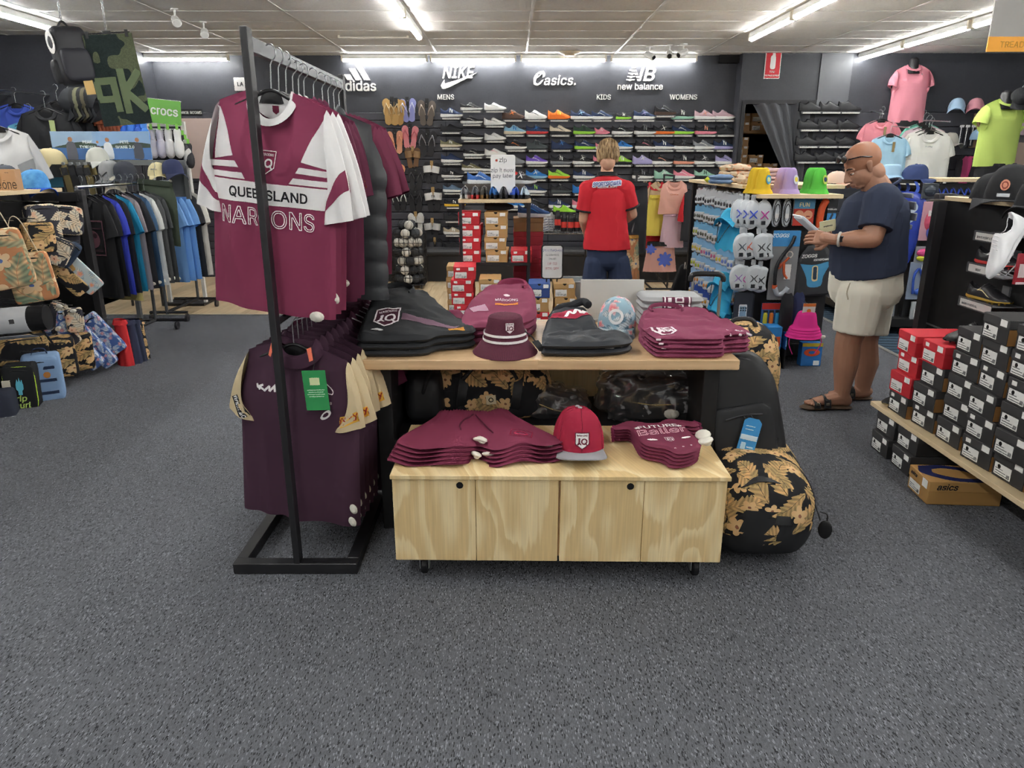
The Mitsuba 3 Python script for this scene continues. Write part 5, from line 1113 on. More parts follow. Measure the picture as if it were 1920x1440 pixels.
col(px2(930, 450)[0], SYY + .005, zm + .001, 4, 'kraft', 'kraft shoe box in the middle column of the stand', 1.05, sd=2)
col(px2(979, 478)[0], SYY + .0, zm + .001, 1, 'red', 'single red shoe box at the front right of the stand shelf', sd=3)
for k, (c, z, h) in enumerate((('#8f2430', zm, .13), ('#a02a35', zm + .131, .13), ('#7d5f3e', zm + .262, .13))):
    pass
for k in range(8): c = '#7d5f3e' if k in (1, 7) else '#98283a' if k % 2 else '#8f2430'; shoebox(T4(px2(984, 440, 7.3)[0] + .04, 7.62, .001 + .136 * k, rz=180, s=(1.5, 1, 1.14)), c, c, f'{"brown" if k in (1, 7) else "dark red"} box in the pile behind the right of the stand, {ORD[k]} from below', None, BXN, 'red')
col(px2(872, 540, 6.9)[0], 6.62, .001, 6, 'red', 'red shoe box in the pile on the floor left of the stand', sd=4)
col(px2(920, 540, 6.9)[0], 6.66, .001, 5, 'kraft', 'kraft shoe box in the second pile on the floor', sd=5)
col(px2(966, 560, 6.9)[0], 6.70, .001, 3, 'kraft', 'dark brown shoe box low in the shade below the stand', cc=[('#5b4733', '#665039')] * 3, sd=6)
col(px2(1011, 560, 6.9)[0], 6.72, .001, 4, 'kraft', 'shoe box in the mixed pile under the clearance sign', cc=[(KRA, KRB), (RED, RED2), (KRA, KRB), ('#2b3f78', '#3c5a98')], sd=7, hs=1.14)
col(px2(1056, 560, 6.9)[0], 6.72, .001, 4, 'kraft', 'kraft shoe box in the pile right of the clearance sign', sd=8, hs=1.14)
col(px2(852, 480, 7.4)[0], 7.5, .001, 5, 'kraft', 'kraft shoe box in the pile behind the red column', sd=9)
for k, x in enumerate((700, 690)): col(at(x, 545, 7.6)[0], 7.5 + .0, .001 + .0, 2 - k, 'red', ['red shoe box on the floor behind the clothes rack', 'second red box on the floor behind the rack'][k], cc=[('#b8402f', '#c74c38')] * 2, sd=20 + k) if k == 0 else None
# shoes on the stand
for k, (x, up, so) in enumerate(((871, '#6f7276', '#c9c9c6'), (890, '#55585e', '#c23f3f'), (907, '#3b3a36', '#7a5c33'), (925, '#2f66a8', '#1d1e22'), (944, '#3a3b3e', '#222225'), (966, '#2c4fae', '#22242c'), (984, '#bcd3e0', '#1f2226'))):
    o = px2(x, 372); n = ['grey', 'grey shoe with red heel', 'brown', 'blue', 'dark grey', 'royal blue', 'pale blue'][k]
    shoe(T4(o[0], SYY + .15, zt + .001, rz=90 + (k % 3) * 4 - 4, s=.98), up, so, f'{n if "shoe" in n else n + " running shoe"}, heel outwards, {ORD[k]} along the stand top shelf', '#e5e5e3' if k in (1, 5) else None, 0)
t = thing('shoe_riser', 'low dark riser at the back of the stand top shelf', 'riser'); put('step', box(x0 + .06, x1 - .06, SYY + .31, SYY + .41, zt + .001, zt + .13, .003), mat('#3a3531', .6), t); put('step_edge', box(x0 + .055, x1 - .055, SYY + .305, SYY + .312, zt + .105, zt + .132), mat('#4a443e', .5), t)
shoe(T4(px2(905, 345)[0] - .02, SYY + .36, zt + .131, rz=8), '#355e9c', '#d8dad9', 'blue running shoe on the riser left of the white sign', '#dfe2e4', 2)
shoe(T4(px2(982, 345)[0] - .01, SYY + .36, zt + .131, rz=-4), '#26272b', '#c8c9c8', 'black and grey running shoe on the riser right of the white sign', '#d9dadb', 0)
shoe(T4(1.02 * px2(1000, 400)[0] + .02, 7.52, 1.092, rz=2, s=1.15), '#1f3a66', '#cfd4da', 'navy and blue running shoe on top of the back right box pile', '#2f7ac0', 2)
shoe(T4(px2(975, 513)[0], SYY + .2, .38 + .0, rz=175), '#1c1d20', '#2b2c30', 'black shoe with a white tag below the stand shelf', '#e6e6e4', 0)
shoe(T4(px2(935, 405)[0], SYY + .33, zm + .478, rz=4), '#191a1f', '#2a2b30', 'black shoe in the gap under the stand top shelf', None)
# signs
def card_sign(label, cx, top, bot, hw, Y, board, edge, lines, rim=None):
    t = thing('sign_stand', label, 'sign'); a, b = at(cx, top, Y), at(cx, bot, Y); w = hw / FOC * (Y * .955 + .2); h = a[2] - b[2]
    if rim: put('frame', mov(ext(rrect(-w - .012, -.012, w + .012, h + .012, .03), .012), T4(a[0], Y + .012, b[2], rx=90)), mat(rim, .5), t)
    put('board', mov(ext(rrect(-w, 0, w, h, .022), .006), T4(a[0], Y, b[2], rx=90)), mat(board, .5), t)
    for txt, s, z, c, sh in lines:
        p = ctr(text_poly(txt, s, s > .02 and sh > .1, .95, sh)); put('lettering', mov(ext(affinity.translate(p, 0, h * z), .0015), T4(a[0], Y - .0055, b[2], rx=90)), mat(c, .5), t)
    return t, a, b, h
t, a, b, h = card_sign('white zip pay-later card standing among the shoes on the stand', 943, 290, 372, 22.5, SYY + .27, '#e9e9e7', None, [('zip', .042, .87, '#2b2b30', .0), ('zip it now.', .038, .64, '#55555a', 0), ('pay later', .038, .51, '#55555a', 0), ('zip.co', .016, .20, '#2f2f33', 0)])
put('lettering', mov(ext(affinity.rotate(sbox(-.011, -.011, .011, .011), 20), .002), T4(a[0] - .062, SYY + .265, b[2] + h * .87 + .0, rx=90)), mat('#a3453a'), t); put('base', box(a[0] - .05, a[0] + .05, SYY + .25, SYY + .30, zt + .001, zt + .01), mat('#cfcfcc'), t)
t, a, b, h = card_sign('black-framed SPORTSPOWER clearance sign over the mixed boxes', 1036, 461, 521, 18.5, 6.80, '#dededd', None, [('SPORTSPOWER', .020, .86, '#4a4a86', .2), ('CLEARANCE', .0165, .72, '#3c3c42', 0), ('SHOES', .0165, .60, '#3c3c42', 0), ('UP TO', .022, .45, '#9a3038', 0), ('50% OFF', .022, .30, '#9a3038', 0)], '#17171a')
put('leg', cat(bar((a[0] - .05, 6.82, b[2]), (a[0] - .05, 6.84, .545), .006), bar((a[0] + .05, 6.82, b[2]), (a[0] + .05, 6.84, .545), .006)), BLACKM, t)
# clear tubs right of the boxes
for k, (z0, Y) in enumerate(((.002, 6.95), (.262, 7.02))):
    o = at(1093, 560, Y); t = thing('plastic_tub', ['clear plastic storage tub on the floor behind the white board', 'clear plastic storage tub stacked on the other one'][k], 'tub'); M = T4(o[0], Y + .2, z0)
    w = lambda s, z: [(-.2 * s, -.16 * s, z), (.2 * s, -.16 * s, z), (.2 * s, .16 * s, z), (-.2 * s, .16 * s, z)]
    put('wall', grid(np.array([w(.86, .005), w(1, .24)]).transpose(1, 0, 2), True, False), mat('#b9c0c4', .25, 0, .5), t, M=M); put('base', box(-.172, .172, -.137, .137, 0, .006), mat('#aab1b5', .3), t, M=M); put('rim', tube([(x * 1.01, y * 1.01, z) for x, y, z in w(1, .243)], .008, 6, closed=True), mat('#c6ccd0', .3), t, M=M)
    put('lid', box(-.205, .205, -.165, .165, .243, .256, .004), mat('#aeb6bb', .35), t, M=M) if k == 0 else put('contents', puff(.15, .11, .09, .6, 12, .03, 3), mat('#5d6d68'), t, M=M @ T4(0, 0, .13))
# wire basket with bottles and balls on a low stand
bo = at(1058, 460, 9.0); bz = .80
t = thing('wire_basket', 'wire basket stand with sports bottles behind the clearance sign', 'basket')
ws_ = [tube([(bo[0] - .30, 8.85, z), (bo[0] + .30, 8.85, z), (bo[0] + .30, 9.2, z), (bo[0] - .30, 9.2, z)], .004, 4, closed=True) for z in (bz, bz + .1, bz + .2)] + [bar((bo[0] + x, y, bz), (bo[0] + x, y, bz + .2), .003, 4) for x in np.linspace(-.3, .3, 13) for y in (8.85, 9.2)]
put('wire', cat(ws_), CHROME, t); put('tray', box(bo[0] - .30, bo[0] + .30, 8.85, 9.2, bz - .012, bz, 0), BLACKM, t); put('leg', cat([bar((bo[0] + x, y, .002), (bo[0] + x, y, bz), .012) for x in (-.28, .28) for y in (8.88, 9.17)]), BLACKM, t)
bprof = [(0, 0), (.034, 0), (.036, .01), (.036, .15), (.03, .17), (.022, .19), (.022, .215), (0, .215)]
BOT, BLB = P(lathe(bprof, 14), 30), P(lathe([(.0362, .045), (.0368, .045), (.0368, .115), (.0362, .115)], 14))
for k in range(6):
    key = thing('sports_bottle', f'black sports bottle with red label, {ORD[k]} from the left in the wire basket', 'bottle'); M = T4(bo[0] - .10 + .078 * k, 8.80 + .02 * (k % 2), bz + .03 + (.03 if k in (0,) else 0), rx=0)
    put('bottle', BOT, mat('#1a1a1d', .4), key, M=M); put('label', BLB, mat('#c03a33', .5), key, M=M)
    put('hook', bar((bo[0] - .10 + .078 * k, 8.80 + .02 * (k % 2), bz + .245), (bo[0] - .10 + .078 * k, 8.86, bz + .2), .003, 4), CHROME, key)
for k in range(5):
    key = thing('goggle_pack', f'small white goggle pack, {ORD[k]} in the wire basket left of the bottles', 'pack'); M = T4(bo[0] - .25 + .035 * (k % 4), 8.95 + .05 * k, bz + .10 + .03 * (k % 2), ry=10 * k - 15, rz=10 * k)
    put('card', box(-.05, .05, -.004, .004, -.08, .10), mat('#d5d8dc', .5), key, M=M); put('grid_print', cat([box(-.045, .045, -.0052, -.004, -.07 + .03 * i, -.062 + .03 * i) for i in range(5)]), mat('#4b5270'), key, M=M)
key = thing('sale_shoe', 'neon green and black shoe lying above the wire basket', 'shoe'); put('upper', SHOE['run']['upper'], mat('#8ec93c'), key, M=T4(bo[0] + .0, 9.05, bz + .21, rz=12)); put('sole', SHOE['run']['sole'], mat('#1d1e22'), key, M=T4(bo[0] + .0, 9.05, bz + .21, rz=12)); put('lining', SHOE['run']['lining'], DARK, key, M=T4(bo[0] + .0, 9.05, bz + .21, rz=12))
# clothes rack with girls' clothes
FYR = 9.42
ra = at(1264, 332, FYR); rbk = thing('clothes_rack', 'thin black clothes rack with pink and yellow clothes behind the red-shirted man', 'clothes rack')
for y in (FYR, FYR + .62):
    put('post', bar((ra[0], y, .03), (ra[0], y, 1.47), .012, 8), BLACKM, rbk); put('base', bar((ra[0] - .28, y, .03), (ra[0] + .28, y, .03), .014, 8), BLACKM, rbk)
put('rail', bar((ra[0], FYR, 1.46), (ra[0], FYR + .62, 1.46), .012, 8), BLACKM, rbk); put('base', bar((ra[0] - .2, FYR, .03), (ra[0] - .2, FYR + .62, .03), .012, 8), BLACKM, rbk); put('brace', bar((ra[0] - .2, FYR, .30), (ra[0], FYR, .05), .01, 6), BLACKM, rbk); put('shelf_bar', bar((ra[0] - .3, FYR + .3, .22), (ra[0] + .3, FYR + .3, .22), .01, 6), BLACKM, rbk)
def gar(name, label, cat_, M, cols, group=None, collar='crew', **kw):
    sd = shirt(**{**dict(nu=25, nv=22), **kw}); t = thing(name, label, cat_, group)
    put('body', sd['body'], mat(cols[0]), t, M=M, smooth=True)
    if cols[1]:
        for m in sd['sleeves']: put('sleeve', m, mat(cols[1]), t, M=M, smooth=True)
    if len(cols) > 2 and cols[2]: put('collar', sd[collar], mat(cols[2]), t, M=M, smooth=True)
    return t, sd
def skirt_mesh(w0, w1, L, d=.05, seed=0, pl=22, nu=60, nv=16):
    a = np.linspace(0, 2 * np.pi, nu, endpoint=False); v = np.linspace(0, 1, nv); A, V = np.meshgrid(a, v, indexing='ij')
    hw = w0 + (w1 - w0) * V; r = 1 + .07 * V * np.sin(A * pl + seed)
    return grid(np.stack([hw * np.cos(A) * r, (d + .02 * V) * np.sin(A) * r, -L * V], -1), True, False)
Xr = ra[0]
t, sd = gar('girls_top', 'peach pink sleeveless top at the front of the thin rack', 'top', T4(Xr - .01, FYR - .10, 1.40, rz=-4), ['#d9a596', None, '#cf9a8b'], w=.17, L=.40, ws=.15, d=.035, seed=91, flare=.1)
put('lettering', drape(affinity.translate(text_poly('sunshine', .018, True), 0, -.17), sd['front'], .003, .01), mat('#c77f66'), t, M=T4(Xr - .01, FYR - .10, 1.40, rz=-4))
sk = lambda n, l, m, M, c: put('body', m, c if c in scene else mat(c), thing(n, l, 'skirt'), M=M, smooth=True)
k = sk('pleated_skirt', 'pale lilac pleated skirt under the peach top', skirt_mesh(.12, .15, .42, .03), T4(Xr + .0, FYR - .08, 1.0), '#c9abb8'); put('waistband', skirt_mesh(.123, .124, .03, .032), mat('#bd9dab'), k.rsplit('__', 1)[0], M=T4(Xr, FYR - .08, 1.005))
k = sk('flower_skirt', 'pink skirt with a large blue flower low on the thin rack', skirt_mesh(.17, .21, .36, .05, 2, 9), T4(Xr - .13, FYR - .06, .63), '#c99a92').rsplit('__', 1)[0]
fl_ = unary_union([affinity.rotate(affinity.translate(affinity.scale(Point(0, 0).buffer(.05), .45, 1), 0, .05), a, origin=(0, 0)) for a in range(0, 360, 45)])
put('flower', mov(ext(fl_, .003), T4(Xr - .08, FYR - .128, .43, rx=90 + 3)), mat('#4f62b8'), k); put('flower', mov(ext(affinity.scale(fl_, .7, .7), .003), T4(Xr - .26, FYR - .110, .56, rx=90 + 3)), mat('#4f62b8'), k); put('band', skirt_mesh(.172, .173, .05, .052), DARK, k, M=T4(Xr - .13, FYR - .06, .65))
k = sk('yellow_skirt', 'yellow tie-dye skirt left of the peach top', skirt_mesh(.09, .17, .50, .03, 1, 14), T4(Xr - .20, FYR + .02, 1.22), '#d9c65a').rsplit('__', 1)[0]; put('waistband', skirt_mesh(.092, .094, .04, .032), mat('#cdb94c'), k, M=T4(Xr - .20, FYR + .02, 1.225))
GARS = [('beige cardigan', '#b9a384', -.25, .10, .62), ('red long top', '#b02a33', -.32, .12, .85), ('beige long dress', '#c3ab80', -.36, .18, .78), ('cream top', '#cfc4ad', -.38, .22, .5), ('black top', '#1e1f23', -.45, .28, .7)]
for i, (n, c, dx, dy, L) in enumerate(GARS): gar('long_top', f'{n} hanging {ORD[i]} to the left of the yellow skirt', 'top', T4(Xr + dx + .12, FYR + dy, 1.38, rz=-8), [c, c, c], w=.17, L=L, ws=.15, d=.03, sl=.2, seed=100 + i, cuff=.11)
for i, (c, s_, n) in enumerate((('#24262b', '#b3262e', 'black rash shirt with red sleeves'), ('#b3262e', '#24262b', 'red rash shirt with black sleeves'), ('#22242a', '#22242a', 'black swim shirt'), ('#a9262e', '#a9262e', 'red swim shirt'))):
    gar('rash_shirt', f'{n} between the peach top and the goggle wall', 'shirt', T4(Xr + .24 + .075 * i, FYR - .25 + .12 * i, 1.30, rz=-12), [c, s_, c], w=.16, L=.62, ws=.15, d=.03, sl=.34, ang=14, cuff=.10, seed=110 + i)
bm = thing('board_bag', 'black cloth bag with frayed white top leaning by the goggle wall', 'bag'); o = at(1278, 560, 7.9); put('body', puff(.11, .05, .27, .4, 18, .01, 5, fn=lambda v: v * np.stack([1 - .25 * sm(-.25, .27, v[:, 2]), v[:, 0] * 0 + 1, v[:, 0] * 0 + 1], 1)), mat('#1c1d20'), bm, M=T4(o[0], 8.0, .275, ry=12), smooth=True)
put('frayed_edge', cat([bar((o[0] + .02 + .018 * i, 7.96, .50), (o[0] + .02 + .018 * i + .01 * math.sin(i * 3), 7.93, .58 + .02 * math.sin(i * 5)), .006, 4) for i in range(8)]), mat('#d2d0c8'), bm)
rr_ = at(1300, 372, FYR - .25)[0]; k = thing('rash_rail', 'thin black rail carrying the red and black rash shirts', 'clothes rack'); put('rail', bar((Xr + .2, FYR - .30, 1.335), (Xr + .52, FYR + .20, 1.335), .01), BLACKM, k); put('post', cat(bar((Xr + .52, FYR + .2, .02), (Xr + .52, FYR + .2, 1.335), .012), bar((Xr + .3, FYR + .2, .02), (Xr + .7, FYR + .2, .02), .012)), BLACKM, k)
# things hung right of the red-shirted man
t, sd = gar('trousers', 'black trousers hanging right behind the red-shirted man', 'trousers', T4(at(1192, 345, 8.6)[0], 8.6, 1.40), ['#1f2126', None, None], w=.15, L=.80, ws=.14, d=.03, seed=120)
put('waistband', skirt_mesh(.14, .141, .04, .035), mat('#15161a'), t, M=T4(at(1192, 345, 8.6)[0], 8.6, 1.405))
k = sk('gold_skirt', 'gold patterned crinkled skirt beside the red-shirted man', skirt_mesh(.07, .105, .50, .03, 4, 12), T4(at(1184, 445, 7.6)[0], 7.6, .90), 'floral_tan').rsplit('__', 1)[0]; put('waistband', skirt_mesh(.072, .074, .03, .032), mat('#8a6226'), k, M=T4(at(1184, 445, 7.6)[0], 7.6, .905))
hst = thing('hook_stand', 'thin black hook stand holding the gold skirt and black trousers', 'stand'); o = at(1190, 440, 8.6); put('pole', bar((o[0], 8.66, .02), (o[0], 8.66, 1.5), .012, 8), BLACKM, hst); put('arm', cat(bar((o[0], 8.66, 1.46), (o[0], 8.5, 1.47), .008), bar((at(1184, 445, 7.6)[0], 7.58, .93), (o[0], 8.66, .97), .008)), BLACKM, hst); put('foot', cat(bar((o[0] - .25, 8.66, .02), (o[0] + .25, 8.66, .02), .012), bar((o[0], 8.45, .02), (o[0], 8.9, .02), .012)), BLACKM, hst)
# ================================================================ the swim gondola
GY = 5.92
def g(x, y, Y=GY): return at(x, y, Y)
gx0, gx1 = 1.93, 2.62; gtop = 1.375
gd = thing('swim_gondola', 'black display gondola of swimming gear with two light wood tops', 'gondola')
put('end_panel', box(gx0 + .02, gx1, GY + .06, GY + .10, .12, gtop - .03, .003), mat('#18181b', .6), gd)
put('core', box(gx0 + .22, gx0 + .28, GY + .10, 7.85, .12, 1.42), mat('#18181b', .6), gd)
for y in (GY + .06, 7.86): put('upright', box(gx0 - .02, gx0 + .025, y, y + .05, .02, 1.44), BLACKM, gd)
put('upright', box(gx1 - .03, gx1 + .01, GY + .06, GY + .11, .02, 1.36), BLACKM, gd)
put('base', box(gx0, gx1 - .02, GY + .02, 7.9, .05, .16, .004), mat('#121214', .6), gd)
a = g(1415, 371); b = g(1569, 371); put('top', box(a[0], b[0], GY - .12, GY + .16, a[2], a[2] + .032, .002), 'light_ply', gd)
put('top', box(gx0 - .05, gx1 + .1, GY + .17, 7.95, 1.425, 1.455, .002), 'light_ply', gd)
for x in (gx0 + .03, gx1 - .05):
    for y in (GY + .1, 7.8): put('castor', mov(lathe([(.004, -.012), (.03, -.012), (.03, .012), (.004, .012)], 12), T4(x, y, .031, ry=90)), BLACKM, gd)
def prong(k, x, z, Y0, L=.16): put('prong', bar((x, Y0, z), (x, Y0 - L, z + .006), .0035, 5), CHROME, k)
FACE = GY + .06
clearp = mat('#c9cfd4', .25, 0, .5)
# mask blisters
BLI = P(mov(cat(ellipsoid(.062, .03, .108, 12, .8)), T4()), True); BLR = P(tube([(.068 * math.cos(a), 0, .112 * math.sin(a)) for a in np.linspace(0, 2 * np.pi, 24, endpoint=False)], .004, 5, closed=True))
_cr = outline([(-.045, -.09), (.0, -.105), (.06, -.085), (.05, -.05), (.055, .05), (.06, .09), (.01, .11), (-.05, .08), (-.068, 0)], 5)
CRM, _ = slab(_cr, .05, .03, .012); CRE = P(mov(CRM, T4(rx=90)), True)
INN = [P(cat(tube(curve([(-.03, -.034, .03), (-.005, -.038, 0), (-.03, -.034, -.03)], 5), .005, 5), tube(curve([(.03, -.034, .03), (.005, -.038, 0), (.03, -.034, -.03)], 5), .005, 5))), P(box(-.02, .012, -.032, -.028, -.075, -.045))]
PEG = P(cat(box(-.018, .018, -.003, .003, .105, .15, 0)))
def mask(x, y, Y, kind, c, label, s=1.0, ry=0):
    o = g(x, y, Y); t = thing('swim_mask_pack', label, 'swim mask'); M = T4(*o, ry=ry, s=s)
    if kind == 'oval': put('blister', BLI, clearp, t, M=M); put('blister_rim', BLR, mat('#e3e6e8', .3), t, M=M)
    else: put('blister', CRE, clearp, t, M=M)
    put('frame', INN[0], mat(c, .4), t, M=M @ T4(0, -.004 if kind == 'oval' else -.012, 0)); put('sticker', INN[1], mat('#22252b'), t, M=M @ T4(0, -.002 if kind == 'oval' else -.022, 0)); put('hang_tab', PEG, mat('#b7bcc2', .3), t, M=M)
    put('prong', bar(tuple(o + [0, -.02, .135 * s]), (o[0], FACE, o[2] + .13 * s), .003, 4), CHROME, t)
for i, (x, c) in enumerate(((1386, '#5560b8'), (1398, '#4a58b8'), (1410, '#3b52c4'), (1431, '#b8489a'))): mask(x, 400 + i, GY - .07 + .02 * (3 - i) if i < 3 else GY - .05, 'oval', c, f'clear round swim mask pack, {ORD[i]} from the left in the top row')
for i, x in enumerate((1453, 1472)):
    o = g(x, 399); t = thing('swim_fins_pack', f'clear pack outlined in black, {["left", "right"][i]} one beside the round masks', 'pack'); M = T4(o[0], GY - .03, o[2])
    put('blister', puff(.034, .02, .108, .7, 12, 0), clearp, t, M=M, smooth=True); put('outline', cat(*[tube([(.03 * r * math.cos(a), -.022, .10 * r * math.sin(a)) for a in np.linspace(0, 2 * np.pi, 18, endpoint=False)], .003, 4, closed=True) for r in (1, .7)]), mat('#2a2b2f'), t, M=M); put('label', box(-.014, .014, -.024, -.021, -.04, -.005), WHT, t, M=M); prong(t, o[0], o[2] + .1, FACE, .08)
for i, (x, y, c, ry) in enumerate(((1388, 462, '#3a4a58', 0), (1400, 462, '#c2573f', -12), (1424, 463, '#2b2d33', -8), (1434, 463, '#2b2d33', -8))): mask(x, y, GY - .06 + .02 * (i % 2), 'cres', c, f'clear curved swim mask pack, {ORD[i]} from the left in the middle row', 1.0, ry)
for i, (x, y, c) in enumerate(((1381, 520, '#8d6fb0'), (1389, 522, '#c04aa0'), (1410, 521, '#34363c'), (1423, 524, '#2b2d33'))): mask(x, y, GY - .06 + .02 * (i % 2), 'cres', c, f'clear curved swim mask pack, {ORD[i]} from the left in the bottom row')
# picture pack, orange float, paddle pack
def pack(label, x0, y0, x1, y1, col, Y=GY - .02, th=.02, name='blister_pack', cat_='pack', r=.01):
    a, b = g(x0, y1, Y), g(x1, y0, Y); t = thing(name, label, cat_); w, h = (b[0] - a[0]) / 2, (b[2] - a[2]) / 2; M = T4((a[0] + b[0]) / 2, Y, (a[2] + b[2]) / 2)
    put('card', mov(ext(rrect(-w, -h, w, h, r), th), T4(0, th / 2, 0, rx=90)), mat(col, .5), t, M=M); prong(t, M[0, 3], M[2, 3] + h - .02, FACE, FACE - Y)
    def art(n, poly, c, lift=.0): put(n, mov(ext(poly, .0015 + lift), T4(0, -th / 2 + .0002, 0, rx=90)), c if c in scene else mat(c, .5), t, M=M)
    return t, M, w, h, art
t, M, w, h, art = pack('picture pack of two children in red and blue print', 1484, 372, 1529, 423, '#b8b3b0')
art('print', sbox(-w, h * .25, w, h), '#4f87a8'); art('print', sbox(-w, -h, w, h * .25), '#b03a30'); art('print', unary_union([Point(-w * .42, -h * .2).buffer(.036), Point(w * .42, -h * .2).buffer(.036)]), '#d59a7a', .001); art('print', affinity.translate(ctr(text_poly('FUN', .03, True)), 0, h * .55), '#e6d9a8', .001); art('print', unary_union([sbox(-w * .6, -h * .35, -w * .25, -h * .27), sbox(w * .25, -h * .35, w * .6, -h * .27)]), '#7d2a26', .002)
o = g(1540, 402); t = thing('orange_float', 'curved orange foam float between the picture pack and the paddle pack', 'float'); put('float', tube(curve([(.02, 0, .12), (-.01, 0, .06), (-.02, 0, -.02), (-.015, 0, -.12)], 6), [.016] + [.028] * 17 + [.018], 10), mat('#d2552c', .4), t, M=T4(o[0], GY - .03, o[2]), smooth=True); prong(t, o[0], o[2] + .1, FACE, .08)
t, M, w, h, art = pack('black and blue hand-paddle pack at the right of the top row', 1547, 375, 1570, 424, '#26282c'); art('print', sbox(-w, -h, w, 0), '#3d86c0'); art('lettering', affinity.translate(ctr(text_poly('PADDLES', .012, True)), 0, h * .3), '#e6e6e6'); art('print', affinity.rotate(rrect(-.008, -.05, .008, .0, .007), -20), '#2b3442', .002)
# snorkel set
t, M, w, h, art = pack('large grey and blue blister card with a black snorkel and orange mouthpiece', 1437, 432, 1502, 562, '#77797c', GY - .05, .012, 'snorkel_set', 'snorkel set')
art('print', sbox(-w, h * .55, w, h), '#3f86bf'); art('lettering', affinity.translate(ctr(text_poly('ZOGGS', .028, True, 1, .2)), -w * .45, h * .86), '#e8eef2', .001)
put('snorkel', tube(curve([(w * .55, -.02, h * .85), (w * .3, -.025, h * .6), (-w * .35, -.03, h * .22), (-w * .62, -.03, -h * .1), (-w * .6, -.03, -h * .55)], 8), .014, 9), mat('#1e2024', .35), t, M=M, smooth=True)
put('joint', mov(tube([(0, 0, -.014), (0, 0, .014)], .02, 10), T4(-w * .6, -.03, -h * .6)), mat('#c4552f', .4), t, M=M); put('mouthpiece', tube(curve([(-w * .58, -.03, -h * .62), (-w * .3, -.03, -h * .82), (w * .1, -.03, -h * .78), (w * .4, -.03, -h * .62)], 6), .02, 8), mat('#a9b0b8', .25), t, M=M, smooth=True)
put('strap_clip', cat(tube(curve([(-w * .35, -.02, .0), (0, -.03, .04), (w * .25, -.03, .07)], 5), .01, 6), tube(curve([(-w * .1, -.03, .03), (.0, -.03, -.06), (w * .25, -.03, -.10)], 5), .01, 6), tube([(-w * .4 + .02 * math.cos(a), -.02, .0 + .02 * math.sin(a)) for a in np.linspace(0, 6.28, 12, endpoint=False)], .006, 5, closed=True)), mat('#b9532f', .35), t, M=M); art('sticker', sbox(w * .1, -.11, w * .55, .01), '#e4e4e2', .003); art('sticker', Point(w * .35, h * .32).buffer(.028).difference(Point(w * .35, h * .32).buffer(.02)), '#c9c3bb')
# phone pouch, dive torpedoes
t, M, w, h, art = pack('black waterproof phone pouch with a phone picture, below the masks', 1373, 548, 1412, 611, '#2c303a', GY - .04, .03, 'phone_pouch', 'pouch'); art('print', rrect(-w * .5, -h * .8, w * .42, h * .3, .01), '#d3d6da'); art('print', sbox(-w * .4, -h * .6, w * .32, h * .18), '#7f9ab0', .001); art('print', unary_union([sbox(-w * .36 + .02 * i, h * .05 - .02 * j, -w * .36 + .02 * i + .012, h * .05 - .02 * j + .012) for i in range(4) for j in range(2)]), '#33404c', .002)
for q in (0, 1): pack(f'black waterproof phone pouch hanging {["second", "third"][q]} behind the front pouch', 1374 + 2 * q, 550 + q, 1413 + 2 * q, 611, '#262a33', GY - .005 + .03 * q, .02, 'phone_pouch', 'pouch')
t, M, w, h, art = pack('blue card with yellow, orange and blue dive torpedoes', 1423, 568, 1465, 627, '#3f6fae', GY - .03, .012, 'dive_toy_pack', 'toy pack'); art('print', sbox(-w, h * .6, w, h), '#b8352f')
for i, c in enumerate(('#d3c93c', '#d2742f', '#3f9ac6')): put('torpedo', tube([(-.05 + .05 * i, -.02, .06), (-.05 + .05 * i, -.022, .045), (-.05 + .05 * i, -.022, -.06), (-.05 + .05 * i, -.02, -.075)], [.006, .017, .018, .01], 10), mat(c, .35), t, M=M, smooth=30); put('torpedo_fin', box(-.066 + .05 * i, -.034 + .05 * i, -.03, -.012, .058, .075), mat('#1c1d20'), t, M=M)
art('lettering', affinity.translate(ctr(text_poly('DIVE TOYS', .016, True)), -.01, -h * .72), '#e9e9ea', .001)
# kickboards
kb = outline([(-.06, .20), (.06, .20), (.13, .10), (.165, -.05), (.165, -.19), (.14, -.21), (-.14, -.21), (-.165, -.19), (-.165, -.05), (-.13, .10)], 4)
for q in range(2):
    o = g(1525 + 3 * q, 506, GY - .02 + .04 * q); t = thing('kickboard', ['dark grey kickboard with a blue panel hanging behind the man', 'second dark kickboard hanging directly behind the first'][q], 'kickboard'); M = T4(o[0], GY - .02 + .04 * q, o[2], ry=-4)
    put('board', mov(slab(kb, .032, .012, .02)[0], T4(rx=90)), mat('#2b2d31', .6), t, M=M, smooth=40)
    if q == 0:
        art = lambda n, p, c, l=0: put(n, mov(ext(p, .0015 + l), T4(0, -.0318, 0, rx=90)), mat(c, .5), t, M=M)
        art('panel', outline([(-.12, .06), (0, .045), (.12, .06), (.07, -.05), (.05, -.13), (-.05, -.13), (-.07, -.05)], 4), '#4a93bd'); art('lettering', affinity.translate(ctr(text_poly('KICKBOARD', .016, True, 1, .2)), .05, .085), '#e3e3e3'); art('lettering', affinity.translate(ctr(text_poly('ZOGGS', .026, True, 1, .2)), -.05, .12), '#e3e3e3')
        art('print', rrect(-.025, -.09, .025, .04, .02), '#d8c49a', .001); art('print', rrect(-.015, -.075, .015, .03, .012), '#27384a', .002)
    put('cord', bar((o[0], GY - .02 + .04 * q, o[2] + .19), (o[0], FACE + .0, o[2] + .22), .004, 5), mat('#2e2e32'), t)
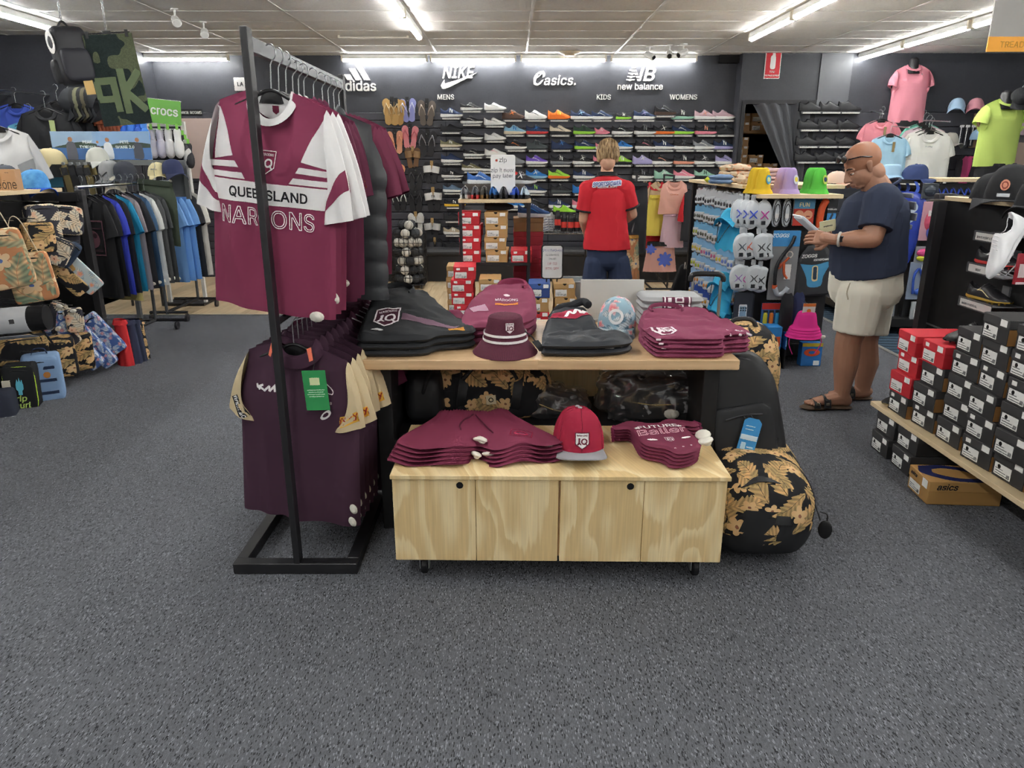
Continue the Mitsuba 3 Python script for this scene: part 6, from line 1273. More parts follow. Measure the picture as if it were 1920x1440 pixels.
# hats on the front board
def pile_hat(label, x, y, c, patch, k, Y=GY + .0, s=1.0):
    o = g(x, y, Y); t = thing('kids_hat', label, 'hat'); M = T4(o[0], Y, gz, rz=10 * k - 8, ry=0, s=s)
    prof = [(.0, .165), (.03, .163), (.052, .145), (.068, .10), (.075, .05), (.088, .012), (.092, .0)]
    v = lathe(curve(prof, 4)[::-1], 30, 1, .75); put('crown', v, mat(c, .9), t, M=M, smooth=True); put('brim', lathe(curve([(.084, .03), (.10, .012), (.108, .0), (.10, .004), (.082, .024)], 3)[::-1], 30, 1, .78), mat(c, .9), t, M=M, smooth=True)
    if patch:
        put('patch', mov(ext(Point(0, 0).buffer(.03, 10), .004), T4(.02, -.056, .09, rx=78, rz=12)), mat(patch[0]), t, M=M); put('patch_print', mov(ext(affinity.scale(Point(0, 0).buffer(.019, 8), 1, .8), .0055), T4(.02, -.056, .09, rx=78, rz=12)), mat(patch[1]), t, M=M)
gz = a[2] * 0 + g(1415, 371)[2] + .033
for nm, c, x, p in (('yellow', '#d9b52f', 1426, ('#4d8fae', '#c8d7a0')), ('lilac', '#a993c2', 1477, ('#cfd0d8', '#d9c94f')), ('green', '#4faa3e', 1531, ('#a8bb57', '#2b3d59'))):
    for k, (dx, dy) in enumerate(((-12, .07), (-5, .035), (4, -.03))): pile_hat(f'{nm} kids sun hat, {["rear", "middle", "front"][k]} of its cluster on the front board', x + dx, 352, c, p if k == 2 else None, k, GY + .02 + dy, (.8, .85, 1.2))
# clothes on the rear board
def folded(label, x, y, w, d, hgt, n, colr, Y, name='folded_top', rz=0, amp=.006, zz=1.456):
    o = at(x, y, Y)
    for k in range(n):
        m, _ = slab(rrect(-w / 2, -d / 2, w / 2, d / 2, .03), hgt / n, hgt / n * .5, .022, amp, k + int(x)); t = thing(name, f'{label}, {ORD[k]} from below' if n > 1 else label, 'folded clothes')
        put('body', m, colr if colr in scene else mat(colr), t, M=T4(o[0], Y, zz + hgt / n * .97 * k, rz=rz + 3 * k), smooth=True); put('fold', tube([(-w / 2 + .03, -d / 2 + .006, hgt / n * .5), (w / 2 - .03, -d / 2 + .006, hgt / n * .5)], hgt / n * .42, 6), colr if colr in scene else mat(colr), t, M=T4(o[0], Y, zz + hgt / n * .97 * k, rz=rz + 3 * k), smooth=True)
scene['cream_print'] = {'type': 'twosided', 'bsdf': {'type': 'principled', 'roughness': .9, 'specular': .2, 'base_color': mikit.proc(lambda p, n, uv: mix((.62, .50, .36), (.50, .20, .10), smoothstep(.62, .75, noise(p.x * 45, p.y * 45, p.z * 45))))}}
folded('pink folded pants on the rear board behind the yellow hats', 1445, 330, .30, .22, .13, 4, '#b99da2', 6.5); folded('cream printed blouse heaped on the rear board', 1378, 320, .24, .2, .16, 3, 'cream_print', 6.75, rz=8, amp=.02); folded('blue denim shorts on the rear board', 1352, 327, .20, .16, .075, 2, '#6f86a6', 6.45, rz=-4, amp=.008); folded('neon yellow top hanging off the left end of the rear board', 1338, 330, .15, .12, .05, 1, '#c9cf3c', 6.75, rz=25, amp=.01); folded('cream sleeve of a blouse at the front of the rear board', 1398, 332, .16, .12, .08, 1, 'cream_print', 6.3, rz=30, amp=.02)
for i, (x, c) in enumerate(((1568, '#c9a08c'), (1592, '#33415f'))): cap(T4(*at(x, 328, 6.5)[:2], 1.458, rz=40, s=.95), mat('#d9bfae' if i == 0 else '#c9c0ba'), mat(c), ['peach cap on the rear board behind the green hats', 'pale cap with navy brim beside the man\'s forehead'][i], CAPB)
# ---- goggle packs on hooks along the left face
def side_pack(Y, z, c, card, label, kind, X=gx0 - .02):
    t = thing('goggle_pack', label, 'goggles'); M = T4(X, Y, z, rz=-90 + 34)
    put('header', BH, mat(card, .5), t, M=M); put('blister', BB, clearp, t, M=M)
    put('lens', BL2, mat(c, .3), t, M=M); put('prong', PRG, CHROME, t, M=T4(X, Y, z))
BH, BB = P(cat(box(-.035, .035, -.002, .002, .03, .085), box(-.012, .012, -.003, .003, .085, .10))), P(box(-.037, .037, -.02, .006, -.05, .03, .008)); BL2 = P(cat(mov(ellipsoid(.014, .008, .020, 7), T4(-.017, -.018, -.01)), mov(ellipsoid(.014, .008, .020, 7), T4(.017, -.018, -.01)))); PRG = P(bar((.0, 0, .08), (.26, 0, .075), .003, 4))
rg = random.Random(12)
ROWZ = [(1.285, '#b9bdc2', ['#2a2c30', '#3a3c42', '#1d1f24'], 'black goggles in the top row'), (1.12, '#6fa9cf', ['#4c4f48', '#5c5f58', '#2c2e33'], 'goggles on blue card in the second row'), (.955, '#6fa9cf', ['#57594f', '#44463f', '#8f9a3a'], 'goggles on blue card in the third row'), (.79, '#7fb0d6', ['#c9709a', '#6a7fc0', '#d6c24f'], 'kids goggles in the fourth row'), (.64, '#8cb8de', ['#b8c73f', '#5f8fd0', '#8fa0c0'], 'kids goggles in the fifth row'), (.48, '#9cc0e0', ['#5f87c8', '#d7dde4', '#c98a4f'], 'pool toys in the sixth row'), (.33, '#2f4fa0', ['#d9a23f', '#e2e2e0', '#c04a3a'], 'pool toys in the bottom row')]
for r_, (z, card, cs, lab) in enumerate(ROWZ):
    for j in range(8):
        for q in range(2): side_pack(6.30 + .185 * j, z + rg.uniform(-.008, .008) - .004 * q, rg.choice(cs), card, f'{lab}, {ORD[j]} hook from the front, {["outer", "inner"][1 - q]} one', 0, gx0 - .02 + .075 * q)
# blue flap caps at the corner
for k, (x, y) in enumerate(((1366, 418), (1352, 535), (1349, 585))):
    Y = GY + .12; o = g(x, y, Y); t = thing('flap_cap', f'sky blue kids legionnaire cap, {["upper", "middle", "lowest"][k]} of those hanging at the gondola corner', 'cap'); M = T4(o[0] + .0, Y - .05, o[2], rz=-48, ry=0, rx=-18, s=1.1); c = mat('#3fa9cf', .8); pp = CAPP[id(CAPB)]
    put('crown', pp[0], c, t, M=M); put('brim', pp[1], c, t, M=M); put('button', pp[2], c, t, M=M)
    th = np.linspace(.15, np.pi - .15, 22); v = np.linspace(0, 1, 8); A, V = np.meshgrid(th, v, indexing='ij'); put('neck_flap', grid(np.stack([.08 * np.cos(A) * (1 + .15 * V), .094 * np.sin(A) * (1 - .25 * V), .01 - .20 * V + .01 * np.sin(A * 9) * V], -1)), c, t, M=M, smooth=True)
    put('cord', tube(curve([(-.06, -.06, 0), (-.02, -.10, -.12), (0, -.10, -.17), (.02, -.1, -.12), (.05, -.06, 0)], 5), .003, 5), mat('#1d2a33'), t, M=M)
    if k: put('side_patch', mov(ext(Point(0, 0).buffer(.028), .004), T4(.072, .02, .05, rx=90, rz=75)), mat('#1b1d22'), t, M=M)
# low down at the front: boxes, navy cloth, pink hat
for k, (x0_, y0_, x1_, y1_, c, lab) in enumerate(((1395, 622, 1432, 668, '#2f6fb0', 'blue toy box low at the front of the gondola'), (1434, 630, 1466, 672, '#2f7ec0', 'blue and orange toy box low at the front of the gondola'), (1470, 640, 1476, 670, '#2a5fa0', 'narrow blue toy box low at the front of the gondola'))):
    Y = 5.72; a_, b_ = at(x0_, y1_, Y), at(x1_, y0_, Y); t = thing('toy_box', lab, 'box'); put('box', box(a_[0], b_[0], Y, Y + .16, .003 + .16, .165 + (b_[2] - a_[2]), .003), mat(c, .5), t); put('print', box(a_[0] + .01, b_[0] - .01, Y - .001, Y, .19, .16 + (b_[2] - a_[2]) * .6), mat('#c9572f' if k == 1 else '#7fb0d8', .5), t); put('foot_tray', box(a_[0], b_[0], Y, Y + .2, .002, .16), mat('#141416', .6), t)
for k, (x, c) in enumerate(((1478, '#1e2340'), (1490, '#232a4a'), (1466, '#191a1e'))): gar('swim_towel', f'{["navy", "dark blue", "black"][k]} folded cloth hanging below the kickboards', 'cloth', T4(g(x, 580)[0], GY - .02 - .04 * k, .62), [c, None, None], w=.055, L=.40, ws=.05, d=.03, neck=.02, scoop=.01, seed=k, nu=15, nv=14)
t = thing('pink_hat', 'hot pink frilled kids bucket hat hanging low at the front of the gondola', 'hat'); o = at(1517, 640, 5.6); M = T4(o[0], 5.72, o[2] + .045, rx=4, s=1.0); pk = mat('#d92f8a', .8)
put('crown', lathe(curve([(.0, .185), (.045, .18), (.07, .165), (.085, .12), (.10, .06), (.112, .04)], 4)[::-1], 30, 1, .7), pk, t, M=M, smooth=True); put('brim', lathe(curve([(.108, .055), (.122, .038), (.118, .032), (.13, .018), (.126, .012), (.14, -.006), (.136, -.012), (.15, -.03), (.12, .02)], 3)[::-1], 36, 1, .75), pk, t, M=M, smooth=True)
put('card', cat(box(-.05, .05, -.03, -.027, .165, .25), ), mat('#dcd6cf', .6), t, M=M); put('card_print', cat(box(-.05, .05, -.032, -.03, .225, .25), mov(ext(Point(0, 0).buffer(.016), .003), T4(0, -.03, .19, rx=90))), mat('#cf6f35'), t, M=M)
for s_ in (-1, 1): put('tie', tube(curve([(s_ * .12, -.04, 0), (s_ * .13, -.05, -.08), (s_ * .09, -.05, -.17)], 5), .004, 5), pk, t, M=M)
sec_tag(t, M @ T4(.135, -.06, -.02, rz=20)); put('prong', bar((o[0], 5.72, o[2] + .28), (o[0], FACE, o[2] + .30), .003, 5), CHROME, t)
t = thing('toy_box', 'blue box with an orange ring picture standing on the carpet under the pink hat', 'box'); o = at(1519, 664, 5.83); put('box', box(o[0] - .085, o[0] + .085, 5.80, 5.88, .002, .20, .003), mat('#2a6db0', .5), t); put('print', cat(mov(ext(affinity.scale(Point(0, 0).buffer(.06).difference(Point(0, 0).buffer(.025)), 1.1, .55), .002), T4(o[0], 5.80, .12, rx=90))), mat('#cf4f2a', .5), t); put('print', box(o[0] - .085, o[0] + .085, 5.798, 5.80, .17, .20), mat('#c9b03a'), t); put('print', box(o[0] + .02, o[0] + .07, 5.798, 5.80, .01, .05), mat('#dfe3e6'), t)
# ================================================================ right: boot gondola
BX_ = 2.78
t = thing('boot_gondola', 'black gondola of football boots with light wood base and top shelves', 'gondola')
put('back_panel', box(BX_, BX_ + .05, 1.9, 4.74, .06, 1.44), mat('#151517', .7), t); put('upright', box(BX_ - .06, BX_ + .06, 4.73, 4.79, .0, 1.445, .003), mat('#2b2b2e', .5), t); put('groove', box(BX_ - .004, BX_, 1.9, 4.73, .60, .612), mat('#6a6b6e', .4, .5), t)
put('base_shelf', box(2.165, BX_, 1.9, 4.12, .236, .262, .002), 'light_ply', t); put('top_shelf', box(2.69, 3.3, 1.9, 4.62, 1.41, 1.436, .002), 'light_ply', t); put('plinth', box(2.62, BX_, 1.9, 4.7, .002, .235), mat('#121214', .7), t); put('bracket', box(2.6, 2.72, 4.62, 4.66, 1.405, 1.415), CHROME, t)
BK = ('#2a2a2b', '#353536')
cols_ = [(3.90, 'krrr'), (3.665, 'kkkR'), (3.43, 'kkkkk'), (3.195, 'kkkkkk'), (2.96, 'kkkkkk'), (2.725, 'kkkkk')]
rb = random.Random(4); SIDEB = P(box(.1026, .1036, -.155, .155, .002, .0745))
for ci, (Y, s_) in enumerate(cols_):
    for k, c in enumerate(s_):
        cc = BK if c == 'k' else (RED, RED2)
        mm = T4(2.19 + .16 + rb.uniform(0, .035) + .012 * (ci == 2) * k, Y + rb.uniform(-.012, .012), .263 + .119 * k, rz=-90 + rb.uniform(-4, 4))
        kx = shoebox(mm, cc[0], cc[1], f'{"black" if c == "k" else "red"} shoe box on the boot shelf, {ORD[ci]} column from the far end, {ORD[k]} from below', None, BXN, 'black' if c == 'k' else 'red', rb.random() < .3)
        if c == 'k': put('side_board', SIDEB, mat('#8a6337', .7), kx, M=mm)
for ci, Y in enumerate((3.93, 3.69)):
    for k in range(2): shoebox(T4(2.155 + .16 + .02 * k, Y + .01 * k, .002 + .1175 * k * .99, rz=-92 + 3 * k, s=(1, 1, .97)), BK[0], BK[1], f'black shoe box on the carpet under the shelf, {["far", "near"][ci]} pile, {["lower", "upper"][k]}', None, BXN, 'black')
# kraft box with navy spiral on the lid
kq = box_parts(.215, .36, .125, .055); M = T4(2.26, 3.36, .002, rz=-94); t = shoebox(M, '#a9814c', '#b48b55', 'kraft shoe box with a navy spiral on its lid on the carpet below the boots', None, kq, 'plain')
spb = outline([(-.09, -.15), (.0, -.17), (.09, -.06), (.1, .1), (.06, .16), (-.04, .12), (-.1, -.02)], 5); sph = outline([(-.05, -.10), (.0, -.11), (.055, -.03), (.06, .07), (.02, .09), (-.04, .04), (-.065, -.04)], 5)
put('lid_print', mov(ext(spb.difference(sph).intersection(sbox(-.106, -.178, .106, .178)), .0012), T4(0, 0, .125)), mat('#1d2350', .5), t, M=M); put('lettering', mov(ext(ctr(text_poly('asics', .03, True, 1, .2)), .0012), T4(.1076, -.09, .097, rz=90) @ T4(rx=90)), mat('#1c1c22'), t, M=M); put('lettering', mov(ext(ctr(text_poly('asics', .02, True, 1, .2)), .0012), T4(-.05, -.1805, .10, rx=90)), mat('#1c1c22'), t, M=M)
# boots on clear shelves
def boot_shelf(Y, z, label, words):
    t = thing('boot_shelf', label, 'shelf'); M = T4(BX_ - .001, Y, z, rz=-90)
    put('plate', box(-.15, .15, -.17, 0, -.004, 0), acr, t, M=M); put('lip', box(-.15, .15, -.173, -.17, -.045, .012), mat('#46484b', .25, 0, .5), t, M=M); put('price_strip', box(-.13, .15, -.1745, -.173, -.038, .002), lab_m, t, M=M)
    put('lettering', mov(ext(ctr(text_poly(words, .012, True)), .001), T4(-.04, -.1745, -.022, rx=90)), mat('#5a5b5e'), t, M=M); put('back_clip', box(-.03, .03, -.012, 0, 0, .09), acr, t, M=M)
boot_shelf(3.98, 1.262, 'upper clear boot shelf with price strip, empty', 'BOOT POINT LOW'); boot_shelf(3.99, 1.085, 'second clear boot shelf holding the black and red boot', 'BOOT'); boot_shelf(4.01, .885, 'third clear boot shelf holding the black and gold boot', 'MENS STUDIO SL'); boot_shelf(4.03, .60, 'lowest clear boot shelf half behind the red boxes', 'BOOT SPEED')
for Y, z, up, so, lg, lab in ((3.97, 1.086, '#1a1a1d', '#b3322f', '#e4e4e2', 'black football boot with red sole on the second clear shelf'), (3.99, .886, '#1d1d20', '#a88736', '#d9c9a0', 'black football boot with gold sole on the third clear shelf'), (4.02, .601, '#1a1a1d', '#b3322f', '#d98a90', 'black football boot with red edged mark on the lowest clear shelf')):
    shoe(T4(2.67, Y, z + .012, rz=-78), up, so, lab, lg, 2, '#2a2a2d', 'cleat', rough=.35)
shoe(T4(2.38, 3.66, .263 + .119 * 4 + .012, rz=195), '#141416', '#18181a', 'black football boot standing on the red shoe boxes', None, 0, '#1c1c1f', 'cleat', rough=.4)
shoe(T4(2.32, 4.02, .263 + .012, rz=185), '#141416', '#8a7a50', 'black football boot at the far end of the light wood base shelf', None, 0, '#1c1c1f', 'cleat', rough=.4)
bo = at(1893, 470, 3.30); shoe(T4(*bo, rz=200, ry=58, rx=0, s=1.05) @ T4(rx=25), '#d9dadc', '#c6c8cb', 'white football boot propped on a clear wire holder at the right edge', None, 0, '#f0f0f0', 'cleat', rough=.35)
t = thing('boot_holder', 'clear bent holder under the white football boot', 'holder'); bb = at(1880, 512, 3.30); put('holder', cat(*[tube([tuple(bb + [-.03, s_ * .05, .012]), tuple(bb + [.05, s_ * .05, -.02]), tuple(bb + [.09, s_ * .05, .03]), (BX_, 3.3 + s_ * .05, bb[2] + .03)], .004, 5) for s_ in (-1, 1)], tube([tuple(bb + [-.03, -.05, .012]), tuple(bb + [-.03, .05, .012])], .004, 5)), mat('#9ea1a4', .25, 0, .5), t); put('plate', box(bb[0] - .03, bb[0] + .05, 3.25, 3.35, bb[2] - .022, bb[2] - .018), acr, t)
o = at(1915, 508, 3.2); t = thing('red_pack', 'red and white packet hanging at the right edge beside the white boot', 'packet'); put('card', box(o[0] - .02, o[0] + .09, 3.2, 3.215, o[2] - .06, o[2] + .075), mat('#8d2630', .5), t); put('print', cat(box(o[0] - .012, o[0] + .03, 3.198, 3.2, o[2] - .03, o[2] + .03), box(o[0] - .015, o[0] + .09, 3.198, 3.2, o[2] - .06, o[2] - .05)), mat('#d8c6c8'), t); put('peg', bar((o[0] + .03, 3.21, o[2] + .07), (BX_, 3.21, o[2] + .07), .004), CHROME, t)
# black caps on the top shelf
bkc = mat('#1a1b1e', .85)
o = at(1893, 358, 3.95); M1 = T4(o[0], 3.95, 1.447, rz=-38, s=1.45); t = cap(M1, bkc, bkc, 'big black cap with an oval peach badge on the top boot shelf', CAPF); put('badge', drape(affinity.translate(affinity.scale(Point(0, 0).buffer(.019), .8, 1), -.01, .055), CAPF[4], .003, .008), mat('#c98a72'), t, M=M1); put('badge_print', drape(affinity.translate(affinity.scale(Point(0, 0).buffer(.013).difference(Point(0, 0).buffer(.009)), .8, 1), -.01, .055), CAPF[4], .004, .008), mat('#7d3a30'), t, M=M1); put('sticker', drape(sbox(-.03, .014, .01, .026), CAPF[4], .003, .01), mat('#c8ccd0'), t, M=M1)
o = at(1868, 345, 4.25); cap(T4(o[0], 4.28, 1.437, rz=-25, s=1.35), bkc, mat('#222327'), 'black cap behind the badge cap on the top boot shelf', CAPB); o = at(1916, 368, 3.6); cap(T4(o[0] + .06, 3.55, 1.437, rz=-60, s=1.3), bkc, bkc, 'black curved-brim cap at the right edge of the top boot shelf', CAPB)
# ================================================================ toy gondola farther back
TX0, TYF = 3.86, 6.98
t = thing('toy_gondola', 'black toy gondola on castors seen between the man and the boot gondola', 'gondola')
put('upright', box(TX0 - .02, TX0 + .03, TYF, TYF + .05, .08, 1.455), BLACKM, t); put('upright', box(TX0 + .72, TX0 + .77, TYF, TYF + .05, .08, 1.455), BLACKM, t); put('core', box(TX0 + .03, TX0 + .72, TYF + .03, TYF + .06, .08, 1.40), mat('#141416', .7), t); put('side', box(TX0 + .3, TX0 + .34, TYF + .06, 8.6, .08, 1.4), mat('#141416', .7), t); put('crossbar', box(TX0 - .02, TX0 + .77, TYF - .01, TYF + .03, 1.36, 1.44), BLACKM, t)
put('base', box(TX0 - .28, TX0 + .74, TYF - .06, 8.6, .08, .17, .005), mat('#111113', .6), t); a, b = at(1765, 336, TYF), at(1845, 336, TYF); put('top', box(a[0] - .05, b[0] + .6, TYF - .1, TYF + .4, 1.456, 1.488, .002), 'light_ply', t); put('top_rail', box(TX0 - .25, TX0 + .2, TYF + .06, 8.5, 1.44, 1.47), BLACKM, t)
for x, y in ((TX0 - .02, TYF - .02), (TX0 + .65, TYF), (TX0 - .2, 8.4), (TX0 + .65, 8.4)): put('castor', mov(lathe([(.006, -.014), (.04, -.014), (.04, .014), (.006, .014)], 14), T4(x, y, .045, ry=90)), mat('#2b2b2e', .4), t)
for i in range(5):
    Y = 7.08 + .17 * i; k = thing('bodyboard', f'blue bodyboard in clear plastic, {ORD[i]} from the front beside the man\'s back', 'bodyboard'); M = T4(TX0 - .10, Y, 1.0, rz=-38, ry=10)
    put('board', mov(slab(outline([(-.14, -.34), (.14, -.34), (.16, .1), (.10, .34), (-.10, .34), (-.16, .1)], 4), .05, .02, .03)[0], T4(rx=90)), mat(['#2a3fa0', '#2d49b0', '#27389a', '#3455b8', '#2a3fa0'][i], .3, 0, .5), k, M=M, smooth=40); put('print', mov(ext(affinity.rotate(sbox(-.12, -.02, .12, .02), 50).union(Point(.03, .18).buffer(.05)), .002), T4(0, -.0502, .05, rx=90)), mat(['#b9c8dc', '#c8404a', '#9fc0dd', '#d8d36a', '#d5dbe2'][i], .4), k, M=M); put('hanging_strap', ribbon([(0, -.02, .33), (.02, -.02, .40), (-.02, -.02, .46)], (.015, 0, 0)), mat('#3f5fc0', .4), k, M=M)
for i in range(4): gar('board_bag', f'grey clear-plastic sleeve hanging low, {ORD[i]} from the front behind the man', 'bag', T4(TX0 - .16, 7.05 + .16 * i, .62, rz=-40), ['#7b838b', None, None], w=.09, L=.44, ws=.09, d=.03, neck=.02, scoop=.01, seed=i, nu=15, nv=14)
def tp(label, x, y, w, h, c, arts, Y=TYF - .06):
    o = at(x, y, Y); k = thing('toy_pack', label, 'toy'); put('card', box(o[0] - w / 2, o[0] + w / 2, Y, Y + .02, o[2] - h / 2, o[2] + h / 2, .004), mat(c, .4), k)
    for n_, m, cc in arts: put(n_, mov(m, T4(*o)), mat(cc, .4), k)
    put('peg', bar((o[0], Y + .02, o[2] + h / 2 - .02), (o[0], TYF + .03, o[2] + h / 2 - .02), .003, 4), CHROME, k)
tp('pink and blue toy in a clear bag at the toy gondola', 1745, 415, .17, .36, '#c99aa6', [('toy', ellipsoid(.06, .03, .09, 8), '#c0506a'), ('toy', mov(ellipsoid(.06, .03, .07, 8), T4(.03, -.01, -.1)), '#4f5fb0'), ('label', box(-.05, .06, -.032, -.03, .05, .10), '#dcd6d6')]); tp('pink and yellow ball toy above the snorkel pack', 1731, 478, .15, .16, '#8a8f94', [('toy', mov(ellipsoid(.07, .035, .04, 8), T4(0, -.01, .02)), '#d9508a'), ('toy', mov(ellipsoid(.065, .03, .03, 8), T4(0, -.01, -.03)), '#d3d23f')])
tp('clear pack of blue snorkel and mask at the toy gondola', 1722, 527, .19, .36, '#8e9bb0', [('snorkel', tube(curve([(-.05, -.02, -.12), (-.06, -.02, .05), (-.02, -.02, .12), (.03, -.02, .02), (.05, -.02, .12)], 5), .011, 6), '#2f4fa8'), ('mask', mov(ellipsoid(.06, .02, .035, 8), T4(.02, -.02, -.10)), '#3a5fb5'), ('label', box(.0, .08, -.012, -.01, .09, .16), '#d5dade')]); tp('white card pack lowest on the toy gondola', 1722, 583, .15, .18, '#b9bdc0', [('label', box(-.05, .06, -.012, -.01, -.06, .02), '#e8e8e8'), ('toy', mov(ellipsoid(.05, .02, .02, 6), T4(.02, -.01, .06)), '#a8c23a')])
tp('dark swim cap pack at the top of the toy gondola', 1745, 358, .15, .14, '#3a3f44', [('cap', ellipsoid(.06, .04, .05, 8), '#2f3640')])
for i in range(9): o = at(1765 + 14 * i, 350, TYF - .02); k = thing('toy_strap', f'blue and clear toy strap, {ORD[i]} along the toy gondola crossbar', 'strap'); put('strap', ribbon([(o[0] - .03, TYF - .03, 1.40), (o[0], TYF - .05, 1.34), (o[0] + .03, TYF - .03, 1.39)], (0, .012, .004)), mat('#3d5cc0', .4), k); put('clip', box(o[0] - .02, o[0] + .02, TYF - .05, TYF - .02, 1.28, 1.33, .004), mat(['#b8bfc6', '#33353a'][i % 2], .3), k)
o = at(1672, 322, 7.2); cm2, bm2 = bucket_meshes(.10, .075, .09, .13, .03); k = thing('bucket_hat', 'pale blue bucket hat on the rail behind the man\'s neck', 'hat'); put('crown', cm2, mat('#9fc0d8'), k, M=T4(o[0], 7.2, 1.51), smooth=True); put('brim', bm2, mat('#93b6d0'), k, M=T4(o[0], 7.2, 1.51), smooth=True)
o = at(1716, 322, 7.1); cap(T4(o[0], 7.1, 1.475, rz=60, s=1.3), mat('#2c3a63'), mat('#2c3a63'), 'navy cap with curved brim on the rail right of the pale bucket hat', CAPB)
# ================================================================ right: the wall
for r_, y in enumerate((205, 238, 269, 298)):
    for c_, x in enumerate((1519, 1556, 1592)):
        o = at(x - 3 * r_ * (1 if c_ == 0 else 1), y + 4, RB - .07); shelf_at(o, f'shelf with white strip under black work shoes, {ROWN[r_]}, {ORD[c_]} from the left'); shoe(T4(o[0], o[1], o[2] + .0015, rz=rs.uniform(-6, 4), s=1.04), '#232427', '#1b1b1e', f'black work {"boot" if (r_, c_) == (0, 2) else "shoe"} on the right wall, {ROWN[r_]}, {ORD[c_]} from the left', None, 0, '#2d2d30', 'boot' if (r_, c_) == (0, 2) else 'work', rough=.5)
def torso(label, name, x, ytop, Y, colr, s, rz, seed, shorts=True, **kw):
    o = at(x, ytop, Y); t = thing(name, label, 'mannequin'); M = T4(*o, rz=rz, s=s); sd = shirt(**{**dict(w=.19, L=.60, ws=.175, d=.10, sl=.17, ang=28, cuff=.13, drop=.05, seed=seed, fold=.008, neck=.07, scoop=.05, nu=33, nv=30), **kw})
    blk = mat('#1b1b1e', .4, 0, .5)
    put('shirt', sd['body'], mat(colr), t, M=M, smooth=True, label='short-sleeved shirt on the form')
    for m in sd['sleeves']: put('sleeve', m, mat(colr), t, M=M, smooth=True)
    put('neck', mov(tube([(0, 0, -.09), (0, 0, -.02), (0, 0, .05), (0, 0, .075)], [.075, .052, .05, .03], 14), T4()), blk, t, M=M, smooth=True); put('collar', sd['crew'], mat(colr), t, M=M, smooth=True)
    if shorts: put('shorts', skirt_mesh(.17, .19, .20 if shorts is True else shorts, .085, 1, 4), mat('#1a1a1d'), t, M=M @ T4(0, 0, -.575), smooth=True)
    return t, M, sd
t, M, sd = torso('black wall form wearing a pink tee and black shorts', 'wall_mannequin', 1713, 122, RB - .13, '#d68a98', 1.2, -4, 201); put('chest_logo', drape(affinity.translate(sbox(-.006, -.004, .006, .004), .08, -.10), sd['front'], .003, .01), WHT, t, M=M)
oo = at(1713, 122, RB); put('bracket', box(oo[0] - .03, oo[0] + .03, RB - .14, RB + .0, oo[2] - .2, oo[2] - .14), BLACKM, t)
t, M, sd = torso('black form wearing a neon yellow tee with a black cap hung on its neck', 'mannequin', 1886, 186, 8.65, '#b3c968', 1.2, 6, 205, .34, w=.20, ws=.19, L=.60)
put('stand', cat(bar((M[0, 3], 8.65, .03), (M[0, 3], 8.65, M[2, 3] - .6), .018, 8), mov(lathe([(0, 0), (.18, 0), (.17, .02), (0, .03)], 20), T4(M[0, 3], 8.65, .003))), BLACKM, t)
cap(M @ T4(.03, -.12, .0, rz=-10, rx=52, s=.9), bkc, bkc, 'black cap with white badge hung on the neck of the yellow form', CAPB)
for i, (x, c, n) in enumerate(((1793, '#9db9d2', 'pale blue'), (1828, '#c98c98', 'pink'))): o = at(x, 205, RB - .24); k = cap(T4(*o, rz=-30, s=1.3), mat(c), mat(c), f'{n} cap on a wall peg right of the pink form', CAPB); put('peg', bar((o[0], RB - .24, o[2] + .03), (o[0], RB - .004, o[2] + .03), .006), BLACKM, k)
for i, (x, y, c, n) in enumerate(((1778, 270, '#b9b6ad', 'pale grey'), (1836, 262, '#8fb0cc', 'light blue'))): o = at(x, y, RB - .24); k = cap(T4(*o, rz=20, s=1.35), mat(c), mat(c), f'{n} cap lower on the right wall beside the towels', CAPB); put('peg', bar((o[0], RB - .24, o[2] + .03), (o[0], RB - .004, o[2] + .03), .006), BLACKM, k)
WT = [(1653, 226, RB - .30, '#d98792', 'pink tee on the wall behind the pale blue tee', .0), (1648, 232, RB - .22, '#2a2b2f', 'black tee half hidden behind the pink tee', 0), (1669, 254, RB - .75, '#a5cbe2', 'pale blue tee on a face-out arm behind the man\'s head', 0), (1745, 248, RB - .78, '#e2e1dc', 'front white tee on the sloping arm of black hangers', 0), (1741, 243, RB - .70, '#d8d7d2', 'second white tee on the sloping arm', 0), (1735, 238, RB - .60, '#bfa9b2', 'lilac tee behind the white tees', 0), (1730, 233, RB - .50, '#5fa893', 'teal tee at the back of the sloping arm', 0)]
for i, (x, y, Y, c, lab, _) in enumerate(WT):
    o = at(x, y, Y); big = 1.2 if 'white' in lab else 1.0; t, sd = gar('hung_tee', lab, 't-shirt', T4(*o, rz=-8, s=big), [c, c, c], w=.23, L=.56 if 'white' in lab else .50, ws=.2, d=.03, sl=.2, ang=25, cuff=.15, seed=210 + i)
    hanger(T4(o[0], Y, o[2] + .01, rz=-8), f'black hanger of the {lab}'[:70])
    if 'front white' in lab: put('print', drape(affinity.translate(text_poly('running', .014, True), 0, -.15), sd['front'], .003, .01), mat('#9a9c9c'), t, M=T4(*o, rz=-8, s=big))
    if 'pale blue' in lab: put('swing_tag', box(.03, .06, -.05, -.048, -.2, -.08), mat('#8a7a55'), t, M=T4(*o, rz=-8))
for x, y, Y0, L in ((1653, 214, RB, .34), (1669, 242, RB, .78), (1738, 232, RB, .82)):
    o = at(x, y, RB - .3); k = thing('garment_rail', f'chrome face-out arm on the right wall, {["upper pink", "pale blue", "white"][[1653, 1669, 1738].index(x)]} tee row', 'rail'); put('arm', bar((o[0], RB, o[2] + .06), (o[0], RB - L, o[2] - .0), .008), CHROME, k); put('end_ball', mov(ellipsoid(.012, .012, .012, 6), T4(o[0], RB - L, o[2])), CHROME, k)
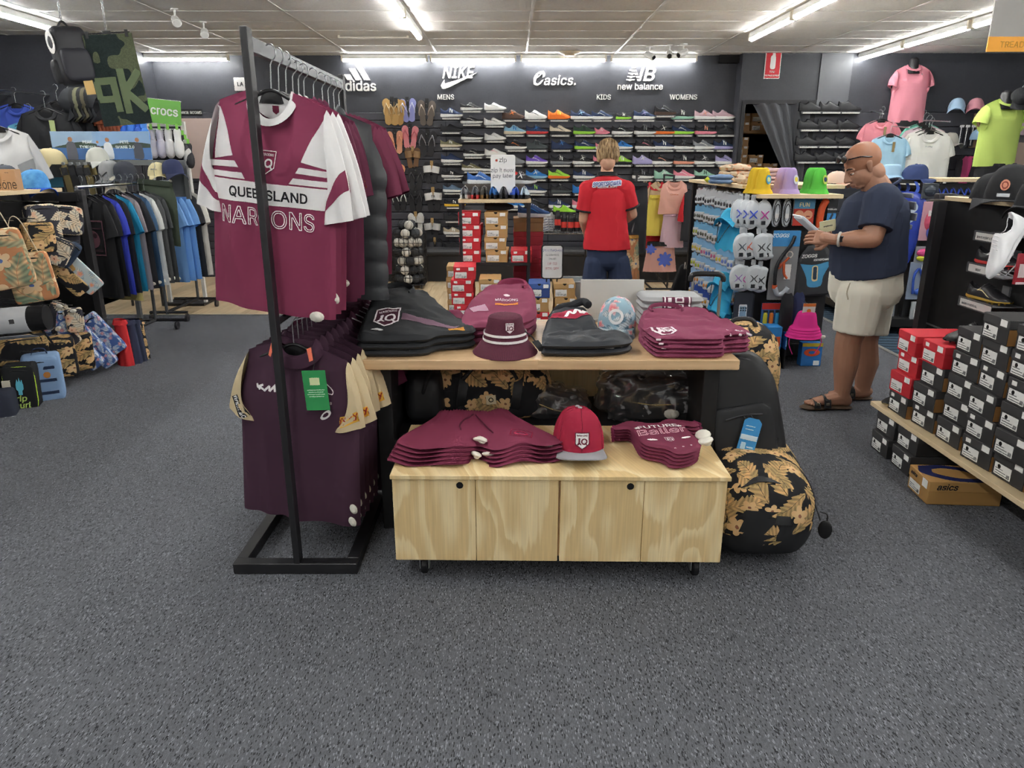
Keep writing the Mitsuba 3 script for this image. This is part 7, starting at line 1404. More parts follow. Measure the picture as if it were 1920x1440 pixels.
for i in range(8):
    o = at(1806 + 7 * i, 292, RB - .15); c = ['#26262a', '#9c3a63', '#b23f70', '#26262a', '#8f3560', '#26262a', '#3a3a3e', '#26262a'][i]
    gar('leggings', f'{"black" if c[1] in "23" else "magenta"} leggings, {ORD[i]} along the low rail left of the yellow form', 'leggings', T4(o[0], RB - .15 - .02 * i, o[2], rz=-12), [c, None, None], w=.07, L=.42, ws=.06, d=.03, neck=.02, scoop=.01, seed=i, nu=13, nv=12)
for i, x in enumerate((1800, 1811, 1822)):
    o = at(x, 255, RB - .06); k = thing('sock_pack', f'black and white sock pack on the right wall, {ORD[i]} from the left', 'socks'); put('card', box(-.03, .03, -.01, .01, -.14, .14), mat('#2a2b2f', .5), k, M=T4(*o)); put('print', cat(box(-.012, .0, -.0115, -.01, -.12, .12), box(-.03, .03, -.0115, -.01, .11, .14)), WHT, k, M=T4(*o))
o = at(1842, 245, RB - .03); k = thing('poster', 'brown fitness poster on the right wall left of the yellow form', 'poster'); put('sheet', box(-.14, .14, -.004, .02, -.22, .22), mat('#a08468', .5), k, M=T4(*o)); put('print', mov(ext(unary_union([Point(-.02, .1).buffer(.045), outline([(-.08, .04), (.05, .05), (.07, -.1), (-.1, -.1)], 4)]), .002), T4(0, -.004, 0, rx=90)), mat('#6e4a36'), k, M=T4(*o)); put('print', box(-.12, .12, -.006, -.004, -.06, -.03), WHT, k, M=T4(*o))
o = at(1908, 260, RB - .03); k = thing('poster', 'patterned grey poster behind the yellow form at the right edge', 'poster'); put('sheet', box(-.2, .3, -.004, .02, -.35, .35), mat('#b09a8c', .5), k, M=T4(*o)); put('print', box(-.18, .28, -.006, -.004, -.05, .3), mat('#6f6a6c'), k, M=T4(*o))
o = at(1915, 178, RB - .15); t, sd = gar('hung_tee', 'pale mauve top with black straps behind the yellow form', 'top', T4(*o, rz=10), ['#c2aab4', None, '#1d1d20'], w=.26, L=.5, ws=.2, d=.03, seed=230); hanger(T4(o[0], o[1], o[2] + .01), 'black hanger of the pale mauve top')
# hanging banner
a, b = at(1867, 0, 6.0), at(1867, 97, 6.0); t = thing('hanging_banner', 'grey and orange TREADMILLS banner hanging at the top right corner', 'banner'); put('panel', box(a[0], a[0] + 1.1, 6.0, 6.012, b[2] + .105, 2.86), mat('#8d8b88', .5), t); put('panel', box(a[0], a[0] + 1.1, 6.0, 6.012, b[2], b[2] + .105), mat('#d9962f', .5), t); put('lettering', mov(ext(text_poly('TREADMILLS', .042, False, 1, 0, False), .002), T4(a[0] + .09, 6.0, b[2] + .03, rx=90)), mat('#a8792f'), t)
for x in (.1, 1.0): put('cord', bar((a[0] + x, 6.006, 2.86), (a[0] + x, 6.006, CEIL), .003, 4), CHROME, t)
# ================================================================ left: bag gondola
LX, LF = -3.95, -3.50
t = thing('bag_gondola', 'black gondola hung with floral bags, light wood board on top, at the left', 'gondola')
put('back_panel', box(LX - .04, LX, 3.4, 6.02, .05, 1.40), mat('#111113', .7), t); put('upright', box(LF - .03, LF + .03, 6.0, 6.06, .08, 1.42, .003), mat('#2a2a2c', .5), t); put('end_panel', box(LX, LF - .03, 6.01, 6.04, .2, 1.4), mat('#151517', .7), t); put('base', box(LX, LF - .05, 3.4, 6.0, .04, .17, .004), mat('#111113', .7), t); put('crossbar', box(LX, LF + .0, 5.98, 6.02, 1.33, 1.40), BLACKM, t)
put('top', box(-4.5, -3.50, 3.4, 5.80, 1.415, 1.443, .002), 'light_ply', t)
for y in (3.6, 5.9): put('castor', mov(lathe([(.006, -.013), (.038, -.013), (.038, .013), (.006, .013)], 14), T4(-3.52, y, .042)), mat('#1c1c1f', .4), t)
def peg(k, p, X=LX): put('peg', bar((p[0], p[1], p[2]), (X, p[1], p[2] + .01), .004, 5), CHROME, k)
# boxes lettered one
for i, (x, n) in enumerate(((-3.585, 'nearer the blue cap'), (-3.695, 'at the left edge'))):
    k = thing('kraft_carton', f'brown carton lettered one on the top board, {n}', 'carton'); M = T4(x + .0, 5.36, 1.4435, rz=2, s=(.5, .6, .72)); put('body', box(-.105, .105, -.06, .06, 0, .20, .002), mat('#b08a68', .7), k, M=M); put('lettering', mov(ext(affinity.translate(ctr(text_poly('one', .085, False, 1.0)), .0, .045), .0012), T4(0, -.06, 0, rx=90)), mat('#3a2f28'), k, M=M); put('print', cat(box(-.04, .02, -.061, -.06, .165, .17), box(-.08, -.04, -.061, -.06, .09, .094)), mat('#6e5542'), k, M=M)
scene['blue_dye'] = {'type': 'twosided', 'bsdf': {'type': 'principled', 'roughness': .85, 'specular': .2, 'base_color': mikit.proc(lambda p, n, uv: mix((.03, .17, .50), (.16, .45, .78), fbm(p.x * 30, p.y * 30, p.z * 30, 3)))}}
cap(T4(-3.62, 5.66, 1.4445, rz=60, s=1.3), 'blue_dye', mat('#2450b0'), 'blue tie-dye cap on the left top board beside the cartons', CAPB)
cap(T4(-3.86, 5.70, 1.4445, rz=60, s=1.35), mat('#4a4f58'), mat('#1c1f26'), 'dark grey cap behind the blue tie-dye cap', CAPF); cap(T4(-4.12, 5.70, 1.4445, rz=60, s=1.3), mat('#25272c'), mat('#202226'), 'black cap farther back on the left top board', CAPB)
# bags on the face
def bag(label, px, py, Y, w, h, d, m, ry=0, rz=68, strap=None, e=.28, name='bag', category='bag', extra=None, X0=None):
    o = at(px, py, Y); k = thing(name, label, category); M = T4(o[0], Y, o[2], rz=rz, ry=ry)
    put('body', puff(w / 2, d / 2, h / 2, e, 20, .006, int(px)), m, k, M=M, smooth=True); put('zip', tube(curve([(-w * .42, -d * .42, h * .36), (0, -d * .5, h * .40), (w * .42, -d * .42, h * .36)], 5), .005, 5), mat('#191a1c', .5), k, M=M)
    if strap: put('strap', ribbon([(-w * .3, 0, h * .48), (-w * .1, 0, h * .5 + strap), (w * .12, 0, h * .5 + strap), (w * .3, 0, h * .48)], (0, .014, .0)), mat('#c3b49b' if 'tote' in name else '#17181a', .7), k, M=M)
    tp_ = M @ np.array([0, 0, h / 2 + (strap or .02), 1]); peg(k, tp_[:3])
    if extra: extra(k, M, w, h, d)
    return k
fabric('floral_cream', floral((.03, .03, .04), (.72, .56, .38), (.62, .58, .48), (.70, .40, .28), (.3, .1, .05), 9.0)); fabric('floral_blue', floral((.05, .10, .28), (.16, .32, .60), (.70, .72, .75), (.72, .20, .14), (.8, .8, .8), 18.0))
bag('cream and black floral toiletry bag, right one of the upper pair', 112, 412, 5.55, .30, .22, .12, 'floral_cream', 6, 40); bag('cream floral pouch behind the right toiletry bag', 80, 418, 5.35, .22, .26, .1, 'floral_cream', 0, 50); bag('lower cream floral pouch under the toiletry bag', 112, 447, 5.6, .26, .10, .1, 'floral_cream', 10, 40)
bag('black floral pouch hanging left of the cream pouch', 72, 445, 5.2, .2, .22, .1, 'floral_dark', 0, 50)
bag('tan and green leaf-print tote hanging with a cream strap', 60, 520, 5.0, .27, .34, .12, 'floral_tan', -6, 30, .22, .22, 'tote_bag', 'tote bag'); bag('orange and blue tropical tote cut by the left edge', 12, 485, 4.75, .26, .38, .12, 'floral_tan', -8, 30, .20, .22, 'tote_bag', 'tote bag')
bag('pale pouch with big orange daisies hanging aslant', 150, 513, 5.62, .15, .34, .04, 'floral_daisy', -38, 20, None, .2, 'pouch', 'pouch', lambda k, M, w, h, d: put('wrist_strap', ribbon([(0, -.03, h * .45), (.01, -.05, h * .25), (0, -.05, h * .12)], (.014, 0, 0)), mat('#b8935a'), k, M=M))
bag('dark blue rolled pouch beside the daisy pouch', 130, 478, 5.5, .10, .22, .09, mat('#2c3a4e'), 40, 20, None, .5, 'pouch', 'pouch'); bag('black starred pouch above the daisy pouch', 105, 470, 5.35, .2, .2, .06, 'floral_cream', 30, 30, None, .3, 'pouch', 'pouch')
bag('black leafy pouch slanting under the daisy pouch', 125, 520, 5.5, .12, .32, .05, 'floral_dark', -38, 25, None, .25, 'pouch', 'pouch')
# black roll with a white band
o = at(28, 600, 4.75); k = thing('rolled_mat', 'thick black rolled mat with a white paper band at the left edge', 'rolled mat'); M = T4(o[0], 4.75, o[2], rz=12, ry=-3); put('roll', mov(tube([(-.5, 0, 0), (.20, 0, 0)], .085, 20), T4()), mat('#101013', .9), k, M=M, smooth=30); put('band', mov(lathe([(.0865, -.16), (.0875, -.16), (.0875, .10), (.0865, .10)], 26), T4(ry=90)), mat('#cfd1d4', .6), k, M=M, smooth=30); put('band_tail', box(-.14, .10, -.05, .09, -.115, -.112), mat('#b9bcc0', .6), k, M=M @ T4(rx=-18)); put('print', cat(box(.0, .03, -.0885, -.0878, -.01, .02)), mat('#4a4a4c'), k, M=M); put('bracket', cat(bar((-.45, 0, -.085), (-.45, .1, -.2), .008), bar((.15, 0, -.086), (.15, .1, -.2), .008)), BLACKM, k, M=M)
# low row of bags standing and hanging by the floor
def neon(k, M, w, h, d):
    put('zip_trim', tube([(w * .46 * math.copysign(abs(math.cos(a)) ** .35, math.cos(a)), -d * .42, h * .46 * math.copysign(abs(math.sin(a)) ** .35, math.sin(a))) for a in np.linspace(0, 6.283, 32, endpoint=False)], .006, 5, closed=True), mat('#b9d23f', .6), k, M=M)
    A = lambda n, p, c: put(n, mov(ext(p, .002), T4(0, -d * .505, 0, rx=90)), mat(c, .6), k, M=M)
    A('print', unary_union([rrect(-.022, -.01, .022, .05, .015), rrect(-.012, -.04, .012, -.005, .004), Polygon([(-.02, .045), (-.012, .075), (-.005, .05), (.002, .085), (.008, .05), (.016, .07), (.02, .045)])]), '#63b9cf'); A('lettering', affinity.translate(ctr(text_poly('rip', .04, True, 1, .15)), 0, -.07), '#c5e07a'); A('lettering', affinity.translate(ctr(text_poly('curl', .04, True, 1, .15)), 0, -.115), '#c5e07a'); put('tag', box(-w * .5, -w * .5 + .05, -d * .55, -d * .53, .0, .07), mat('#c9c2b2'), k, M=M)
bag('black lunch bag with neon zip and rip curl lettering, low at the left', 42, 725, 4.80, .20, .34, .14, mat('#15171a'), 2, 22, None, .2, 'lunch_bag', 'bag', neon)
bag('dark navy bag with white letters at the bottom left corner', -4, 765, 4.62, .22, .24, .2, mat('#272b38'), 0, 25, None, .25, 'school_bag', 'bag', lambda k, M, w, h, d: put('lettering', mov(ext(ctr(text_poly('KING', .06, True)), .002), T4(0.02, -d * .5, -h * .3, rx=90)), mat('#cfd4d8'), k, M=M))
def stripes(k, M, w, h, d):
    for i in range(3): put('stripe', grid(np.stack([np.stack([np.linspace(-w * .49, w * .49, 14), -d * .512 * (1 - np.abs(np.linspace(-1, 1, 14)) ** 8 * .25), np.full(14, h * (.27 - .27 * i) + z)], -1) for z in (-.011, .011)], 1)), mat('#1c2a44'), k, M=M)
    put('badge', mov(ext(Point(0, 0).buffer(.022), .003), T4(.03, -d * .515, h * .12, rx=90)), mat('#b5793f'), k, M=M); put('handle', ribbon([(-.05, 0, h * .5), (-.03, 0, h * .5 + .04), (.03, 0, h * .5 + .04), (.05, 0, h * .5)], (0, .015, 0)), mat('#1c2a44'), k, M=M)
bag('pale blue cooler bag with navy stripes on the carpet at the left', 82, 707, 5.0, .24, .34, .22, mat('#7f9cc0'), 0, 30, None, .2, 'cooler_bag', 'cooler bag', stripes)
bag('black lunch box with tan flowers, left of the pair by the carpet', 112, 668, 5.25, .22, .30, .18, 'floral_dark', 0, 32, None, .22, 'lunch_bag', 'bag'); bag('black lunch box with tan flowers, right of the pair by the carpet', 146, 660, 5.5, .22, .28, .18, 'floral_dark', 0, 32, None, .22, 'lunch_bag', 'bag')
bag('dark patterned bag behind the striped cooler', 40, 655, 5.05, .34, .2, .12, 'floral_dark', 0, 40, None, .3)
for i, (x, y) in enumerate(((196, 625), (178, 650), (160, 660))): bag(f'long navy pencil case with bright comic print, {["upper", "middle", "lower"][i]} of the slanting set', x, y, 5.75 - .12 * i, .125, .38 - .08 * (i == 2), .07, 'floral_blue', -34, 15, None, .22, 'pencil_case', 'pencil case')
for i, (x, y, m_) in enumerate(((105, 590, 'floral_cream'), (122, 605, 'floral_blue'), (140, 600, 'floral_cream'), (100, 625, 'floral_blue'), (75, 620, 'floral_dark'), (125, 628, 'floral_cream'))): bag(f'small patterned pouch, {ORD[i]} in the jumble above the floral lunch boxes', x, y, 5.4, .12, .19, .07, m_, 25 - 12 * i, 30, None, .3, 'pouch', 'pouch', lambda k, M, w, h, d: sec_tag(k, M @ T4(0, -.05, h * .42)))
# ================================================================ left: racks of shirts
def rack(label, X, Y0, Y1, z=1.36):
    t = thing('clothes_rail', label, 'clothes rack')
    put('rail', bar((X, Y0 - .06, z + .075), (X, Y1 + .06, z + .075), .013, 8), CHROME, t); put('base', cat(bar((X - .02, Y0 - .06, .10), (X - .02, Y1 + .06, .10), .016, 6), bar((X - .3, Y1 + .06, .10), (X + .3, Y1 + .06, .10), .016, 6), bar((X - .2, Y0 - .06, .10), (X + .2, Y0 - .06, .10), .016, 6)), BLACKM, t)
    for y in (Y0 - .06, Y1 + .06):
        put('post', bar((X - .02, y, .08), (X, y, z + .075), .016, 8), mat('#5a5d60', .4, .5), t)
        for s_ in (-.19, .19): put('castor', mov(lathe([(.006, -.012), (.04, -.012), (.04, .012), (.006, .012)], 14), T4(X + s_, y, .043, ry=90)), mat('#26262a', .4), t)
    return t
rack('rail of tees and polos in many colours beyond the left gondola', -3.60, 6.22, 7.12); rack('rail of light blue polos on the timber floor at the left', -3.66, 7.62, 8.3)
SH = [('#1a1b1e', 'black tee with a framed pink print on the chest, front of the left rail'), ('#17181b', 'plain black tee right behind the printed black tee'), ('#3946b8', 'royal blue tee third on the left rail'), ('#1a1b1f', 'black shirt fourth on the left rail'), ('#1d7fa8', 'teal polo standing out on the left rail'), ('#8f8488', 'mauve grey polo behind the teal polo'), ('#1e2026', 'black polo behind the mauve one'), ('#3a5878', 'steel blue polo on the left rail'), ('#d2d4d0', 'white polo near the end of the left rail'), ('#46484a', 'charcoal polo last but one on the left rail'), ('#3a3d3f', 'dark grey polo last on the left rail')]
for i, (c, lab) in enumerate(SH):
    Y = 6.24 + .085 * i; t, sd = gar('hung_shirt', lab, 'shirt', T4(-3.60 + .01 * i, Y, 1.355, rz=-22, s=1.05), [c, c, c], w=.27, L=.80, ws=.22, d=.032, sl=.27, ang=20, cuff=.17, seed=300 + i, fold=.016, nu=31, nv=28); M = T4(-3.60 + .01 * i, Y, 1.355, rz=-22, s=1.05)
    put('hanger_hook', HOOKP, CHROME, t, M=M); put('hanger_bar', HBARP, mat('#141416', .4), t, M=M)
    if i == 0:
        o_ = sbox(-.04, -.46, .19, -.18); put('print', drape(o_.difference(o_.buffer(-.012)), sd['front'], .003, .02), mat('#6d4a55'), t, M=M); put('print', drape(affinity.scale(Point(.075, -.33).buffer(.07), .9, 1), sd['front'], .003, .02), mat('#7d5560'), t, M=M); put('print', drape(unary_union([sbox(-.02, -.25, .17, -.235), sbox(-.01, -.43, .16, -.41), Point(.1, -.3).buffer(.02)]), sd['front'], .0045, .02), mat('#3b2a31'), t, M=M)
    if i > 5: sec_tag(t, M @ T4(.24, -.02, -.76, rz=30 * i)); sec_tag(t, M @ T4(.22, -.04, -.70, rz=20 * i))
gar('hung_shirt', 'pale yellow shirt hanging lower between the black and teal shirts', 'shirt', T4(-3.58, 6.56, .98, rz=-22), ['#cdbf7c', None, None], w=.25, L=.55, ws=.2, d=.03, seed=320)
for i in range(5):
    Y = 7.66 + .13 * i; c = ['#6f9bd2', '#6694cc', '#6a98d0', '#1d1e22', '#d5d3cc'][i]; n = ['front light blue polo with rolled sleeve on the second left rail', 'second light blue polo', 'third light blue polo', 'black shirt behind the light blue polos', 'white shirt at the end of the second left rail'][i]
    M = T4(-3.66 + .01 * i, Y, 1.33, rz=-24, s=1.08); t, sd = gar('hung_shirt', n, 'shirt', M, [c, c, c], collar='polo', w=.28, L=.84, ws=.225, d=.05, sl=.28, ang=24, cuff=.18, seed=330 + i, fold=.022); put('hanger_hook', HOOKP, CHROME, t, M=M); put('hanger_bar', HBARP, mat('#141416', .4), t, M=M); sec_tag(t, M @ T4(.2, -.05, -.80))
# shorts hanging low at the end of the bag gondola
for i, (x, c, lab) in enumerate(((224, '#c12f33', 'red shorts hanging low at the end of the left gondola'), (240, '#2a3046', 'navy shorts with white cord beside the red shorts'), (250, '#262c40', 'second navy shorts at the end of the left gondola'), (256, 'floral_dark', 'black floral shorts last in the low row'))):
    o = at(x, 600, 5.86 + .07 * i); M = T4(o[0], o[1], o[2], rz=-30); k = thing('hung_shorts', lab, 'shorts')
    m_ = c if c in scene else mat(c); put('body', skirt_mesh(.06, .085, .42, .035, i, 7), m_, k, M=M, smooth=True); put('waistband', skirt_mesh(.062, .064, .04, .037, i, 7), m_, k, M=M @ T4(0, 0, .006), smooth=True)
    if i: put('drawcord', tube(curve([(.0, -.06, -.01), (.01, -.075, -.05), (-.005, -.075, -.09)], 4), .003, 4), WHT, k, M=M)
    put('peg', bar((o[0], o[1], o[2] + .0), (LF - .3, o[1], o[2] + .02), .004, 5), CHROME, k)
# ================================================================ left: grey frame with posters and caps
FYL = 7.36; a, b = at(55, 300, FYL), at(345, 300, FYL); zf = a[2]
t = thing('steel_fixture', 'grey steel display frame carrying fishing posters and caps at the left', 'display frame'); GS = mat('#6c6f70', .45, .4)
put('top_bar', box(a[0] - 1.0, b[0], FYL, FYL + .04, zf - .05, zf), GS, t)
for x in (115, 215, 344): o = at(x, 300, FYL); put('post', box(o[0] - .02, o[0] + .02, FYL, FYL + .04, .02 if x < 300 else 1.28, zf - .05), GS, t)
o = at(300, 300, FYL); put('panel', box(at(218, 300, FYL)[0] + .5, b[0] - .02, FYL + .035, FYL + .05, 1.30, zf - .05), mat('#60656a', .6), t); put('foot', box(a[0] - 1.0, at(215, 300, FYL)[0], FYL - .1, FYL + .2, .005, .03), GS, t)
def poster(label, x0, x1, sky_, water, fig, words, wx):
    p, q = at(x0, 296, FYL), at(x1, 252, FYL); k = thing('poster', label, 'poster'); w, h = (q[0] - p[0]) / 2, .262 / 2; M = T4((p[0] + q[0]) / 2, FYL + .012, zf + .003 + h)
    put('board', box(-w, w, 0, .008, -h, h), mat(sky_, .5), k, M=M); A = lambda n, g_, c, l=0: put(n, mov(ext(g_.intersection(sbox(-w, -h, w, h)), .001 + l), T4(rx=90)), mat(c, .5), k, M=M)
    A('print', sbox(-w, -h, w, -h * .12), water); A('print', outline([(-w, -h * .15), (-w * .3, h * .1), (w * .3, h * .25), (w, h * .1), (w, -h * .15)], 4), '#3d4a42', .0004)
    for fx, s_, c in fig: A('print', unary_union([affinity.translate(affinity.scale(outline([(-.05, -.13), (-.045, .0), (-.02, .035), (.02, .035), (.045, .0), (.05, -.13)], 3), s_, s_), fx * w, 0)]), c, .001); A('print', Point(fx * w, .058 * s_).buffer(.022 * s_), '#b08062', .0014)
    for i, wd in enumerate(words): A('lettering', affinity.translate(ctr(text_poly(wd, .026, True)), wx * w, h * (.25 - .35 * i)), '#e9eef0', .002)
poster('fishing poster with a man in grey on blue water, left of the pair', 100, 177, '#9db7d2', '#44699c', [(-.15, 1.0, '#5b5c66')], ['PEAK', 'TYNDALL'], .6); poster('fishing poster with three people on blue water, right of the pair', 178, 278, '#8fb0d6', '#4f76ac', [(-.85, .55, '#4a3a44'), (-.5, .9, '#dfe4e8'), (.55, .9, '#4a4d58')], ['PETE', 'SHANE 2.0'], .1)
for i, (x, y, dY, c1_, c2_, rz, lab, s_) in enumerate(((100, 300, -.12, '#d9cb9f', '#d9cb9f', -35, 'cream cap tilted on the grey frame before the posters', 1.5), (184, 296, -.1, '#c9cbc2', '#b9bcb6', 50, 'pale grey cap on the grey frame between the posters', 1.4), (211, 325, -.2, '#8b8d8e', '#55585a', -10, 'grey cap with a tick mark, hanging under the right poster', 1.4), (237, 322, -.2, '#33363f', '#2b2e36', -5, 'dark slate cap hanging right of the grey one', 1.4), (218, 345, -.22, '#c6c2b4', '#b5b0a0', 20, 'off-white cap low in front of the grey frame', 1.3), (297, 322, -.1, '#d3c9a0', '#c9bf96', 30, 'cream cap with a tag on the grey panel', 1.3), (324, 318, -.1, '#2a3150', '#252b47', 45, 'navy cap with a round white mark on the grey panel', 1.4), (50, 285, -.4, '#52603f', '#49573a', 40, 'olive green cap beside the white rash shirt', 1.4))):
    o = at(x, y + 8, FYL + dY); M = T4(*o, rz=rz, rx=14 if i in (2, 3) else 0, s=s_ * .92); k = cap(M, mat(c1_), mat(c2_), lab, CAPB if i != 2 else CAPF); put('peg', bar(tuple(o + [0, .0, .06]), (o[0], FYL, o[2] + .06), .005, 5), CHROME, k)
    if i == 2: put('tick_mark', drape(affinity.scale(sw, .16, .16), CAPF[4], .003, .008) if 0 else drape(affinity.translate(LineString([(-.03, .05), (-.012, .03), (.03, .06)]).buffer(.004), 0, 0), CAPF[4], .003, .008), mat('#2b2c2e'), k, M=M)
for i in range(9):
    x = 122 + 7 * i; o = at(x, 312, FYL - .1); k = thing('sock_pair', f'{["black", "olive", "dark grey"][i % 3]} socks hanging under the left poster, {ORD[i]} from the left', 'socks'); c = ['#1b1c1f', '#6a5f3f', '#3a3b3f'][i % 3]; M = T4(o[0], FYL - .1 - .05 * (i % 2), o[2] - .14, ry=-6)
    put('sock', puff(.035, .015, .16, .5, 10, .004, i), mat(c), k, M=M, smooth=True); put('card', box(-.03, .03, -.02, -.016, .06, .13), mat('#26272a' if i % 2 else '#9a8a5a', .6), k, M=M); put('clip', box(-.012, .012, -.01, .01, .15, .18), CHROME, k, M=M)
o = at(291, 338, FYL - .25); t, sd = gar('hung_trousers', 'dark green cargo shorts clipped on a hanger above the teal polo', 'trousers', T4(o[0], FYL - .25, o[2], rz=-20, ry=4), ['#3b4438', None, None], w=.24, L=.60, ws=.2, d=.04, neck=.02, scoop=.01, drop=.01, seed=350, fold=.016); put('waistband', grid(np.stack([np.stack([np.linspace(-.2, .2, 12), np.full(12, -.03), np.full(12, z)], -1) for z in (-.045, .005)], 1)), mat('#31392f'), t, M=T4(o[0], FYL - .25, o[2], rz=-20, ry=4)); put('hanger_hook', HOOKP, CHROME, t, M=T4(o[0], FYL - .25, o[2], rz=-20)); put('arm', bar((o[0], FYL - .3, o[2] + .1), (o[0], FYL, o[2] + .1), .006), CHROME, t)
# crocs stand
CY = 8.5; a, b = at(272, 228, CY), at(352, 300, CY); t = thing('clog_stand', 'white wire stand of clogs under the green crocs sign', 'stand'); WP = mat('#dcdcd8', .5)
put('frame', cat(*[box(x - .018, x + .018, CY - .02, CY + .02, .02, a[2]) for x in (a[0], b[0] + .0)], box(a[0], b[0] + .0, CY - .02, CY + .02, a[2] - .05, a[2])), WP, t); put('rail', bar((a[0], CY - .1, at(300, 243, CY)[2]), (b[0] + .0, CY - .1, at(300, 243, CY)[2]), .008), CHROME, t); put('panel', box(a[0], b[0] + .0, CY + .02, CY + .04, .3, at(300, 245, CY)[2]), mat('#26262a', .7), t); put('foot', box(a[0] - .05, b[0] + .02, CY - .1, CY + .25, .003, .03), BLACKM, t)
o = at(308, 210, CY - .05); k = thing('crocs_sign', 'green sign with white crocs lettering at the left', 'sign'); M = T4(o[0], CY - .05, o[2], rz=-8, ry=6); put('board', box(-.19, .19, 0, .012, -.125, .125), mat('#6aa84a', .5), k, M=M); put('rim', cat(box(-.195, .195, .002, .014, -.13, -.12), box(-.195, .195, .002, .014, .12, .13)), WHT, k, M=M); put('lettering', mov(ext(ctr(text_poly('crocs', .09, True)), .003), T4(rx=90)), WHT, k, M=M); put('post', bar((0, .01, -.2), (0, .01, -.12), .008), CHROME, k, M=M)
def clog(label, x, y, c, Y=CY - .14, rz=0, s=1.0):
    o = at(x, y, Y); k = thing('clog', label, 'clog'); M = T4(*o, rz=rz, s=s); put('sole', mov(slab(_fo, .03, .01, .02)[0], T4(rx=90, rz=0)), mat(c, .6), k, M=M @ T4(ry=180), smooth=40); put('upper', mov(ellipsoid(.046, .055, .085, 10, .8), T4(0, -.03, -.05)), mat(c, .6), k, M=M, smooth=True); put('clip', box(-.012, .012, -.05, -.01, .12, .17), mat('#7fbf4f', .5), k, M=M)
for i, x in enumerate((287, 302, 318, 335)): clog(f'pale clog with lilac speckles, {ORD[i]} along the clog stand', x, 268, ['#d6d3dc', '#cfcbd8', '#d8d6d6', '#e0e0dd'][i], rz=25, s=1.15)
for i in range(3): clog(f'black and white clog at the right end of the clog stand, {ORD[i]}', 346 + 5 * i, 275 + 8 * i, ['#3a3a3e', '#c9c9c6', '#2b2b2f'][i], CY - .1, 20)
for i in range(9): o = at(187 + 7 * i, 236, 8.3); k = thing('slide_sandal', f'coral slide standing on edge, {ORD[i]} in the row below the camouflage towel', 'sandal'); put('sole', mov(slab(_fo, .022, .01, .02)[0], T4(rx=90)), mat('#cf7f62', .7), k, M=T4(o[0], 8.3, o[2], rz=-35, ry=-14), smooth=40); put('strap', mov(slide_strap(), T4(rx=90)), mat('#c4714f', .7), k, M=T4(o[0], 8.3, o[2], rz=-35, ry=-14), smooth=True)
k = thing('sandal_rack', 'dark rack holding the coral slides and blue clogs', 'rack'); p, q = at(180, 252, 8.36), at(275, 252, 8.36); put('board', box(p[0], q[0], 8.34, 8.40, p[2] - .05, p[2] + .0), BLACKM, k); put('leg', cat(*[bar((x, 8.38, .01), (x, 8.38, p[2]), .014) for x in (p[0] + .1, q[0] - .1)]), BLACKM, k)
for i, (x, y) in enumerate(((240, 242), (250, 238), (262, 244), (271, 246))): clog(f'bright blue clog, {ORD[i]} right of the coral slides', x, y, ['#2f62c4', '#3a74d0', '#2a55b0', '#4a86d8'][i], 8.22, -30 + 20 * i)
# left wall tees
WL = [(30, 196, 8.5, '#34489a', 'blue tee on the left wall'), (58, 228, 8.2, '#4f8aa3', 'teal tee below the blue tee on the left wall'), (85, 205, 8.0, '#1b1c1f', 'front black tee with a swing tag on the left wall'), (108, 192, 8.15, '#1d1e22', 'second black tee on the left wall'), (128, 186, 8.3, '#1a1b1e', 'third black tee on the left wall'), (-2, 240, 6.6, '#d6d6d6', 'white and grey rash shirt at the left edge')]
for i, (x, y, Y, c, lab) in enumerate(WL):
    o = at(x, y, Y); M = T4(*o, rz=14 if i != 5 else 5, s=1.1); t, sd = gar('hung_tee', lab, 't-shirt', M, [c, c if i != 5 else '#b9babc', c], w=.25, L=.62, ws=.21, d=.04, sl=.24 if i != 5 else .36, ang=24, cuff=.16, seed=360 + i, fold=.014); put('hanger_hook', HOOKP, CHROME, t, M=M); put('hanger_bar', HBARP, mat('#141416', .4), t, M=M)
    if i == 2: put('swing_tag', box(.03, .075, -.06, -.057, -.26, -.1), mat('#a9b77f'), t, M=M)
    if i == 5: put('seam', drape(LineString([(-.2, -.05), (-.06, -.25), (.05, -.5)]).buffer(.004), sd['front'], .003, .02), mat('#55565a'), t, M=M); put('panel', drape(Polygon([(.1, -.28), (.24, -.22), (.25, -.5), (.16, -.55)]), sd['front'], .002, .02), mat('#9b9da0'), t, M=M)
for i, (x, y, L) in enumerate(((20, 178, .5), (92, 178, 1.0), (-5, 222, 2.3))): o = at(x, y, 8.94); k = thing('garment_rail', f'chrome display arm on the left wall, {["above the blue tee", "above the black tees", "holding the white rash shirt"][i]}', 'rail'); put('arm', bar(tuple(o), (o[0], 8.95 - L, at(x, y, 8.95 - L)[2] if i == 2 else o[2] - .02), .009), CHROME, k); put('end_stop', mov(ellipsoid(.014, .014, .014, 6), T4(o[0], 8.95 - L, at(x, y, 8.95 - L)[2] if i == 2 else o[2] - .02)), CHROME, k)
for i in range(7): o = at(143 + 7 * i, 192, 8.1); c = ['#26282c', '#1c1d20', '#5d5d49', '#1d1e21', '#4c4738', '#1b1c1f', '#232428'][i]; cap(T4(*o, rz=-80, rx=62, s=1.5), mat(c), mat(c), f'{"olive" if i in (2, 4) else "black"} cap nested on a wall arm, {ORD[i]} from the left, under the hanging backpack', CAPB)
k = thing('cap_rail', 'chrome arm through the nested caps on the left wall', 'rail'); o = at(140, 185, 8.1); put('arm', cat(bar((o[0] - .05, 8.1, o[2]), (o[0] + .4, 8.1, o[2] - .04), .008), bar((o[0] + .15, 8.1, o[2]), (o[0] + .15, 8.95, o[2]), .008)), CHROME, k)
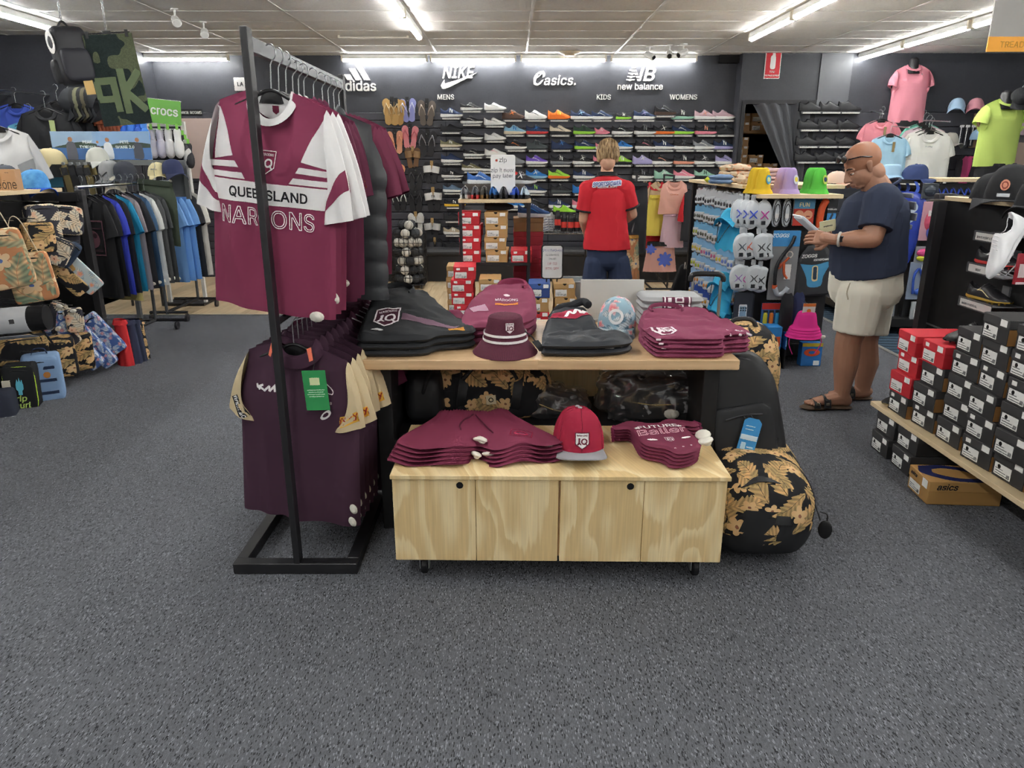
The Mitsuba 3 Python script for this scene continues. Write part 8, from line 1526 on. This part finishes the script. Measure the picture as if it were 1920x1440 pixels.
# hanging backpack and camouflage towel
o = at(136, 106, 6.5); t = thing('hanging_backpack', 'black backpack hung from the ceiling at the top left with a white ring emblem', 'backpack'); M = T4(*o, rz=40, ry=-7, s=.92)
put('body', puff(.155, .12, .245, .42, 26, .01, 91), mat('#1d1e24', .55, 0, .45), t, M=M, smooth=True); put('front_pocket', puff(.12, .05, .14, .4, 18, .012, 92), mat('#202129', .55), t, M=M @ T4(0, -.11, -.08), smooth=True); put('side_pocket', puff(.04, .07, .1, .5, 14, .01, 93), mat('#191a1e', .6), t, M=M @ T4(-.15, -.0, -.12), smooth=True)
em = affinity.scale(Point(0, 0).buffer(.075, 4).difference(affinity.scale(Point(0, 0).buffer(.052), .9, .8)), .8, 1.25); put('emblem', mov(ext(em, .004), T4(-.153, -.06, .115, rx=90, rz=-72)), WHT, t, M=M); put('logo', box(.05, .12, -.125, -.121, .02, .03), WHT, t, M=M); put('handle', tube(curve([(-.05, .05, .235), (0, .04, .29), (.05, .05, .235)], 5), .01, 6), NYL, t, M=M)
put('swing_tag', box(.0, .075, -.14, -.137, -.33, -.2), mat('#c9a86a', .6), t, M=M); put('strap', ribbon([(.1, .1, .2), (.13, .13, 0), (.1, .1, -.22)], (.025, 0, 0)), NYL, t, M=M); tq = M @ np.array([0, .04, .29, 1]); put('chain', cat([tube([(tq[0] + (.009 * math.cos(a) if i % 2 else 0), tq[1] + (0 if i % 2 else .009 * math.cos(a)), tq[2] + .012 + .022 * i + .014 * math.sin(a)) for a in np.linspace(0, 6.28, 8, endpoint=False)], .0025, 4, closed=True) for i in range(int((CEIL - tq[2]) / .022))]), CHROME, t)
scene['camo'] = {'type': 'twosided', 'bsdf': {'type': 'principled', 'roughness': .95, 'specular': .1, 'base_color': mikit.proc(lambda p, n, uv: dr.select(fbm(p.x * 7 + 3, p.z * 7, 1, 2) > .52, mi.Color3f(.085, .10, .062), mi.Color3f(.018, .026, .026)) * (.8 + .4 * noise(p.x * 160, p.z * 160, 0)))}}
a = at(200, 64, 6.5); t = thing('camouflage_towel', 'green camouflage towel with large letters hanging from the ceiling on a clip hanger', 'towel'); M = T4(*a, rz=14, ry=-5, s=.88); U, V = np.meshgrid(np.linspace(-.215, .215, 24), np.linspace(0, -.80, 30)); W = np.stack([U, .01 * np.sin(U * 18 + V * 4), V], -1); put('towel', cat(grid(W), grid((W + [0, .012, 0])[:, ::-1])), 'camo', t, M=M, smooth=True); Dt = Drape(W[..., [0, 2]].reshape(-1, 2), W[..., 1].ravel())
A_ = unary_union([LineString([(-.20, -.40), (-.04, -.40), (-.04, -.68)]).buffer(.032, cap_style=2, join_style=2), LineString([(-.2, -.56), (-.04, -.56)]).buffer(.03, cap_style=2), LineString([(-.19, -.40), (-.19, -.56)]).buffer(.03, cap_style=2)]); K_ = unary_union([LineString([(.04, -.30), (.04, -.70)]).buffer(.032, cap_style=2), LineString([(.20, -.32), (.05, -.50), (.20, -.68)]).buffer(.032, cap_style=2, join_style=2)]); put('lettering', drape(A_.union(K_).intersection(sbox(-.213, -.8, .213, 0)), Dt, .004, .03), mat('#5d6a50', .95), t, M=M)
put('clip_hanger', cat(bar((-.2, .006, .01), (.2, .006, .01), .006), *[box(x - .012, x + .012, -.008, .02, -.03, .03) for x in (-.17, .17)], box(-.035, .035, 0, .012, 0, .03)), mat('#2a2b2e', .4), t, M=M); put('chain', cat([tube([(a[0] + (.009 * math.cos(q) if i % 2 else 0), a[1] + (0 if i % 2 else .009 * math.cos(q)), a[2] + .04 + .022 * i + .014 * math.sin(q)) for q in np.linspace(0, 6.28, 8, endpoint=False)], .0025, 4, closed=True) for i in range(int((CEIL - a[2] - .03) / .022))]), CHROME, t)
# ================================================================ people
import manifold3d as m3
def _sph(c, r, n=16):
    r = np.broadcast_to(r, 3); return m3.Manifold.sphere(1.0, n).scale(tuple(float(x) for x in r)).translate(tuple(float(x) for x in c))
def chain(*js):
    """hulls of successive (centre, radius) joints"""
    s = [_sph(*j) for j in js]; return m3.Manifold.batch_boolean([m3.Manifold.batch_hull([a, b]) for a, b in zip(s, s[1:])], m3.OpType.Add)
def add_(*ms): return m3.Manifold.batch_boolean(list(ms), m3.OpType.Add)
def soft(man, edge, it=12):
    m = man.refine_to_length(edge).to_mesh(); t = trimesh.Trimesh(np.array(m.vert_properties[:, :3]), np.array(m.tri_verts), process=True)
    trimesh.smoothing.filter_taubin(t, lamb=.5, nu=.53, iterations=it); return t
def back(t): return m3.Manifold(m3.Mesh(np.asarray(t.vertices, np.float32), np.asarray(t.faces, np.uint32)))
def hand(wrist, fwd, up, s=1.0, curl=.6, side=1):
    """palm and five fingers; fwd along the fingers, up out of the back of the hand, side = +1 thumb to fwd x up"""
    f = np.array(fwd, float); f /= np.linalg.norm(f); u = np.array(up, float); u -= f * (u @ f); u /= np.linalg.norm(u); w = np.cross(f, u) * side; wr = np.array(wrist, float)
    P_ = lambda a, b, c: wr + s * (f * a + w * b + u * c)
    out = [chain((wr, .030 * s), (P_(.05, .0, 0), (.034 * s,) * 3)), m3.Manifold.batch_hull([_sph(P_(.03, .02, 0), .016 * s), _sph(P_(.03, -.02, 0), .016 * s), _sph(P_(.095, .032, 0), .013 * s), _sph(P_(.09, -.032, 0), .012 * s)])]
    for b, L in ((.031, .072), (.011, .08), (-.010, .075), (-.031, .06)):
        p, a, js = P_(.092, b, 0), 0.0, []; js.append((p, .0105 * s))
        for k, q in enumerate((.45, .32, .23)):
            a += curl * (.5 + .35 * k); p = p + s * L * q * (f * math.cos(a) - u * math.sin(a)); js.append((p, (.0095 - .001 * k) * s))
        out.append(chain(*js))
    t0 = P_(.035, .030, -.005); t1 = t0 + s * .036 * (f * .6 + w * .7 - u * .35); t2 = t1 + s * .03 * (f * .85 + w * .1 - u * .5); out.append(chain((t0, .014 * s), (t1, .0115 * s), (t2, .009 * s)))
    return add_(*out)
def head(M, jaw=1.0, fat=0.0, ears=True):
    """head about its centre, face towards -y; returns a smooth Manifold in place"""
    p = [_sph((0, .015, .035), (.076, .098, .088), 24), _sph((0, -.018, -.035), (.064 + fat * .5, .072, .075), 24), _sph((0, -.045, -.082), (.036 * jaw + fat * .4, .032, .026), 16), _sph((0, .035, -.06), (.062 + fat, .062, .07), 20),
         m3.Manifold.batch_hull([_sph((0, -.086, .012), .008), _sph((0, -.108, -.030), .012), _sph((-.016, -.088, -.036), .008), _sph((.016, -.088, -.036), .008)]),
         m3.Manifold.batch_hull([_sph((-.04, -.068, .02), .012), _sph((.04, -.068, .02), .012), _sph((0, -.080, .018), .012)]),
         m3.Manifold.batch_hull([_sph((-.02, -.078, -.062), .009), _sph((.02, -.078, -.062), .009), _sph((0, -.088, -.060), .010)]), m3.Manifold.batch_hull([_sph((-.016, -.076, -.074), .009), _sph((.016, -.076, -.074), .009), _sph((0, -.084, -.075), .009)])]
    if ears: p += [m3.Manifold.batch_hull([_sph((s * .078, .008, .018), (.008, .017, .014)), _sph((s * .074, .002, -.022), (.007, .010, .012))]) for s in (-1, 1)]
    t = soft(add_(*p), .008, 6); t.apply_transform(M); return back(t)
def face_parts(t, M, brow, lip, iris='#2b1d14', sc='#e6dfd8'):
    for s in (-1, 1):
        put('eye', mov(ellipsoid(.0115, .008, .006, 8), T4(s * .031, -.074, -.001)), mat(sc, .3), t, M=M, smooth=True); put('iris', mov(ellipsoid(.006, .004, .006, 7), T4(s * .031, -.082, -.001)), mat(iris, .2), t, M=M)
        put('eyelid', mov(ellipsoid(.0145, .0105, .005, 8), T4(s * .031, -.0745, .006)), lip[1], t, M=M, smooth=True); put('eyebrow', tube(curve([(s * .014, -.089, .024), (s * .032, -.084, .031), (s * .050, -.070, .024)], 4), [.0025] + [.0042] * 7 + [.002], 5), brow, t, M=M)
    put('mouth', tube(curve([(-.022, -.083, -.069), (0, -.094, -.068), (.022, -.083, -.069)], 5), .0028, 5), lip[0], t, M=M)
# ---- the customer in profile at the right
YM = 4.80
def J(x, y, dy=0.0): return at(x, y, YM + dy)
SK = mat('#9a705a', .5, 0, .45); NAVY = mat('#252c3e', .9); KHAKI = mat('#d9d5c6', .9)
mn = thing('person', 'person in navy tee, cream shorts and black sandals reading a clear packet', 'person')
def leg(dy, hip, knee, calf, ank, toe):
    a, b, c, d = J(*hip, dy), J(*knee, dy), J(*calf, dy), J(*ank, dy); z0 = .030
    hl = np.array([d[0] + .035, d[1], z0 + .035]); bl = np.array([J(*toe, dy)[0] + .07, d[1], z0 + .028]); tp_ = np.array([J(*toe, dy)[0] + .012, d[1], z0 + .012])
    fo = [chain((d, .050), (hl, .040)), m3.Manifold.batch_hull([_sph(d + [-.02, 0, -.01], .042), _sph(bl, (.03, .043, .024)), _sph(hl, (.036, .036, .034))])]
    for i in range(5): q = tp_ + [.012 * abs(i - .6), .034 - .017 * i, 0]; fo.append(chain((bl + [0, .03 - .015 * i, -.006], .015), (q, .0125 - .001 * i)))
    return add_(chain((a, .115), (b, .083), (c, .081), (c * .35 + d * .65, .058), (d, .048)), *fo), (hl, bl, tp_, d)
LL, fl_ = leg(-.085, (1618, 560), (1590, 640), (1586, 682), (1578, 741), (1508, 765)); RL, fr_ = leg(.12, (1630, 560), (1622, 640), (1625, 680), (1616, 733), (1555, 742))
sl_, el_, wl_ = J(1652, 378, -.22), J(1636, 447, -.29), J(1566, 449, -.17); sr_, er_, wr_ = J(1652, 376, .22), J(1628, 452, .27), J(1560, 442, .10)
HM_ = T4(*J(1617, 312), rz=-90, rx=0) @ T4(rx=30, s=1.17)
hc = J(1617, 312)
trunk = add_(chain((J(1640, 395), (.19, .21, .13)), (J(1630, 440), (.215, .225, .15)), (J(1625, 490), (.215, .225, .14)), (J(1622, 540), (.205, .205, .13))), chain((sl_, .085), (J(1650, 372), (.10, .10, .08)), (sr_, .085)), chain((J(1654, 372), .095), (J(1634, 335), .082), (J(1628, 318), .075)))
arms = add_(chain((sl_, .088), (sl_ * .5 + el_ * .5, .074), (el_, .060), (el_ * .6 + wl_ * .4, .058), (wl_, .034)), chain((sr_, .088), (er_, .062), (er_ * .5 + wr_ * .5, .056), (wr_, .034)))
hands = [hand(wl_ + [-.01, 0, 0], (-1, .35, .10), (.15, -1, .35), 1.12, .55, -1), hand(wr_ + [-.01, 0, 0], (-1, -.15, .10), (.0, 1, .4), 1.12, .55, 1)]
body = back(soft(add_(trunk, arms, LL, RL), .016, 10))
put('body', (lambda m: TM(m.vert_properties[:, :3], m.tri_verts))(add_(body, head(HM_, 1.15, .012), *[back(soft(h_, .006, 5)) for h_ in hands]).to_mesh()), SK, mn, smooth=True)
face_parts(mn, HM_, mat('#241a15'), (mat('#7d4a3c', .5), SK), sc='#d9cfc4')
put('stubble', mov(ellipsoid(.0772, .0985, .089, 16), HM_ @ T4(0, .0155, .036)), mat('#94664e', .5), mn, smooth=True, label='shaved scalp')
sg = [HM_ @ np.array([x, y, z, 1]) for x, y, z in ((-.083, .03, .040), (-.081, -.02, .070), (-.062, -.078, .085), (0, -.094, .092), (.062, -.078, .085), (.081, -.02, .070), (.083, .03, .040))]; sg = [q[:3] for q in sg]
put('sunglasses', cat(tube(sg[:3], .0045, 6), tube(sg[4:], .0045, 6), *[mov(ellipsoid(.03, .006, .020, 8), HM_ @ T4(s_ * .034, -.086, .09, rx=-25)) for s_ in (-1, 1)]), mat('#141416', .25, 0, .5), mn, smooth=30)
# tee
def trimp(m, p, n): n = np.array(n, float); n /= np.linalg.norm(n); return m.trim_by_plane(tuple(n), float(n @ np.array(p)))
def dsp(t, a, f, seed):
    v = np.array(t.vertices); t = TM(v + t.vertex_normals * (a * (meshkit.fbm(v * np.array([f, f, f * .55]), 3, seed) - .5) * 2)[:, None], t.faces); return t
def inflated(js, d): return chain(*[(c, np.broadcast_to(r, 3) + d) for c, r in js])
tt = add_(inflated([(J(1640, 395), (.19, .21, .13)), (J(1630, 440), (.215, .225, .15)), (J(1626, 490), (.222, .23, .14)), (J(1625, 540), (.22, .22, .12))], .014), inflated([(sl_, .085), (J(1650, 374), (.10, .10, .075)), (sr_, .085)], .016))
tt = trimp(tt, J(1628, 511), (-.18, 0, 1))
sleeves = [trimp(chain((s_ + np.array([.01, 0, 0]), .115), (s_ * .35 + e_ * .65, .102), (e_ + (e_ - s_) * .1, .100)), s_ * .26 + e_ * .74, s_ - e_) for s_, e_ in ((sl_, el_), (sr_, er_))]
shirt_m = soft(add_(tt, *sleeves), .016, 8)
put('t_shirt', dsp(shirt_m, .006, 14, 5), NAVY, mn, smooth=True)
nk = [J(1653, 352) + np.array([.104 * math.cos(a) - .004 - .02 * math.sin(0), .10 * math.sin(a), .012 + .045 * math.cos(a)]) for a in np.linspace(0, 2 * np.pi, 26, endpoint=False)]
put('neckline', tube(nk, .010, 6, closed=True), mat('#222b43'), mn, smooth=True)
for i, (y0, w_, h_) in enumerate(((366, .20, .03), (384, .26, .05), (404, .28, .05), (424, .16, .03))):
    o_ = J(1699, y0); o_[0] -= .008
    put('back_print', mov(cbox(.012, w_, h_, .004), T4(*o_, ry=-8 + 5 * i)), mat('#9298a5'), mn, label='faded pale lettering across the back')
sh_ = add_(inflated([(J(1624, 510), (.205, .205, .10)), (J(1622, 545), (.215, .20, .13))], .02), *[trimp(chain((J(x0, 548, d_), (.155, .135, .13)), (J(x1, 640, d_), (.125, .115, .09))), J(x1 - 6, 622, d_), (.1, 0, 1)) for x0, x1, d_ in ((1616, 1596, -.10), (1634, 1626, .11))])
sh_ = trimp(sh_, J(1624, 500), (.18, 0, -1))
put('shorts', dsp(soft(sh_, .016, 8), .005, 16, 9), KHAKI, mn, smooth=True); put('pocket_seam', tube(curve([tuple(J(1594, 530, -.236)), tuple(J(1588, 548, -.238)), tuple(J(1590, 562, -.24))], 4), .004, 5), mat('#a9a08c'), mn)
def sandal(p, sx):
    hl, bl, tp_, an = p; c = (hl + tp_) / 2; L = (hl[0] - tp_[0]) / 2 + .05; k = newkey('sandal', mn)
    so = outline([(-L, .0), (-L * .8, .045), (-L * .3, .05), (L * .3, .036), (L * .8, .038), (L, .0), (L * .8, -.038), (L * .3, -.036), (-L * .3, -.05), (-L * .8, -.045)], 4)
    scene[k] = {**P(slab(so, .028, .008, .02)[0], 40), 'bsdf': {'type': 'ref', 'id': mat('#4a3a2c', .7)}, 'to_world': mi.ScalarTransform4f(T4(c[0], c[1], .002))}
    for x, hh, w_ in ((bl[0] - .002, .052, .022), (bl[0] + .065, .080, .024)):
        a = np.linspace(0, np.pi, 12); put('strap', grid(np.stack([np.stack([np.full(12, x + e), c[1] + .057 * np.cos(a), .024 + hh * np.sin(a) ** .8], -1) for e in (-w_, w_)], 1)), mat('#191a1c', .5), k, smooth=True); put('buckle', box(x - .012, x + .012, c[1] - .061, c[1] - .056, .045, .065, .002), mat('#6f675a', .35, .7), k)
    return k
sandal(fl_, 1); sandal(fr_, 1)
wq = wl_ * .88 + el_ * .12; ax = (wl_ - el_) / np.linalg.norm(wl_ - el_)
put('watch', cat(tube([wq + .040 * (math.cos(a) * np.cross(ax, [0, 0, 1]) + math.sin(a) * np.array([0, 0, 1])) for a in np.linspace(0, 6.283, 18, endpoint=False)], .009, 6, closed=True)), mat('#c9c4bd', .5), mn, smooth=True, label='pale watch strap'); put('watch_face', mov(cbox(.036, .014, .04, .005), T4(*(wq + [0, -.042, .006]))), mat('#18191c', .2, 0, .5), mn)
# what the hands hold
hp = J(1517, 424, -.03); t = thing('clear_packet', 'clear plastic packet held up in the reading person\'s hands', 'packet'); M = T4(*hp, ry=38, rz=0); put('packet', box(-.10, .075, -.07, .07, -.012, .012, .006), mat('#c3cad2', .2, 0, .6), t, M=M); put('insert', box(-.085, .06, -.055, .055, .0122, .0135), mat('#8e98a6', .4), t, M=M); put('header', box(-.112, -.10, -.07, .07, -.004, .004), mat('#e4e6e8', .3), t, M=M)
hq = J(1552, 426, .02); t = thing('price_card', 'cream card pinched above the reading person\'s hand', 'card'); put('card', box(-.055, .055, -.004, .004, -.03, .045, .001), mat('#d8d3ac', .6), t, M=T4(*hq, ry=-10, rz=8)); put('print', box(-.03, .03, -.006, -.004, .005, .012), mat('#6d6a5a'), t, M=T4(*hq, ry=-10, rz=8))
# ---- the shop worker from behind
YE = 6.60
def E_(x, y, dy=0.0): return at(x, y, YE + dy)
SK2 = mat('#c99b80', .55, 0, .4); REDS = mat('#b8242f', .85); NV = mat('#222c44', .85)
we = thing('person', 'person with fair hair seen from behind in a red polo and navy shorts', 'person')
s1, s2 = E_(1103, 356), E_(1173, 356); e1, e2 = E_(1094, 412, .02), E_(1186, 402, .03); w1, w2 = E_(1104, 446, -.0) + [0, .20, 0], E_(1176, 425) + [0, .22, .02]
HE = T4(*E_(1139, 293, .02), rz=180) @ T4(rx=18, s=1.04)
def lg2(x, dy=0): h_ = E_(x, 482); kz = .50; return add_(chain((h_, .085), (np.array([h_[0], YE, kz]), .062), (np.array([h_[0], YE + .02, .32]), .058), (np.array([h_[0], YE + .02, .09]), .038)), m3.Manifold.batch_hull([_sph((h_[0], YE + .03, .06), .04), _sph((h_[0], YE - .02, .045), .04), _sph((h_[0], YE + .20, .035), (.04, .04, .03))]))
trunk2 = add_(chain((E_(1138, 362), (.165, .10, .09)), (E_(1138, 410), (.155, .105, .10)), (E_(1138, 450), (.15, .105, .09)), (E_(1138, 485), (.16, .115, .09))), chain((s1, .060), (E_(1138, 342), .078), (s2, .060)), chain((E_(1138, 342), .065), (E_(1138, 318, .01), .055)))
arm2 = add_(chain((s1, .062), (e1, .043), (w1, .028)), chain((s2, .062), (e2, .043), (w2, .028)))
b2 = back(soft(add_(trunk2, arm2, lg2(1118), lg2(1159)), .016, 10)); hs2 = [back(soft(hand(w1, (.35, 1, -.2), (-.6, 0, 1), 1.0, .7, 1), .006, 5)), back(soft(hand(w2, (-.35, 1, -.1), (.6, 0, 1), 1.0, .7, -1), .006, 5))]
put('body', (lambda m: TM(m.vert_properties[:, :3], m.tri_verts))(add_(b2, head(HE), *hs2).to_mesh()), SK2, we, smooth=True); face_parts(we, HE, mat('#6d5138'), (mat('#a8675a', .5), SK2), '#4a6a86')
hr = soft(add_(_sph((0, .022, .045), (.088, .108, .093), 24), _sph((0, .055, .0), (.078, .066, .066), 20), *[m3.Manifold.batch_hull([_sph((s_ * .078, .03, .02), (.014, .035, .03)), _sph((s_ * .074, .035, -.045), (.010, .018, .010))]) for s_ in (-1, 1)]), .006, 4); v = np.array(hr.vertices); ang = np.arctan2(v[:, 0], v[:, 1] - .02)
v = v + hr.vertex_normals * (.0075 * np.sin(ang * 26 + 5 * meshkit.noise(v * 30)) + .010 * (meshkit.fbm(np.c_[ang * 9, v[:, 2] * 12, ang * 0], 3) - .5))[:, None]; hr = TM(v, hr.faces)
scene['hair_fair'] = {'type': 'twosided', 'bsdf': {'type': 'principled', 'roughness': .6, 'specular': .4, 'base_color': mikit.proc(lambda p, n, uv: mix((.16, .095, .045), (.50, .35, .19), smoothstep(.25, .8, noise(p.x * 190, p.y * 60, p.z * 22))))}}
put('hair', hr, 'hair_fair', we, M=HE, smooth=True)
bt = add_(inflated([(E_(1138, 364), (.17, .10, .085)), (E_(1138, 410), (.165, .11, .10)), (E_(1138, 455), (.20, .125, .10)), (E_(1138, 475), (.205, .13, .08))], .012), inflated([(s1, .060), (E_(1138, 344), (.085, .078, .07)), (s2, .060)], .014)); bt = trimp(bt, E_(1138, 467), (0, 0, 1))
sle = [trimp(chain((s_, .082), (s_ * .3 + e_ * .7, .078)), s_ * .42 + e_ * .58, s_ - e_) for s_, e_ in ((s1, e1 + (e1 - s1) * .2), (s2, e2 + (e2 - s2) * .2))]
pm_ = soft(add_(bt, *sle), .014, 8); put('polo_shirt', dsp(pm_, .009, 15, 3), REDS, we, smooth=True)
for s_, e_ in ((s1, e1 + (e1 - s1) * .2), (s2, e2 + (e2 - s2) * .2)):
    c = s_ * .42 + e_ * .58; ax = (e_ - s_) / np.linalg.norm(e_ - s_); u_ = np.cross(ax, [0, 1, 0]); u_ /= np.linalg.norm(u_); w_ = np.cross(ax, u_); put('cuff', tube([c + .080 * (math.cos(a) * u_ + math.sin(a) * w_) for a in np.linspace(0, 6.283, 20, endpoint=False)], .009, 6, closed=True), mat('#1a1a1d'), we, smooth=True)
put('collar', mov(collar_mesh(.072, .042, -20, 200, .022), T4(*(E_(1138, 331, .01)), rz=180)), mat('#1b1b1e'), we, smooth=True)
vv = np.array(pm_.vertices); bk = vv[:, 1] < YE - .02; Db = Drape(vv[bk][:, [0, 2]], vv[bk][:, 1]); lc = E_(1136, 344)
lg = affinity.translate(affinity.rotate(ctr(text_poly('SPORTSPOWER', .036, True, .66, .25)), 4), lc[0], lc[2]); put('back_logo', drape(lg.buffer(.006), Db, .012, .015), mat('#dfe2ea'), we); put('back_lettering', drape(lg, Db, .0145, .012), mat('#3a4480'), we); put('back_lettering', drape(affinity.translate(affinity.rotate(ctr(text_poly('YOUR LOCAL SPORTS', .012, True)), 3), lc[0], lc[2] - .03), Db, .012, .012), mat('#e8e4e4'), we)
ns2 = add_(inflated([(E_(1138, 470), (.17, .115, .08)), (E_(1138, 490), (.175, .12, .08))], .012), *[trimp(chain((E_(x, 490), (.10, .125, .09)), (E_(x + dx, 530), (.115, .13, .07))), E_(x, 523), (0, 0, 1)) for x, dx in ((1117, -3), (1160, 3))]); put('shorts', dsp(soft(ns2, .014, 8), .006, 16, 4), NV, we, smooth=True)
for x in (1118, 1159): h_ = E_(x, 480); put('shoe', SHOE['run']['upper'], mat('#26272b'), we, M=T4(h_[0], YE + .07, .004, rz=90)); put('shoe_sole', SHOE['run']['sole'], WHT, we, M=T4(h_[0], YE + .07, .004, rz=90))
